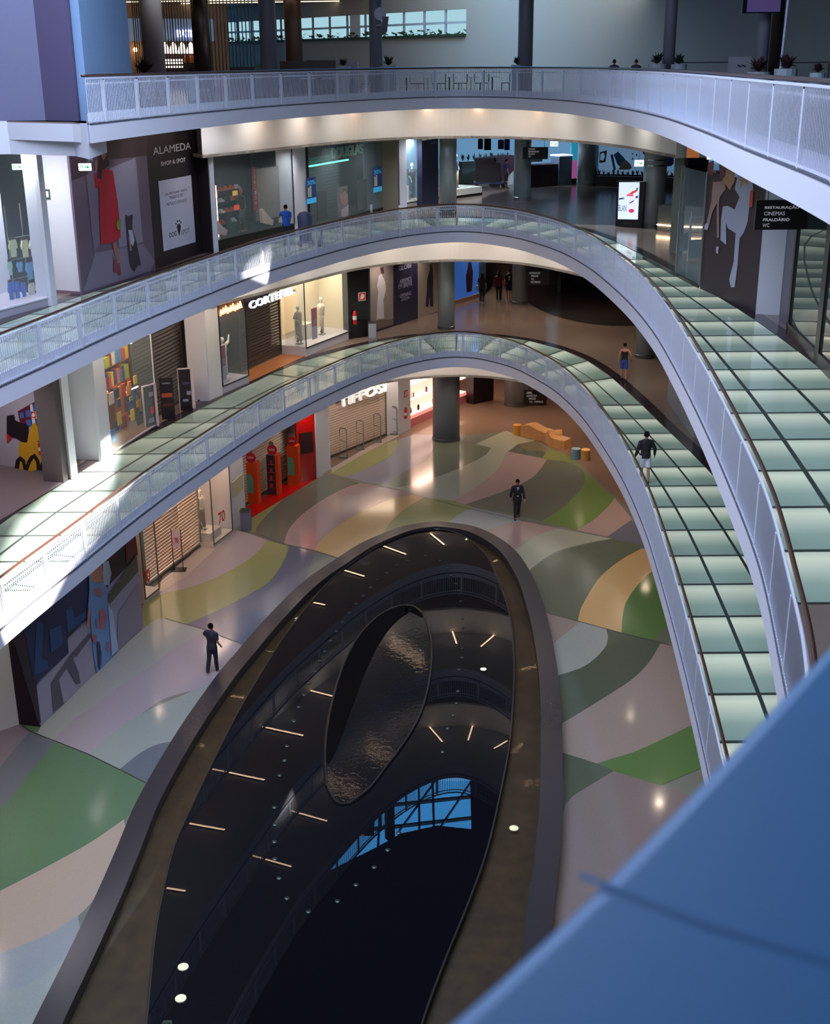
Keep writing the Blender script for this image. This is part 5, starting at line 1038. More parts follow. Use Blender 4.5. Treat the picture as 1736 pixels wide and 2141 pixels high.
t=thing('advertising_hoarding','black ALAMEDA SHOP & SPOT panel with a white dog spot card','hoarding',tuple(fA.p(uS+1,0)))
board(fA,uS,fA.L,0,5.2,0,.08,PK('panel_black_brown',(34,22,28)),t)
WC_=M('card_white',(196,196,216),.5); INK=M('ink_dark',(34,30,40),.5); LTW=M('letter_offwhite',(206,204,206),.5)
S2=lambda x,y:(300+x/4.822,230+y/4.822)
mb=MB(); fA.poly(mb,[S2(150,718),S2(480,657),S2(527,1330),S2(205,1425)],.015); mb.build('white_card',WC_,t)
txt(fA,t,[('ALAMEDA',S2(100,452),S2(480,395),S2(100,378),LTW),('SHOP & SPOT',S2(178,562),S2(428,524),S2(178,522),LTW)],d=.02,bold=.012)
txt(fA,t,[('NA PRÓXIMA VISITA',S2(220,862),S2(440,818),S2(220,835),INK),('TRAGA O SEU',S2(260,900),S2(405,872),S2(260,872),INK),('PATUDO CONSIGO',S2(237,966),S2(440,922),S2(237,938),INK),('DOG',S2(262,1288),S2(336,1268),S2(262,1238),INK),('SPOT',S2(385,1256),S2(468,1238),S2(385,1210),M('ink_grey',(110,110,130),.5))],d=.025,bold=.008)
mb=MB(); fA.poly(mb,[S2(335,1175),S2(345,1150),S2(365,1145),S2(378,1170),S2(375,1210),S2(362,1272),S2(343,1215)],.022); mb.build('pin_symbol',INK,t)
mb=MB()
for (x,y) in ((328,1150),(343,1122),(362,1118),(378,1136)): fA.poly(mb,[S2(x-6,y-10),S2(x+5,y-12),S2(x+7,y+8),S2(x-4,y+10)],.022)
mb.build('paw_dots',INK,t)
for pa,pb,m_,dp in (((425,521),(448,531),WHITE,.2),((618,490),(648,480),WHITE,.8),((806,438),(834,441),WHITE,.6)):
    f=Fac.px(pa,pb,L2); mb=MB(); f.box(mb,0,f.L,0,5.3 if pa[0]<500 else 3.85,-dp,0); struct(mb.build('wall_pillar',m_))
# dark sports shop
fD=Fac.px((449,530),(617,490),L2)
t=lightbox(fD,0,fD.L,0,3.85,0,2.2,(M('dark_shop_back',(30,22,24),.6),M('dark_shop_floor',(24,16,18),.4)),'dark shop front with black frame, small shelves and a red vertical sign',False,'display_window',plinth=.5,light=(22,(1,.85,.7)),frame=BLACK,side=False)
board(fD,fD.L*.66,fD.L*.97,.8,3.0,-.6,.05,M('dark_shop_cream_wall',(120,112,100),.6),t,'pale_panel')
GOODS=[M('goods_red',(190,60,50),.5),M('goods_white',(210,205,205),.5),M('goods_orange',(214,100,50),.5),M('goods_black',(28,26,30),.5),M('goods_green',(50,80,50),.6)]
sh=thing('shoe_shelf','dark shelving with shoes in the dark shop window','shelf',tuple(fD.p(1.5,0,-1)))
for w_ in (.9,1.35,1.8,2.25): mb=MB(); fD.box(mb,.5,3.6,w_,w_+.03,-1.2,-.8); mb.build('shelf',M('shelf_black',(40,34,36),.4),sh)
for w_ in (.93,1.38,1.83,2.28):
    for k in range(7):
        u_=.6+k*.42; mb=MB(); q=[(u_,w_),(u_+.3,w_),(u_+.3,w_+.07),(u_+.16,w_+.11),(u_+.1,w_+.17),(u_,w_+.16)]; fD.polyuw(mb,q,-.82,.12); tag(mb.build('shoe',random.choice(GOODS[:4])),'single shoe on the dark shelves of the dark shop','shoe','shoes on the dark shop shelves')
mb=MB(); fD.box(mb,fD.L*.6,fD.L*.60+.34,1.3,3.1,-.5,-.47); o=mb.build('red_banner',M('banner_red_dark',(150,24,34),.5)); tag(o,'red vertical banner with lettering in the dark shop window','banner')
mb=MB(); 
for i,ch in enumerate('TORCIDA'[:7]): fD.textuw(mb,ch,fD.L*.6+.1,fD.L*.6+.24,2.85-.22*i,3.0-.22*i,-.46)
mb.build('lettering',LT,o)
for x_,lab in ((.05,'pale shoe model lying low in the left corner of the dark shop window'),(.62,'pale shoe model on the cream panel of the dark shop window')):
    mb=MB(); u_=fD.L*x_+.15; q=[(u_,.75),(u_+.8,.55),(u_+.95,.75),(u_+.6,.95),(u_+.1,1.35),(u_-.02,1.3)]; fD.polyuw(mb,q,-.25,.12); tag(mb.build('shoe_model',M('shoe_pale',(214,186,172),.5)),lab,'shoe model')
mb=MB(); p=fD.p(1.1,.5,-.5); mb.tube([tuple(p),tuple(p+Vector((0,0,2.1)))],.02,8); tag(mb.build('light_tube',M('tube_glow',(255,235,220),em=(255,225,205),es=3)),'thin vertical light tube left in the dark shop window','light')
mannequin(tuple(fD.p(fD.L*.5,.5,-.7)),math.atan2(fD.n.y,fD.n.x)+math.pi/2,'dummy in black sportswear standing in the dark shop window',(SK2,BLACK,M('track_grey',(60,60,66),.6)),0,1.8)
for (u_,w_,c_,lab) in ((.95,2.1,(226,120,90),'small salmon sign upper left in the dark shop window'),(fD.L*.38,2.05,(214,170,60),'small yellow sign in the dark shop window'),(fD.L*.39,1.45,(226,70,30),'small glowing orange sign in the dark shop window')):
    mb=MB(); fD.box(mb,u_,u_+.36,w_,w_+.2,-.6,-.57); tag(mb.build('price_sign',M('price_%d'%c_[1],c_,em=c_,es=.5)),lab,'sign')
for k in range(1): 
    mb=MB(); p=fD.p(2.1,.5,-.5)
    for j in range(26): a=random.uniform(0,6.28); r=random.uniform(.1,.35); mb.tube([tuple(p),tuple(p+Vector((r*.5*math.cos(a),r*.5*math.sin(a),.35))),tuple(p+Vector((r*math.cos(a),r*math.sin(a),random.uniform(.3,.75))))],[.012,.03,.004],5)
    tag(mb.build('green_plant',M('leaf_dull_green',(60,84,52),.6)),'dull green plant low in the dark shop window','plant')
# DOUGLAS shop
fG=Fac.px((648,481),(806,438),L2)
t=lightbox(fG,0,fG.L,0,3.85,0,2.5,(M('perfume_shop_back',(52,50,58),.6),M('perfume_shop_floor',(40,34,38),.4)),'dark perfume shop front with grey shutter and blue banners',False,'display_window',plinth=.15,light=(14,(.8,1,.95)),frame=BLACK,side=True)
board(fG,fG.L*.78,fG.L*.97,.15,3.5,-.3,.05,M('grey_blue_panel',(92,112,122),.5),t,'grey_panel')
shutter(fG,.5,fG.L*.74,2.9,-1.6,'grey slatted shutter inside the perfume shop',M('shutter_slate',(84,88,98),.45),pitch=.16,gap=.03)
sg=thing('shop_sign','dark green block letters spelling DOUGLAS in the shop top','sign',tuple(fG.p(2,3,-.5)))
a=fG.hit(691,335,-.2); b=fG.hit(757,320,-.2); mb=MB(); fG.textuw(mb,'DOUGLAS',a[0],b[0],2.98,3.48,-.2,.08,.015); mb.build('lettering',M('letter_dark_teal',(120,150,140),.4),sg); board(fG,a[0]-.3,b[0]+.3,3.52,3.6,-.2,.06,BLACK,sg,'top_rail')
for k in range(3):
    mb=MB(); u_=fG.L*(.28+.17*k); fG.box(mb,u_,u_+fG.L*.15,2.62,2.68,-1.2,-1.1); tag(mb.build('neon_strip',M('neon_green',(90,230,180),em=(90,240,190),es=4)),['thin green neon strip inside the perfume shop, left of three','thin green neon strip inside the perfume shop, middle of three','thin green neon strip inside the perfume shop, right of three'][k],'neon strip')
BLU=M('banner_navy_blue',(36,66,130),.5); CYA=M('banner_cyan',(60,170,220),.5,em=(60,170,220),es=.35)
for (tl,br,lab) in (((642,372),(661,427),'blue discount banner at the left edge of the perfume shop'),((781,350),(798,403),'blue discount banner at the right of the perfume shop')):
    a=fG.hit(tl[0],br[1],.03); b=fG.hit(br[0],br[1]-6,.03); c=fG.hit(tl[0],tl[1],.03)
    tt=thing('discount_banner',lab,'banner',tuple(fG.p(a[0],a[1],.03))); h=c[1]-a[1]
    board(fG,a[0],b[0],a[1]+h*.2,c[1],.05,.02,BLU,tt,'blue_field'); board(fG,a[0],b[0],a[1],a[1]+h*.2,.05,.02,CYA,tt,'cyan_field')
    mb=MB(); fG.textuw(mb,'30%',a[0]+.05,b[0]-.05,a[1]+h*.72,a[1]+h*.88,.055,bold=.01); mb.build('lettering',CYA,tt)
    board(fG,a[0]+.1,a[0]+.25,a[1]+h*.25,a[1]+h*.62,.055,.004,M('print_yellow_box',(206,190,90),.5),tt,'printed_box'); board(fG,a[0]+.3,a[0]+.45,a[1]+h*.25,a[1]+h*.68,.055,.004,WC_,tt,'printed_bottle')
def card(f,tl,br,mat,lab,parts=(),d=-.15):
    a=f.hit(tl[0],br[1],d); b=f.hit(br[0],br[1],d); c=f.hit(tl[0],tl[1],d); tt=thing('shop_poster',lab,'poster',tuple(f.p(a[0],a[1],d)))
    board(f,a[0],b[0],max(.16,a[1]),c[1],d,.03,mat,tt)
    for m_,pts in parts: mb=MB(); f.poly(mb,pts,d+.006); mb.build('printed_area',m_,tt)
    return tt
G3=lambda *p:[(620+x/5.106,250+y/5.106) for x,y in p]
card(fG,(707,392),(729,458),M('print_face_bg',(120,100,110),.5),'poster of a face with pulled back hair low in the perfume shop',[(PK('print_skin_face',(176,128,116)),G3((470,760),(540,745),(550,880),(520,920),(480,890),(465,820))),(HB,G3((470,780),(500,740),(545,740),(550,800),(520,760),(480,790))),(PK('print_white_cloth',(196,176,186)),G3((480,960),(530,930),(556,900),(556,1050),(480,1030)))])
card(fG,(665,400),(685,462),BLACK,'black poster with small lettering left of the face poster in the perfume shop')
card(fG,(748,378),(768,442),M('poster_black_brown',(36,24,24),.4),'black poster with small lettering right of the face poster in the perfume shop')
mb=MB(); u,w=fG.hit(777,442,.02); fG.box(mb,u-.15,u+.12,w-.1,w+.35,.0,.03); tag(mb.build('white_note',WC_),'small white note at the bottom right of the perfume shop front','note')
# suit shop
fU=Fac.px((834,441),(990,409),L2)
t=lightbox(fU,0,fU.L*.42,0,3.85,0,1.6,(M('suit_shop_back',(150,140,120),.6),M('suit_shop_plinth',(150,140,130),.5)),'suit shop window with dummies left of the steel column',False,'display_window',plinth=.35,light=(60,(1,.93,.82)),frame=STEELD,side=False)
tt=thing('shop_sign','tall navy panel with white LION OF POR lettering left of the column','sign',tuple(fU.p(fU.L*.45,0)))
a=fU.hit(883,430,.3); b=fU.hit(917,424,.3); board(fU,a[0],b[0],0,3.84,.3,.3,M('panel_navy_deep',(26,26,44),.4),tt); mb=MB(); fU.textuw(mb,'LION OF POR',a[0]+.05,b[0]-.05,3.42,3.6,.31,bold=.02); mb.build('lettering',M('letter_white_lit',(240,238,235),em=(240,238,235),es=.55),tt)
mb=MB(); fU.textuw(mb,'LONDON',a[0]+.9,b[0]-.2,3.2,3.28,.31); mb.build('small_lettering',LTW,tt)
for (u_,lab,cl) in ((.5,'dummy in a dark skirt at the left edge of the suit shop window',(MAN,PK('cloth_navy',(34,36,60)),PK('cloth_navy',(34,36,60)))),(2.3,'dummy in a dark coat beside the navy sign panel',(MAN,PK('cloth_charcoal',(46,44,52)),PK('cloth_charcoal',(46,44,52))))):
    mannequin(tuple(fU.p(u_,.35,-.5)),math.atan2(fU.n.y,fU.n.x)+math.pi/2,lab,cl,0,1.9)
mb=MB(); fU.box(mb,1.1,1.75,.35,1.1,-.7,-.4); tag(mb.build('display_block',M('plinth_pale',(206,200,188),.5)),'pale stool like block between the dummies of the suit shop window','block')
p=W(950,414,L2); f=Fac.px((948,416),(1008,408),L2); t=thing('display_platform','pale low platform with two dressed dummies right of the steel column','platform',tuple(f.p(1,0))); board(f,-.5,f.L,.15,.5,0,1.8,M('plinth_pale',(206,200,188),.5),t,'deck'); board(f,-.5,f.L+.1,0,.15,-.05,1.7,BLACK,t,'shadow_base')
mannequin(tuple(f.p(.35,.51,-.8)),math.atan2(f.n.y,f.n.x)+math.pi/2,'dummy in brown coat with bare pale head on the low platform, left of two',(MAN,PK('cloth_brown',(96,62,50)),PK('cloth_brown',(96,62,50))),2,1.85)
mannequin(tuple(f.p(1.05,.51,-.7)),math.atan2(f.n.y,f.n.x)+math.pi/2,'dummy in blue jacket and beige trousers on the low platform, right of two',(MAN,PK('cloth_slate',(60,72,100)),PK('cloth_sand',(206,186,160))),0,1.85)
spot('shopfront_fill',(3.4,70.5,L3-2.1),(2.8,73.5,L2),260,(1,.95,.88),110,.8)  # unseen spot added to brighten the platform dummies
spot('shopfront_fill',(-.3,67.0,L3-2.1),(-.9,68.0,L2),160,(1,.93,.85),110,.8)  # unseen spot added to brighten the suit shop
# bright shop at the back, planter, kiosk, cart
fBk=Fac(W(940,352,L2),W(1215,352,L2)+Vector((0,2)),L2)
mb=MB(); fBk.box(mb,-4,fBk.L+14,0,3.84,-.3,0); struct(mb.build('wall_back_upper',M('wall_back_blue_glow',(120,150,170),.5,em=(110,160,200),es=.75)))  # wall given emission to brighten the back of this floor
def bpx(f,x0,y0,x1,y1,d): a=f.hit(x0,y1,d); b=f.hit(x1,y1,d); c=f.hit(x0,y0,d); return a[0],b[0],a[1],c[1]
for (x0,y0,x1,y1,c_,lab) in ((1000,290,1010,312,(48,46,56),'dark grey garment hanging at the back of the upper floor'),(1013,288,1027,314,(40,18,26),'very dark garment hanging at the back of the upper floor'),(1042,292,1054,312,(110,80,90),'mauve garment hanging at the back of the upper floor'),(1055,290,1066,314,(40,70,170),'bright blue garment hanging at the back of the upper floor')):
    u0,u1,w0,w1=bpx(fBk,x0,y0,x1,y1,.3); mb=MB(); fBk.polyuw(mb,[(u0,w0),(u1,w0),(u1,w1*.98),(u0+(u1-u0)*.7,w1),(u0+(u1-u0)*.3,w1),(u0,w1*.98)],.3,.12); tag(mb.build('hanging_garment',M('garment_%d_%d'%(c_[0],c_[2]),c_,.7)),lab,'garment')
LEAF=M('leaf_dark_green',(36,56,40),.5); LEAFR=M('leaf_brown_red',(64,30,30),.5)
def planter_row(f,u0,u1,w0,h,d,label,boxmat,n,leaf=LEAF,lh=.7,dep=.5,bx=True):
    t=thing('planter',label,'planter',tuple(f.p((u0+u1)/2,w0,d)))
    if bx: board(f,u0,u1,w0,w0+h,d,dep,boxmat,t,'trough')
    for k in range(n):
        p=f.p(u0+(u1-u0)*(k+.5)/n,w0+h,d-dep/2); mb=MB()
        for j in range(12):
            a=random.uniform(0,6.28); r=random.uniform(.1,.45)*lh; hh=random.uniform(.4,1)*lh
            q=[p,p+Vector((r*.5*math.cos(a),r*.4*math.sin(a),hh*.7)),p+Vector((r*math.cos(a),r*.8*math.sin(a),hh))]; wv=Vector((-math.sin(a),math.cos(a),0))*.05*lh*1.4
            mb.add([q[0],q[1]-wv,q[1]+wv,q[2]],[(0,1,3,2)])
        mb.build('leafy_tuft',leaf,t)
    return t
p0=W(975,383,L2); f=Fac.px((974,384),(1072,378),L2)
planter_row(f,-.3,f.L,0,1.35,0,'long green grey planter wall with low plants behind the cart',M('planter_green_grey',(84,112,112),.5),9,lh=.5)
c=W(1025,392,L2); t=thing('market_cart','dark wheeled sales cart with goods in front of the long planter','cart',(c.x,c.y,L2)); 
mb=MB(); mb.box(c.x-.9,c.y-.4,L2+.35,c.x+.6,c.y+.5,L2+1.5); mb.build('cart_body',M('cart_dark',(44,38,48),.5),t)
mb=MB(); mb.box(c.x-1.0,c.y-.5,L2+.25,c.x+1.0,c.y+.6,L2+.35); mb.build('cart_base',M('cart_blue',(60,66,96),.4),t)
for sx in (-.8,.8):
    for sy in (-.35,.45): mb=MB(); mb.tube([(c.x+sx,c.y+sy-.03,L2+.12),(c.x+sx,c.y+sy+.03,L2+.12)],.12,14); mb.build('wheel',BLACK,t)
mb=MB(); mb.box(c.x-.95,c.y-.45,L2+1.5,c.x+.2,c.y+.55,L2+1.75); mb.build('goods_pile',M('goods_purple_dark',(50,40,60),.6),t)
f=Fac.px((1050,389),(1076,385),L2); t=thing('kiosk_counter','dark kiosk counter with a slanted purple front beside the cart','counter',tuple(f.p(.5,0)))
mb=MB(); f.polyuw(mb,[(0,0.2),(f.L,.9),(f.L,1.75),(-.8,1.75)],0,1.0); mb.build('slanted_front',M('kiosk_purple',(50,30,44),.5),t); board(f,-.1,f.L,0,1.0,-.1,.8,LGREY,t,'grey_base')
f=Fac.px((1110,392),(1200,386),L2); t=thing('kiosk_counter','long dark kiosk with white equipment behind the hanging directory','counter',tuple(f.p(1,0))); board(f,0,f.L*.75,0,1.3,0,1,M('kiosk_purple',(50,30,44),.5),t); board(f,f.L*.62,f.L*.92,0,1.75,.1,.9,M('kiosk_blue_grey',(96,108,128),.5),t,'side_cabinet'); board(f,0,f.L*.25,1.5,2.1,0,.5,M('equipment_white',(160,170,176),.4),t,'white_machine'); board(f,f.L*.62,f.L*.93,1.75,1.82,.12,1,M('counter_lit',(220,226,240),em=(220,230,255),es=.8),t,'lit_top')
f=Fac.px((1193,384),(1206,383),L2); t=thing('tall_banner','narrow lit banner fading from teal to pink beside the thick column','banner',tuple(f.p(.2,0))); board(f,0,f.L,.3,1.4,0,.1,M('banner_pink_lit',(170,90,150),em=(170,90,150),es=.6),t,'pink_part'); board(f,0,f.L,1.4,3.3,0,.1,M('banner_teal_lit',(50,150,180),em=(50,150,180),es=.6),t,'teal_part'); board(f,0,f.L,0,.3,0,.1,BLACK,t,'base')
hang_sign((1093,332),(1146,334),308,68,[('PARQUE',.22,.26),('RESTAURACAO',.22,.42),('CINEMAS',.22,.26),('WC',.22,.1)],'black hanging directory sign on the upper floor in front of the steel column')
exit_sign((1151,306),(1167,306),296,72,'small lit exit sign on the upper floor right of the hanging directory',2.0,.6)
exit_sign((1327,348),(1346,348),335,62,'lit exit sign in front of the blue mural on the upper floor',2.0,.9)
# blue mural wall
fW=Fac(W(1250,388,L2),W(1412,392,L2),L2); 
tm=thing('blue_mural','pale blue hoarding with cut paper style shapes behind the advertising totem','mural',tuple(fW.p(3,0)))
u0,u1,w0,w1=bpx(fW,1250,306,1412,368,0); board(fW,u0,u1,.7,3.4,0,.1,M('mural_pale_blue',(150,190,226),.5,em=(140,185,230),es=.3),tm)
M5=lambda *p:[(1180+x/5.787,270+y/5.787) for x,y in p]
art(fW,tm,'mural_shape',[('olive_patch',PK('mural_olive',(126,134,110)),M5((430,280),(520,255),(500,400),(425,410))),('pale_disc',M('mural_pale_blue',(150,190,226)),M5((440,300),(480,285),(495,330),(470,380),(435,375))),('blue_bar',PK('mural_deep_blue',(40,84,160)),M5((560,310),(590,305),(625,490),(600,500))),('sky_shape',PK('mural_mid_blue',(80,146,206)),M5((600,310),(650,270),(720,340),(760,400),(700,480),(640,420))),('beige_hill',PK('mural_beige',(178,172,170)),M5((660,490),(700,400),(750,375),(800,420),(820,470),(790,490))),('blue_corner',PK('mural_deep_blue',(40,84,160)),M5((945,250),(985,250),(985,320),(955,300))),('blue_panel',PK('mural_royal',(44,72,170)),M5((1230,280),(1330,285),(1325,420),(1290,450),(1225,450))),('dot',PK('mural_deep_blue',(40,84,160)),M5((820,290),(835,290),(835,310),(820,310))),('dot',PK('mural_deep_blue',(40,84,160)),M5((870,300),(885,300),(885,325),(870,325))),('dot',PK('mural_deep_blue',(40,84,160)),M5((820,350),(840,345),(835,370),(818,375)))],.012)
planter_row(fW,u0,u1,0,.62,.6,'long dark planter with spiky plants below the blue mural',DARK,16,lh=.42)
# totem
fT=Fac.px((1287,473),(1342,477),L2); t=thing('advertising_totem','black floor standing totem with a bright screen showing a strawberry milkshake','totem',tuple(fT.p(.5,0)))
hT=fT.hit(1292,378)[1]; board(fT,0,fT.L,0,hT,0,.25,BLACK,t,'housing')
c4=[fT.hit(x,y,.01) for x,y in ((1292,458),(1334,459),(1338,381),(1295,381))]; 
SCRM=M('screen_lit',(214,226,244),.3,em=(205,222,246),es=1.0); mb=MB(); fT.polyuw(mb,c4,.012); mb.build('screen',SCRM,t)
T5=lambda *p:[(1280+x/7.89,380+y/7.89) for x,y in p]
EMI=lambda n,c:M('screen_'+n,c,.3,em=c,es=.75)
art(fT,t,'screen_image',[('cup',EMI('white',(235,238,248)),T5((240,240),(385,230),(395,540),(350,570),(270,560))),('strawberry',EMI('red',(226,70,60)),T5((290,190),(350,150),(410,130),(415,160),(360,190),(310,215))),('strawberry_cream',EMI('pink',(228,110,130)),T5((235,215),(290,190),(360,210),(350,240),(250,240))),('leaf',EMI('green',(70,120,80)),T5((395,130),(405,95),(435,105),(420,150))),('logo_spot',EMI('magenta',(222,50,110)),T5((270,470),(300,450),(340,450),(370,470),(350,510),(290,510))),('dark_stroke',EMI('slate',(60,66,100)),T5((110,270),(190,262),(210,280),(120,300))),('dark_stroke',EMI('slate',(60,66,100)),T5((385,240),(430,230),(432,265),(390,272))),('dark_stroke',EMI('slate',(60,66,100)),T5((270,355),(330,320),(370,300),(350,330),(300,355)))],.02)
mb=MB(); a=fT.hit(*T5((105,480))[0],.03); b=fT.hit(*T5((240,460))[0],.03); fT.textuw(mb,'BLAN',a[0],b[0],a[1],a[1]+.28,.04,bold=.01); mb.build('screen_lettering',EMI('slate',(60,66,100)),t)
mb=MB(); a=fT.hit(1304,470,.01); b=fT.hit(1322,470,.01); fT.textuw(mb,'DIGITAL',a[0],b[0],.12,.22,.01); mb.build('maker_plate_lettering',M('ink_grey2',(96,84,86),.5),t)
# right hand shops
fX=Fac.px((1345,541),(1465,604),L2)
mb=MB(); fX.box(mb,fX.L*.02,fX.L*.98,.0,.12,0,.06); struct(mb.build('trim_shopfront_sill',BLACK))
t=thing('glass_shopfront','tall greenish glass shop front beside the poster of the women','shop front',tuple(fX.p(2,0)))
u0=fX.hit(1415,560)[0]; mb=MB(); fX.box(mb,u0,u0+.1,0.1,3.84,-.05,0.05); mb.build('frame',GREYM,t); mb=MB(); fX.box(mb,fX.L-.1,fX.L,0.1,3.84,-.05,.05); mb.build('frame',GREYM,t); mb=MB(); fX.box(mb,u0+.1,fX.L-.1,.1,3.8,0,.02); mb.build('pane',GLASS,t)
mb=MB(); fX.box(mb,u0,fX.L+3,0,3.84,-3.6,-3.5); struct(mb.build('wall_right_interior',M('interior_green_grey',(110,116,98),.6)))
mb=MB(); fX.box(mb,fX.L-.55,fX.L-.12,0,3.84,-.9,-.3); tag(mb.build('metal_fin',GREYM),'tall pale metal fin inside the greenish glass shop front','fin')
for (x,y,lab) in ((1428,530,'pale looped security gate in front of the curved counter on the upper floor'),(1452,545,'pale looped security gate beside the poster of the women')):
    p=W(x,y,L2); t=thing('security_gate',lab,'security gate',(p.x,p.y,L2)); b=Vector((p.x,p.y,L2)); d=Vector((.28,.1,0))
    mb=MB(); mb.tube([tuple(b-d),tuple(b-d+Vector((0,0,1.65))),tuple(b+d+Vector((0,0,1.65))),tuple(b+d)],.035,8); mb.build('loop_frame',LGREY,t)
    mb=MB(); mb.boxv(b-d+Vector((0,0,.1)),d*2,(0,.02,0),(0,0,.7)); mb.build('lower_panel',M('gate_panel_teal',(120,140,140),.4),t)
p=W(1425,490,L2); t=thing('curved_counter','curved dark counter with a glowing rim on the upper right floor','counter',(p.x+1.6,p.y+3.0,L2)); cx,cy=p.x+1.6,p.y+3.2
arc=[(cx+3.1*math.cos(a),cy+3.1*math.sin(a)) for a in [math.radians(218+k*7) for k in range(11)]]
mb=MB(); mb.strip([(x,y,L2) for x,y in arc],[(x,y,L2+1.15) for x,y in arc]); mb.strip([(x,y,L2+1.15) for x,y in arc],[(cx+(x-cx)*.75,cy+(y-cy)*.75,L2+1.15) for x,y in arc]); mb.build('counter_body',M('counter_grey_green',(96,98,88),.4),t)
mb=MB(); mb.tube([(cx+(x-cx)*1.01,cy+(y-cy)*1.01,L2+.28) for x,y in arc],.025,6); mb.build('glowing_rim',WARM,t)
fPw=Fac.px((1464,604),(1580,656),L2)
t=thing('advertising_hoarding','dark hoarding of two long haired women in white and striped clothes','hoarding',tuple(fPw.p(3,0))); board(fPw,0,fPw.L,0,3.84,0,.08,PK('print_very_dark',(52,36,44)),t)
P6=lambda *p:[(1440+x/4.865,280+y/4.865) for x,y in p]
art(fPw,t,'printed_area',[('printed_garment',PK('print_white_denim',(164,166,182)),P6((500,420),(640,410),(660,560),(620,740),(600,900),(560,1010),(520,1060),(500,1330),(470,1560),(430,1560),(415,1480),(460,1300),(480,1010),(400,960),(380,900),(385,1130),(325,1080),(330,880),(350,740),(400,730),(470,770),(520,640),(470,560))),
('printed_hair_blonde',PK('print_blonde',(170,130,88)),P6((370,300),(480,320),(470,480),(420,570),(380,520),(340,480))),('printed_hair_blonde',PK('print_blonde',(170,130,88)),P6((520,360),(620,420),(600,520),(560,480),(530,560))),('printed_stripe_top',PK('print_striped',(160,128,118)),P6((250,490),(360,480),(380,560),(320,640),(310,700),(310,1050),(290,1060),(290,700),(240,800),(210,930),(180,930),(230,700))),('printed_hand',PK('print_pale_hand',(178,170,180)),P6((160,930),(190,900),(205,940),(190,980),(160,970))),('printed_hand',PK('print_pale_hand',(178,170,180)),P6((280,1150),(310,1140),(300,1220),(280,1210))),('printed_red_mark',PK('print_red_mark',(196,60,44)),P6((630,580),(660,570),(650,740),(615,750))),('printed_maroon',PK('print_maroon2',(110,50,66)),P6((200,290),(260,270),(250,430),(190,400))),('printed_maroon',PK('print_maroon2',(110,50,66)),P6((310,280),(390,280),(360,440),(320,460)))],.012,.003)
fY=Fac.px((1580,657),(1630,659),L2); mb=MB(); fY.box(mb,0,fY.L,0,3.84,-.4,0); struct(mb.build('wall_pillar_right',WHITE))
fY2=Fac.px((1630,668),(1648,690),L2); mb=MB(); fY2.box(mb,0,fY2.L,0,3.84,-.3,0); struct(mb.build('wall_pillar_right',M('pillar_dark_grey',(90,88,98),.4)))
fZ=Fac.px((1648,700),(1745,800),L2); t=thing('dark_glass_shopfront','dark framed glass shop front at the right edge of the upper floor','shop front',tuple(fZ.p(1,0)))
mb=MB(); fZ.box(mb,-.1,.12,0,3.84,-.1,.05); fZ.box(mb,-.1,fZ.L+3,0,.35,-.1,.05); fZ.box(mb,fZ.L*.62,fZ.L*.7,0,3.84,-.1,.05); fZ.box(mb,-.1,fZ.L+3,3.5,3.84,-.1,.05); mb.build('frame',M('frame_maroon_black',(40,26,34),.3),t)
mb=MB(); fZ.box(mb,.1,fZ.L+3,.35,3.5,-.03,0); mb.build('pane',M('dark_mirror_glass',(44,56,56),.02,spec=1.0,noise=0),t)
mb=MB(); fX.box(mb,-1,0,0,1,-.1,0); 
hs=hang_sign((1578,478),(1740,482),419,33.5,[('RESTAURAÇÃO',.11,.44),('CINEMAS',.105,.27),('FRALDÁRIO',.10,.34),('WC',.10,.09)],top=.82,label='large black hanging directory reading RESTAURAÇÃO CINEMAS FRALDÁRIO WC')
exit_sign((1479,333),(1520,333),315,38,'bright exit sign above the poster of the women, cut by the gallery edge',2.4,.5)
mb=MB(); a=WY(1437,330,44); b=WY(1462,330,44); f=Fac(a,b,a.z); f.box(mb,0,f.L,0,max(.5,ceilz((a+b)/2,a.z+.5)-a.z),-.1,0); tag(mb.build('orange_lit_box',M('orange_lit',(190,120,60),em=(190,110,60),es=.5)),'small orange lit box above the greenish glass shop front','light box')
f=Fac.px((1345,541),(1400,565),L2); f=Fac(W(1415,470,L2),W(1470,480,L2),L2); 
mb=MB(); f=Fac(Vector((10.6,50.5)),Vector((16,47)),L2); f.box(mb,-.2,.2,0,3.84,-.2,.2); struct(mb.build('wall_right_return',M('interior_green_grey',(110,116,98),.6)))
# dark band and far wall behind the mural
mb=MB(); f=Fac(W(1215,372,L2),W(1480,372,L2),L2); f.box(mb,0,f.L,0,3.84,-.2,0); struct(mb.build('wall_back_upper_right',M('wall_back_dark2',(60,50,48),.6)))
# ================================================================ TOP FLOOR (L3)
mb=MB(); mb.prism([(-26,36.7),(-11.4,36.6),(-9.3,35.6),(-8.62,34.35),(-8.75,37.0),(-10.6,39.5),(-26,39.5)],L3-.90,L3-.0); struct(mb.build('trim_slab_edge_thick',WHITE))
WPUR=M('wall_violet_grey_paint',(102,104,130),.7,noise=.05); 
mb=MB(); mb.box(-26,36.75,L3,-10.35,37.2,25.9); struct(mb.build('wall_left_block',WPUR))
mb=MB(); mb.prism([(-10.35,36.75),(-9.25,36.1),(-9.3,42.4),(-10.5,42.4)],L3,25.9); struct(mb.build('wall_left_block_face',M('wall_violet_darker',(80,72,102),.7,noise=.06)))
mb=MB(); mb.box(-9.24,36.3,L3,-9.0,42.4,25.9); struct(mb.build('wall_left_block_board',M('boarded_blue_grey',(112,140,172),.6,noise=.08,ns=5)))
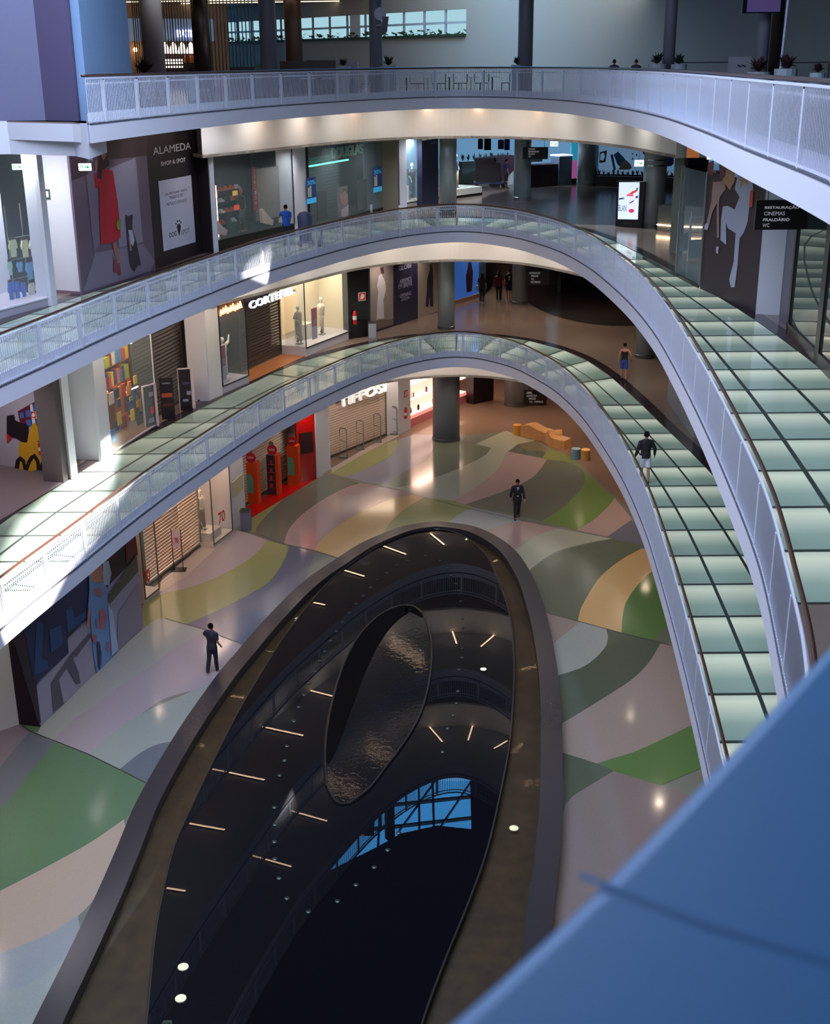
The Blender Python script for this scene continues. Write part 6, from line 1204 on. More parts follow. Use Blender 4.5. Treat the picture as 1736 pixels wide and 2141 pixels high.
# back wall with the window strip
WB0,WB1=Vector((-9.6,92.0)),Vector((18.5,55.0)); fB=Fac(WB0,WB1,L3)
uA=fB.hit(466,90)[0]; uC=fB.hit(975,75)[0]; wS=(fB.hit(633,84.7)[1]+fB.hit(972,73.3)[1])/2; wT=fB.hit(972,18)[1]
mb=MB(); fB.box(mb,uA-.5,fB.L+8,0,wS,-.3,0); fB.box(mb,uC,fB.L+8,wS,8.4,-.3,0); fB.box(mb,uA-.5,uC,wT,8.4,-.3,0); struct(mb.build('wall_back_top',M('wall_back_warm_grey',(168,168,156),.7)))
def panemat():
    m=bpy.data.materials.new('frosted_window_glass'); m.use_nodes=True; nt=m.node_tree; nt.nodes.clear(); o=nt.nodes.new('ShaderNodeOutputMaterial'); t=nt.nodes.new('ShaderNodeBsdfTransparent'); t.inputs[0].default_value=(0.74,0.39,0.27,1); g=nt.nodes.new('ShaderNodeBsdfGlossy'); g.inputs['Roughness'].default_value=.05; mx=nt.nodes.new('ShaderNodeMixShader'); mx.inputs[0].default_value=.05
    nt.links.new(t.outputs[0],mx.inputs[1]); nt.links.new(g.outputs[0],mx.inputs[2]); nt.links.new(mx.outputs[0],o.inputs[0]); return m
t=thing('window_strip','bright strip window with white mullions high in the pale back wall','window',tuple(fB.p((uA+uC)/2,wS))); del t['label'],t['category']; t.name='window_1'; t['kind']='structure'
mb=MB(); fB.box(mb,uA,uC,wS,wT,-.2,-.19); mb.build('pane',panemat(),t)
mb=MB(); n=14; WMU=M('mullion_white',(190,205,215),.4)
for k in range(n+1): u=uA+(uC-uA)*k/n; fB.box(mb,u-.06,u+.06,wS,wT,-.18,-.08)
fB.box(mb,uA,uC,(wS+wT)/2-.06,(wS+wT)/2+.06,-.18,-.08); mb.build('mullions',WMU,t)
for k in (3,8): u=uA+(uC-uA)*(k+.45)/n; mb=MB(); fB.box(mb,u-.5,u+.5,wS,wT,-.15,-.05); mb.build('window_frame',M('window_pier_white',(220,226,230),.5),t)
mb=MB(); rnd=random.Random(3)
for k in range(260):
    u=uA+(uC-uA)*rnd.random(); w=wS+rnd.uniform(-.02,.28); p=fB.p(u,w,.1); q=[p+Vector((rnd.uniform(-.25,.25),rnd.uniform(-.1,.1),rnd.uniform(-.12,.16))) for _ in range(3)]; mb.add(q,[(0,1,2)])
fB.box(mb,uA,uC,wS-.05,wS+.08,0,.25); tag(mb.build('hedge',M('hedge_green',(40,70,44),.7)),'thin dark green hedge strip along the sill of the strip window','hedge',kind='stuff')
# left: cafe front
fC=Fac(WY(215,100,84).xy,WY(450,100,88).xy,L3)
mb=MB(); fC.box(mb,-3,fC.L+1,0,8.4,-.3,0); struct(mb.build('wall_back_top_left',M('wall_cafe_cream',(186,156,130),.6)))
mb=MB(); a=fC.hit(250,86,.05); fC.box(mb,-1,fC.L,a[1],a[1]+1.35,.0,.12); struct(mb.build('trim_cafe_band',M('cafe_band_blue_white',(140,160,196),.5,em=(140,160,196),es=.25)))
ts=thing('shop_sign','white lit PATEO letters on the top floor cafe, partly behind a dark column','sign',tuple(fC.p(3,3,.2)))
a=fC.hit(370,78,.2); b=fC.hit(418,76,.2); c=fC.hit(370,62,.2); mb=MB(); fC.textuw(mb,'PATEO',a[0],b[0],a[1],c[1],.2,.1,.03); mb.build('lettering',M('letter_cool_lit',(235,240,255),em=(225,232,255),es=2.0),ts)
t=thing('cafe_counter','dark cafe bar with lit white shelves below the lit sign','counter',tuple(fC.p(3,0,.5))); a=fC.hit(343,150,.3);b=fC.hit(420,150,.3); top=fC.hit(343,86,.3)[1]
board(fC,a[0],b[0],0,top,.3,.25,M('bar_brown',(60,36,26),.5),t); 
for y_ in (128,134,142): w=fC.hit(350,y_,.35)[1]; board(fC,a[0]+.1,a[0]+1.3,w,w+.12,.4,.05,M('bar_white_lit',(240,240,240),em=(240,235,225),es=1.2),t,'lit_shelf')
for k in range(9): u=random.uniform(a[0]+1.3,b[0]-.2); w=fC.hit(350,132,.35)[1]; mb=MB(); mb.lathe(tuple(fC.p(u,w,.5)),[(.09,0),(.09,.35),(.03,.5)],8); tag(mb.build('bottle',M('bottle_amber',(150,80,30),.3)),'amber bottle on the cafe bar below the lit sign','bottle','bottles on the cafe bar')
for i,x_ in enumerate((346,364,382,400)):
    u,w=fC.hit(x_,112,.9); t=thing('pendant_lamp','white cone pendant lamp over the cafe bar','lamp',tuple(fC.p(u,w,.9)),0,'white pendant lamps over the cafe bar')
    mb=MB(); mb.lathe(tuple(fC.p(u,w,.9)),[(.30,0),(.24,.35),(.10,.62),(.04,.7)],16); mb.build('shade',M('pendant_white_lit',(255,246,235),em=(255,240,225),es=1.6),t); mb=MB(); p=fC.p(u,w+.7,.9); mb.tube([tuple(p),tuple(p+Vector((0,0,2)))],.015,5); mb.build('cord',BLACK,t)
for i,x_ in enumerate((262,283,305)):
    u,w=fC.hit(x_,104,.4); t=thing('wall_bulb','small glowing bulb on a bracket on the cream cafe wall','lamp',tuple(fC.p(u,w,.4)),0,'glowing bulbs on the cream cafe wall')
    mb=MB(); mb.ball(tuple(fC.p(u,w,.4)),.14,8); mb.build('bulb',M('bulb_glow',(255,214,160),em=(255,200,140),es=5),t,smooth=True); mb=MB(); mb.tube([tuple(fC.p(u,w+.12,.4)),tuple(fC.p(u,w+.5,.4)),tuple(fC.p(u,w+.5,.0))],.025,5); mb.build('bracket',BLACK,t)
for (x0,x1,n_,D,lab) in ((281,345,11,72,'dense screen of dark vertical rods left of the cafe sign'),(345,410,9,70,'screen of dark vertical rods in front of the cafe bar'),(432,545,14,66,'screen of dark vertical rods in front of the strip window')):
    a=WY(x0,100,D);b=WY(x1,100,D); f=Fac((a.x,D),(b.x,D-2),L3); t=thing('rod_screen',lab,'screen',tuple(f.p(f.L/2,0))); mb=MB()
    for k in range(n_): u=f.L*(k+.5)/n_; mb.tube([tuple(f.p(u,0,0)),tuple(f.p(u,5.2,0))],.028,5)
    mb.build('rods',BLACK,t); mb=MB(); f.box(mb,0,f.L,5.1,5.25,-.08,.08); mb.build('top_rail',BLACK,t)
mb=MB(); z_=22.7
a=WY(240,30,80); mb.box(a.x-4,60,z_,-2.5,100,z_+.3); struct(mb.build('ceiling_top_left',M('ceiling_wood_brown',(96,76,60),.6)))
for k in range(9):
    mb=MB(); y_=62+k*3.2; mb.boxv((-20,y_,z_-.06),(17.0,-2.5,0),(0,.12,0),(0,0,.05)); tag(mb.build('ceiling_strip_light',M('strip_glow',(255,236,200),em=(255,232,196),es=1.8)),'thin warm strip light on the wooden ceiling at the top left','light','strip lights on the wooden ceiling')
# planters and plants along the top rail
def bush(x,D,ztop,r,leaf,label,pot=True,tall=0,px_w=None):
    a=WY(x,135,D); base=(a.x,D,L3); t=thing('potted_plant',label,'plant',base); hp=ztop-L3-r*.9
    mb=MB(); mb.lathe(base,[(r*.55,0),(r*.7,max(.3,hp))],14); mb.build('pot',LGREY if pot else DARK,t)
    mb=MB()
    for j in range(60):
        an=random.uniform(0,6.28); el=random.uniform(.1,1.4); d=Vector((math.cos(an)*math.cos(el),math.sin(an)*math.cos(el),math.sin(el)*.9)); s=Vector((a.x,D,L3+max(.3,hp))); e_=s+d*r*random.uniform(.6,1.15); m_=(s+e_)/2+Vector((0,0,.08)); wv=d.cross(Vector((0,0,1))).normalized()*r*.10
        mb.add([s,m_-wv,m_+wv,e_],[(0,1,3,2)])
    mb.build('leaves',leaf,t)
    if tall:
        mb=MB()
        for j in range(7):
            an=random.uniform(0,6.28); s=Vector((a.x,D,L3+hp)); mb.tube([tuple(s),tuple(s+Vector((math.cos(an)*.12,0,tall*.5))),tuple(s+Vector((math.cos(an)*.4,math.sin(an)*.2,tall*random.uniform(.75,1))))],[.03,.02,.008],5)
        mb.build('tall_stems',M('stem_brown',(70,56,60),.6),t)
bush(228,44,19.15,.55,LEAFR,'dark leafy plant with tall thin stems at the left end of the top railing',True,2.6)
bush(300,58,19.3,.75,LEAFR,'bushy dark red plant left of the broad grey column',True)
bush(400,56,18.9,.4,LEAFR,'low dark plant in front of the dark column under the cafe sign')
bush(718,62,19.25,.45,LEAF,'spiky green plant in the white tub left of the loudspeaker column')
bush(812,60,19.3,.5,LEAF,'dark green plant right of the loudspeaker column')
bush(1082,60,19.2,.4,LEAF,'small dark plant at the foot of the column right of the strip window')
bush(1374,51,19.3,.5,LEAF,'leafy planter left of the slim grey column on the top floor')
bush(1420,51,19.25,.45,LEAF,'leafy planter right of the slim grey column on the top floor')
bush(1588,44,19.1,.55,LEAFR,'reddish bushy plant left of the double column on the top floor')
bush(1645,43,19.2,.55,LEAFR,'reddish bushy plant right of the double column on the top floor')
bush(1712,42,18.9,.35,LEAFR,'low reddish plant at the right edge of the top floor')
for (x0,x1,y0,D,c_,lab) in ((585,640,128,66,(46,26,24),'dark wooden service counter left of the white tub plant'),(640,702,126,66,(40,24,22),'dark wooden service counter beside the white tub plant'),(720,748,130,64,(150,140,140),'pale board with pictures left of the loudspeaker column'),(480,552,140,64,(60,40,40),'low dark counter in front of the rod screen'),(532,551,134,62,(76,110,100),'small green box on the low dark counter'),(1531,1572,119,46,(150,158,160),'pale notice board right of the slim grey column')):
    a=WY(x0,y0,D);b=WY(x1,y0,D); t=thing('counter' if x1-x0>45 else 'board_stand',lab,'counter' if x1-x0>45 else 'board',((a.x+b.x)/2,D,L3)); mb=MB(); mb.box(a.x,D,L3,b.x,D+.5,a.z); mb.build('body',M('counter_%d'%c_[0],c_,.5),t)
    if c_[0]>140: f=Fac((a.x,D),(b.x,D),L3); mb=MB(); f.textuw(mb,'~~',f.L*.3,f.L*.75,a.z-L3-.35,a.z-L3-.25,.01); mb.build('scribble',INK,t)
# cafe chairs behind the rail
ch=thing('cafe_chair','dark cafe chair behind the top railing','chair',(0,0,L3),0,'dark cafe chairs behind the top railing')
CHM=M('chair_dark_red',(60,30,34),.5)
mb=MB(); mb.box(-.22,-.22,.43,.22,.22,.47); mb.build('seat',CHM,ch,local=True); mb=MB(); mb.box(-.22,.19,.5,.22,.23,.88); mb.build('backrest',CHM,ch,local=True)
for sx in (-1,1):
    for sy in (-1,1): mb=MB(); mb.tube([(.19*sx,.19*sy,.43),(.21*sx,.21*sy,0)],.015,6); mb.build('leg',STEELD,ch,local=True)
tb_=thing('cafe_table','small pale cafe table behind the top railing','table',(0,0,L3),0,'pale cafe tables behind the top railing')
mb=MB(); mb.box(-.35,-.35,.72,.35,.35,.75); mb.build('tabletop',LGREY,tb_,local=True); mb=MB(); mb.tube([(0,0,.02),(0,0,.72)],.03,8); mb.build('pedestal',STEELD,tb_,local=True); mb=MB(); mb.lathe((0,0,0),[(.25,0),(.25,.02)],16); mb.build('foot',STEELD,tb_,local=True)
i=0
for x_ in (645,690,735,850,895,940,985,1030):
    a=WY(x_,140,64)
    for dx in (-.65,.65):
        if i==0: ch.matrix_basis=Matrix.Translation((a.x+dx,64,L3))@Matrix.Rotation(1.57*(1 if dx>0 else -1),4,'Z')
        else: dup(ch,(a.x+dx,64,L3),1.57*(-1 if dx>0 else 1))
        i+=1
    if x_==645: tb_.matrix_basis=Matrix.Translation((a.x,64,L3))
    else: dup(tb_,(a.x,64,L3),0)
# loudspeaker, disc, screen, pole
a=WY(802,52,61.2); t=thing('loudspeaker','tilted pale loudspeaker box on the grey column','loudspeaker',tuple(a)); mb=MB(); mb.boxv((a.x-.12,a.y-.2,a.z-.33),(.28,0,0),(0,.25,0),(.09,0,.68)); mb.build('cabinet',M('speaker_grey',(110,96,104),.5),t); mb=MB(); mb.boxv((a.x-.3,a.y-.05,a.z-.05),(.25,0,0),(0,.08,0),(0,0,.08)); mb.build('bracket',STEELD,t)
a=WY(795,29,61.2); mb=MB(); mb.tube([(a.x,a.y,a.z),(a.x,a.y+.08,a.z)],.28,18); tag(mb.build('round_clock_plate',WHITE),'white round plate high on the loudspeaker column','plate')
a=WY(1552,28,45);b=WY(1632,28,45); t=thing('hanging_screen','screen with a blurred purple picture at the top right of the top floor','screen',((a.x+b.x)/2,45,a.z)); mb=MB(); mb.box(a.x,45,a.z,b.x,45.1,a.z+.8); mb.build('housing',BLACK,t); mb=MB(); mb.box(a.x+.15,44.98,a.z+.04,b.x-.02,45,a.z+.76); mb.build('picture',M('screen_purple',(70,56,96),em=(80,66,110),es=.5),t)
mb=MB(); mb.box((a.x+b.x)/2-.05,45.02,a.z+.8,(a.x+b.x)/2+.05,45.08,26); mb.build('ceiling_arm',STEELD,t)
a=WY(1634,100,44.5); mb=MB(); mb.tube([(a.x,44.5,L3),(a.x+.15,44.5,23)],.04,8); tag(mb.build('white_pole',WHITE),'thin white pole beside the double column on the top floor','pole')
mb=MB(); 
for (x0,x1,D) in ((1420,1530,52),(1650,1736,44)):
    a=WY(x0,131,D);b=WY(x1,133,D); mb.box(a.x,D,a.z-.02,b.x,D+.04,a.z+.02); 
    mb.box(a.x,D,L3,a.x+.04,D+.04,a.z); mb.box(b.x-.04,D,L3,b.x,D+.04,b.z)
tag(mb.build('thin_guard_rail',STEELD),'thin dark guard rail behind the planters on the top floor','guard rail',kind=None)
# ================================================================ PEOPLE
def skin_mesh(chains,joints,root,sub=1):
    """chains: lists of joint names; joints: name -> (x,y,z,r)"""
    names=list(joints); idx={n:i for i,n in enumerate(names)}; ed=set()
    for c in chains:
        for a,b in zip(c[:-1],c[1:]): ed.add((idx[a],idx[b]))
    me=bpy.data.meshes.new('sk'); me.from_pydata([joints[n][:3] for n in names],list(ed),[])
    o=bpy.data.objects.new('sk',me); C.objects.link(o); m=o.modifiers.new('s','SKIN'); m.use_smooth_shade=True
    sv=me.skin_vertices[0].data
    for n,i in idx.items():
        r=joints[n][3]; ry=joints[n][4] if len(joints[n])>4 else r; sv[i].radius=(r,ry); sv[i].use_root=(n==root)
    s=o.modifiers.new('u','SUBSURF'); s.levels=sub; s.render_levels=sub
    dg=bpy.context.evaluated_depsgraph_get(); out=bpy.data.meshes.new_from_object(o.evaluated_get(dg)); bpy.data.objects.remove(o); return out
def put(me,name,mat,parent):
    me.materials.clear(); me.materials.append(mat); me.name=name; o=bpy.data.objects.new(name,me); C.objects.link(o); o.parent=parent
    me.polygons.foreach_set('use_smooth',[True]*len(me.polygons)); return o
def person(pos,rot,h,label,hair,top,bottom,shoes,arms=((.12,-.05,.0),(.12,.06,.0)),legs=((-.18,.0),(.20,.12)),sleeve='short',trouser='long',skirt=False,bend=(.25,.25),longhair=False,suit=False,skin=None,lean=0.0):
    """arms: (out, swing, lift); legs: (swing, kneebend); faces -Y"""
    t=thing('person',label,'person',pos,rot); k=h/1.76; skin=skin or SKIN
    J={'pelvis':(0,0,.96,.13,.10),'waist':(0,-.01,1.10,.125,.09),'chest':(0,-.01-lean*.3,1.30,.155,.10),'collar':(0,-lean*.5,1.43,.10,.075),'neck':(0,-.01-lean*.6,1.50,.052),'jaw':(0,-.03-lean*.7,1.57,.070),'skull':(0,-.02-lean*.7,1.66,.082,.09),'crown':(0,-.01-lean*.7,1.73,.055)}
    ch=[['pelvis','waist','chest','collar','neck','jaw','skull','crown']]
    for s,nm,(out,sw,lift),(ls,kb),bn in ((-1,'l',arms[0],legs[0],bend[0]),(1,'r',arms[1],legs[1],bend[1])):
        sh=Vector((s*.185,-lean*.4,1.42)); e_=sh+Vector((s*out*.45,-sw*.9,-.29+lift)).normalized()*.29; w_=e_+Vector((s*out*.12,-sw*.9-bn*.45,-.26)).normalized()*.25; hd=w_+(w_-e_).normalized()*.07
        J['sh'+nm]=(*sh,.062); J['el'+nm]=(*e_,.043); J['wr'+nm]=(*w_,.028); J['hd'+nm]=(*hd,.034,.02)
        ch.append(['collar','sh'+nm,'el'+nm,'wr'+nm,'hd'+nm])
        fd=(w_-e_).normalized(); sd=Vector((0,1,0)) if abs(fd.y)<.8 else Vector((1,0,0)); curl=Vector((-s*.5,-.15,0))
        for q,(off,ln) in enumerate(((-.026,.062),(-.009,.074),(.009,.070),(.026,.055))):
            a=hd+sd*off+fd*.02; b=a+(fd+curl*.25).normalized()*ln*.55; c=b+(fd+curl*.9).normalized()*ln*.45
            J['f%s%d0'%(nm,q)]=(*a,.0095); J['f%s%d1'%(nm,q)]=(*b,.009); J['f%s%d2'%(nm,q)]=(*c,.007); ch.append(['hd'+nm,'f%s%d0'%(nm,q),'f%s%d1'%(nm,q),'f%s%d2'%(nm,q)])
        a=w_.lerp(hd,.5)-sd*.03; b=a+(fd*.6-sd*.8).normalized()*.032; c=b+(fd-sd*.1).normalized()*.028
        J['t%s0'%nm]=(*a,.011); J['t%s1'%nm]=(*b,.010); J['t%s2'%nm]=(*c,.008); ch.append(['wr'+nm,'t%s0'%nm,'t%s1'%nm,'t%s2'%nm])
        hp=Vector((s*.09,0,.92)); kn=hp+Vector((s*.005,-math.sin(ls)*.44,-math.cos(ls)*.44)); an=kn+Vector((0,-math.sin(ls-kb*2)*.42,-math.cos(ls-kb*2)*.42)); 
        J['hp'+nm]=(*hp,.085); J['kn'+nm]=(*kn,.055); J['cf'+nm]=(*(kn.lerp(an,.3)+Vector((0,.015,0))),.056); J['an'+nm]=(*an,.035); J['hl'+nm]=(an.x,an.y+.03,an.z-.05,.032); J['to'+nm]=(an.x+s*.02,an.y-.15,an.z-.055,.034,.024)
        ch.append(['pelvis','hp'+nm,'kn'+nm,'cf'+nm,'an'+nm,'to'+nm]); J.pop('hl'+nm)
    lo=min(v[2]-v[3] for n,v in J.items() if n[:2] in('to','an')); J={n:(v[0]*k,v[1]*k,(v[2]-lo+.004)*k)+tuple(r*k for r in v[3:]) for n,v in J.items()}
    put(skin_mesh(ch,J,'pelvis',1),'body',skin,t)
    # clothes: lofted pieces fused into one surface
    V=lambda n:Vector(J[n][:3])
    def fuse(mb,name,mat,vox=.017):
        me=bpy.data.meshes.new(name); me.from_pydata([tuple(v) for v in mb.v],[],mb.f); bm=bmesh.new(); bm.from_mesh(me); bmesh.ops.recalc_face_normals(bm,faces=bm.faces); bm.to_mesh(me); bm.free()
        o=bpy.data.objects.new(name,me); C.objects.link(o); r=o.modifiers.new('r','REMESH'); r.mode='VOXEL'; r.voxel_size=vox*k; q=o.modifiers.new('q','SMOOTH'); q.iterations=5; q.factor=.5
        out=bpy.data.meshes.new_from_object(o.evaluated_get(bpy.context.evaluated_depsgraph_get())); bpy.data.objects.remove(o); return put(out,name,mat,t)
    def loft(mb,rings,n=24):
        vs=[];fs=[]
        for x,y,z,rx,ry in rings:
            for i_ in range(n): a_=2*math.pi*i_/n; vs.append((x*k+rx*k*math.cos(a_),y*k+ry*k*math.sin(a_),z))
        for i_ in range(len(rings)-1):
            for j_ in range(n): fs.append((i_*n+j_,i_*n+(j_+1)%n,(i_+1)*n+(j_+1)%n,(i_+1)*n+j_))
        fs.append(tuple(range(n))); fs.append(tuple((len(rings)-1)*n+j_ for j_ in range(n))); mb.add(vs,fs)
    zc,zw,zp=J['collar'][2],J['waist'][2],J['pelvis'][2]; yc=J['collar'][1]/k; yk=J['chest'][1]/k
    mb=MB()
    hem=zp-(.17 if suit else .10 if sleeve!='none' else .0)*k; hw=.205 if suit else .185
    if sleeve=='none':
        loft(mb,[(0,0,hem,.175,.125),(0,-.01,zw,.15,.115),(0,yk,J['chest'][2],.168,.122),(0,yc,zc-.07*k,.15,.105)])
        for sx in (-1,1): mb.tube([(sx*.09*k,yc*k-.10*k,zc-.09*k),(sx*.10*k,yc*k,zc+.045*k),(sx*.09*k,yc*k+.10*k,zc-.09*k)],.022*k,6)
    else:
        loft(mb,[(0,0,hem,hw,.138),(0,0,zp,hw-.01,.134),(0,-.01,zw,.165,.122),(0,yk,J['chest'][2],.192,.130),(0,yc,zc-.02*k,.192,.115),(0,yc,zc+.035*k,.145,.098),(0,yc,zc+.085*k,.080,.076)])
        for s_,sg in (('l',-1),('r',1)):
            a_=V('sh'+s_); e_=V('el'+s_); w_=V('wr'+s_); st=a_+Vector((-sg*.07*k,0,.0))
            if sleeve=='short': mb.tube([tuple(st),tuple(a_),tuple(a_.lerp(e_,.75))],[.085*k,.078*k,.066*k],14)
            else: mb.tube([tuple(st),tuple(a_),tuple(e_),tuple(w_)],[.085*k,.080*k,.066*k,.050*k],14)
    fuse(mb,'jacket' if sleeve=='long' else 'shirt',top)
    mb=MB(); loft(mb,[(0,0,zp-.14*k,.14,.11),(0,0,zp-.06*k,.172,.13),(0,0,zp+.06*k,.158,.118)])
    for s_ in 'lr':
        h_=V('hp'+s_); n_=V('kn'+s_); c_=V('cf'+s_); a_=V('an'+s_)
        if trouser=='short': e_=h_.lerp(n_,.88); mb.tube([tuple(h_+Vector((0,0,.03*k))),tuple(h_.lerp(n_,.4)),tuple(e_)],[.10*k,.098*k,.098*k],14)
        else: mb.tube([tuple(h_+Vector((0,0,.03*k))),tuple(h_.lerp(n_,.4)),tuple(n_),tuple(c_),tuple(a_-Vector((0,0,.035*k)))],[.10*k,.092*k,.074*k,.070*k,.060*k],14)
    fuse(mb,'shorts' if trouser=='short' else 'trousers',bottom)
    for s_ in 'lr':
        a=J['an'+s_]; b=J['to'+s_]; jj={'a':(a[0],a[1]+.03*k,a[2]-.02*k,.046*k,.05*k),'b':(b[0],b[1]+.02*k,b[2]+.008*k,.05*k,.036*k),'c':(b[0],b[1]-.05*k,b[2],.035*k,.025*k)}
        put(skin_mesh([['a','b','c']],jj,'a',1),'shoe',shoes,t)
    S=J['skull']; mb=MB(); rr=.100*k
    mb.lathe((S[0],S[1]+.018*k,S[2]-.03*k),[(rr*.80,-.02*k) if longhair else (rr*.86,-.015*k),(rr*.98,.03*k),(rr*.99,.065*k),(rr*.86,.105*k),(rr*.6,.132*k),(rr*.3,.145*k),(.004,.15*k)],20,.90,1.02)
    if longhair: mb.tube([(S[0],S[1]+.05*k,S[2]+.02*k),(S[0],S[1]+.08*k,S[2]-.12*k),(S[0],S[1]+.09*k,S[2]-.26*k)],[.085*k,.09*k,.04*k],10)
    mb.build('hair',hair,t,local=True,smooth=True)
    mb=MB(); y=S[1]-.092*k
    mb.boxv((-.012*k,y-.012*k,S[2]-.045*k),(.024*k,0,0),(0,.03*k,0),(0,0,.045*k)); mb.ball((-.09*k,S[1],S[2]-.02*k),.02*k,6); mb.ball((.09*k,S[1],S[2]-.02*k),.02*k,6); mb.build('nose_and_ears',skin,t,local=True)
    mb=MB(); 
    for sx in (-1,1): mb.ball((sx*.03*k,y+.005*k,S[2]+.008*k),.009*k,6)
    mb.boxv((-.022*k,y-.0*k,S[2]-.075*k),(.044*k,0,0),(0,.012*k,0),(0,0,.008*k)); mb.build('eyes_and_mouth',M('eye_dark',(40,24,22),.4),t,local=True)
    if suit:
        mb=MB(); c=J['chest']; mb.add([(-.05*k,c[1]-.135*k,c[2]+.15*k),(.05*k,c[1]-.135*k,c[2]+.15*k),(0,c[1]-.15*k,c[2]-.06*k)],[(0,1,2)]); mb.build('shirt_front',M('shirt_white',(225,222,228),.6),t,local=True)
        mb=MB(); mb.add([(-.012*k,c[1]-.145*k,c[2]+.14*k),(.012*k,c[1]-.145*k,c[2]+.14*k),(.02*k,c[1]-.155*k,c[2]-.02*k),(0,c[1]-.157*k,c[2]-.06*k),(-.02*k,c[1]-.155*k,c[2]-.02*k)],[(0,1,2,3,4)]); mb.build('tie',M('tie_navy',(30,26,56),.5),t,local=True)
        w=J['waist']; mb=MB(); mb.box(-.03*k,w[1]-.135*k,w[2]-.06*k,.03*k,w[1]-.125*k,w[2]-.03*k); mb.build('badge',M('badge_white',(225,225,220),.4),t,local=True)
    return t
CB=lambda n,c:M('cloth_'+n,c,.8,noise=.08)
p=W(447,1406,0); person((p.x,p.y,0),math.radians(160),1.76,'person in dark t-shirt, navy trousers and white shoes walking beside the pool rim',HAIR,CB('tee_charcoal',(44,40,52)),CB('trouser_navy',(26,28,46)),CB('shoe_white',(226,226,236)),arms=((.10,-.02,0),(.55,.25,.02)),legs=((.10,.0),(-.16,.10)),bend=(.5,.15))
p=W(1081,1084,0); person((p.x,p.y,0),math.radians(4),1.80,'person in a black suit with white shirt and tie walking towards the pool',HAIR,CB('suit_black',(26,18,22)),CB('suit_black',(26,18,22)),CB('shoe_black',(16,14,16)),arms=((.16,-.10,0),(.18,.12,0)),legs=((.20,.02),(-.18,.10)),sleeve='long',suit=True,bend=(.05,.15),skin=M('skin_b',(170,104,80),.5))
p=W(1347,1010,L1); person((p.x,p.y,L1),math.radians(186),1.74,'person in a dark jacket and white shorts walking away on the glass walkway',HAIR,CB('jacket_black_brown',(36,26,32)),CB('shorts_white',(206,208,214)),CB('shoe_black',(16,14,16)),arms=((.30,.0,0),(.22,.0,0)),legs=((-.12,.06),(.14,.0)),sleeve='long',trouser='short',bend=(.25,.3))
p=W(1304,795,L1); person((p.x,p.y,L1),math.radians(170),1.62,'person in a black vest top and blue shorts walking away at the walkway edge',HAIR,CB('vest_black',(26,16,20)),CB('shorts_blue',(50,70,140)),CB('shoe_tan',(90,60,50)),arms=((.22,.05,0),(.15,-.05,0)),legs=((-.14,.05),(.14,.0)),sleeve='none',trouser='short')
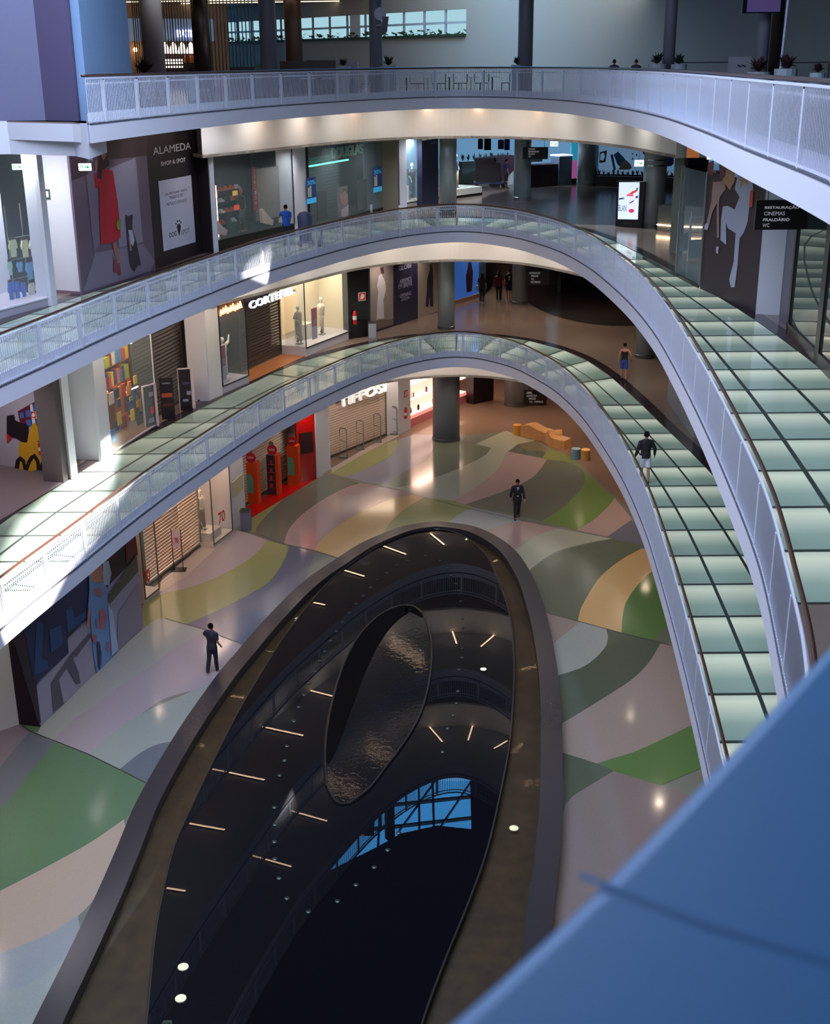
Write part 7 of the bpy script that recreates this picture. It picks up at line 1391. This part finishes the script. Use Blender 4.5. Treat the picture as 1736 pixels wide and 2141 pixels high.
for (x,y,h,top,bot,lab,lh,sk,tr) in ((1008,633,1.68,CB('top_dark_maroon',(46,28,34)),CB('trouser_black',(28,24,30)),'person in dark clothes with white bag at the back of the middle floor',True,'short','long'),(1043,629,1.70,CB('top_wine',(86,30,40)),CB('trouser_black',(28,24,30)),'person in a wine red top with shoulder bag on the middle floor',True,'short','long'),(1064,628,1.80,CB('jersey_black',(24,20,26)),CB('shorts_black',(24,22,28)),'person in a black jersey with a yellow number 7 on the back',False,'short','short')):
    p=W(x,y,L1); o=person((p.x,p.y,L1),math.radians(180 if x!=1008 else 175),h,lab,HAIR,top,bot,CB('shoe_white',(226,226,236)),legs=((-.14,.06),(.14,.0)),sleeve=sk,trouser=tr,longhair=lh)
    if x==1064: f=Fac((p.x-.1,p.y-.16),(p.x+.1,p.y-.16),L1); mb=MB(); f.textuw(mb,'7',.03,.17,1.18,1.42,.0,bold=.03); mb.build('jersey_number',M('number_yellow',(220,180,50),.5),o)
    if x==1043: mb=MB(); mb.box(p.x-.30,p.y-.1,L1+.85,p.x-.12,p.y+.15,L1+1.15); mb.build('shoulder_bag',CB('bag_wine',(60,24,32)),o)
    if x==1008: mb=MB(); mb.box(p.x-.34,p.y-.1,L1+.75,p.x-.22,p.y+.02,L1+1.02); mb.build('white_bag',CB('bag_white',(190,190,200)),o)
p=W(597,430,L2+1.68); person((p.x,p.y,L2),math.radians(200),1.68,'cleaner in a bright blue tabard standing at the dark shop front',HAIR,CB('tabard_blue',(36,84,176)),CB('trouser_navy',(26,28,46)),CB('shoe_black',(16,14,16)),arms=((.1,.1,0),(.1,.3,.1)),legs=((0,0),(0,0)),bend=(.5,.6))
c=Vector((p.x+1.0,p.y-.1,L2)); t=thing('cleaning_cart','grey blue cleaning cart with a covered sack beside the cleaner','cart',tuple(c)); CG=M('cart_grey_blue',(86,96,124),.5)
mb=MB(); mb.box(c.x-.5,c.y-.3,c.z+.15,c.x+.5,c.y+.3,c.z+.25); mb.build('deck',CG,t); mb=MB(); mb.lathe((c.x-.2,c.y,c.z+.25),[(.26,0),(.3,.6),(.32,1.0),(.22,1.15),(.05,1.2)],14); mb.build('sack',M('sack_slate',(60,68,96),.6),t,smooth=True); mb=MB(); mb.box(c.x+.1,c.y-.25,c.z+.75,c.x+.5,c.y+.25,c.z+.8); mb.box(c.x+.45,c.y-.25,c.z+.25,c.x+.5,c.y+.25,c.z+.8); mb.build('tray',CG,t)
for sx in (-.4,.4): mb=MB(); mb.tube([(c.x+sx,c.y-.25,c.z+.08),(c.x+sx,c.y-.2,c.z+.08)],.08,12); mb.build('wheel',BLACK,t)
p=W(1044,392,L2); person((p.x+.35,p.y-.9,L2),math.radians(120),1.7,'person in a slate blue shirt standing behind the dark sales cart',HAIR,CB('shirt_slate',(60,62,100)),CB('trouser_brown',(46,36,38)),CB('shoe_black',(16,14,16)),legs=((0,0),(0,0)))
for x_,lab in ((1285,'person on the top floor seen as a head above the rail, left of two'),(1331,'person on the top floor seen as a head above the rail, right of two')):
    a=WY(x_,127,56); person((a.x,56,L3),math.radians(180),a.z-L3+.02,lab,M('hair_brown',(66,36,34),.6),CB('top_grey',(80,74,84)),CB('trouser_black',(28,24,30)),CB('shoe_black',(16,14,16)),legs=((0,0),(0,0)))
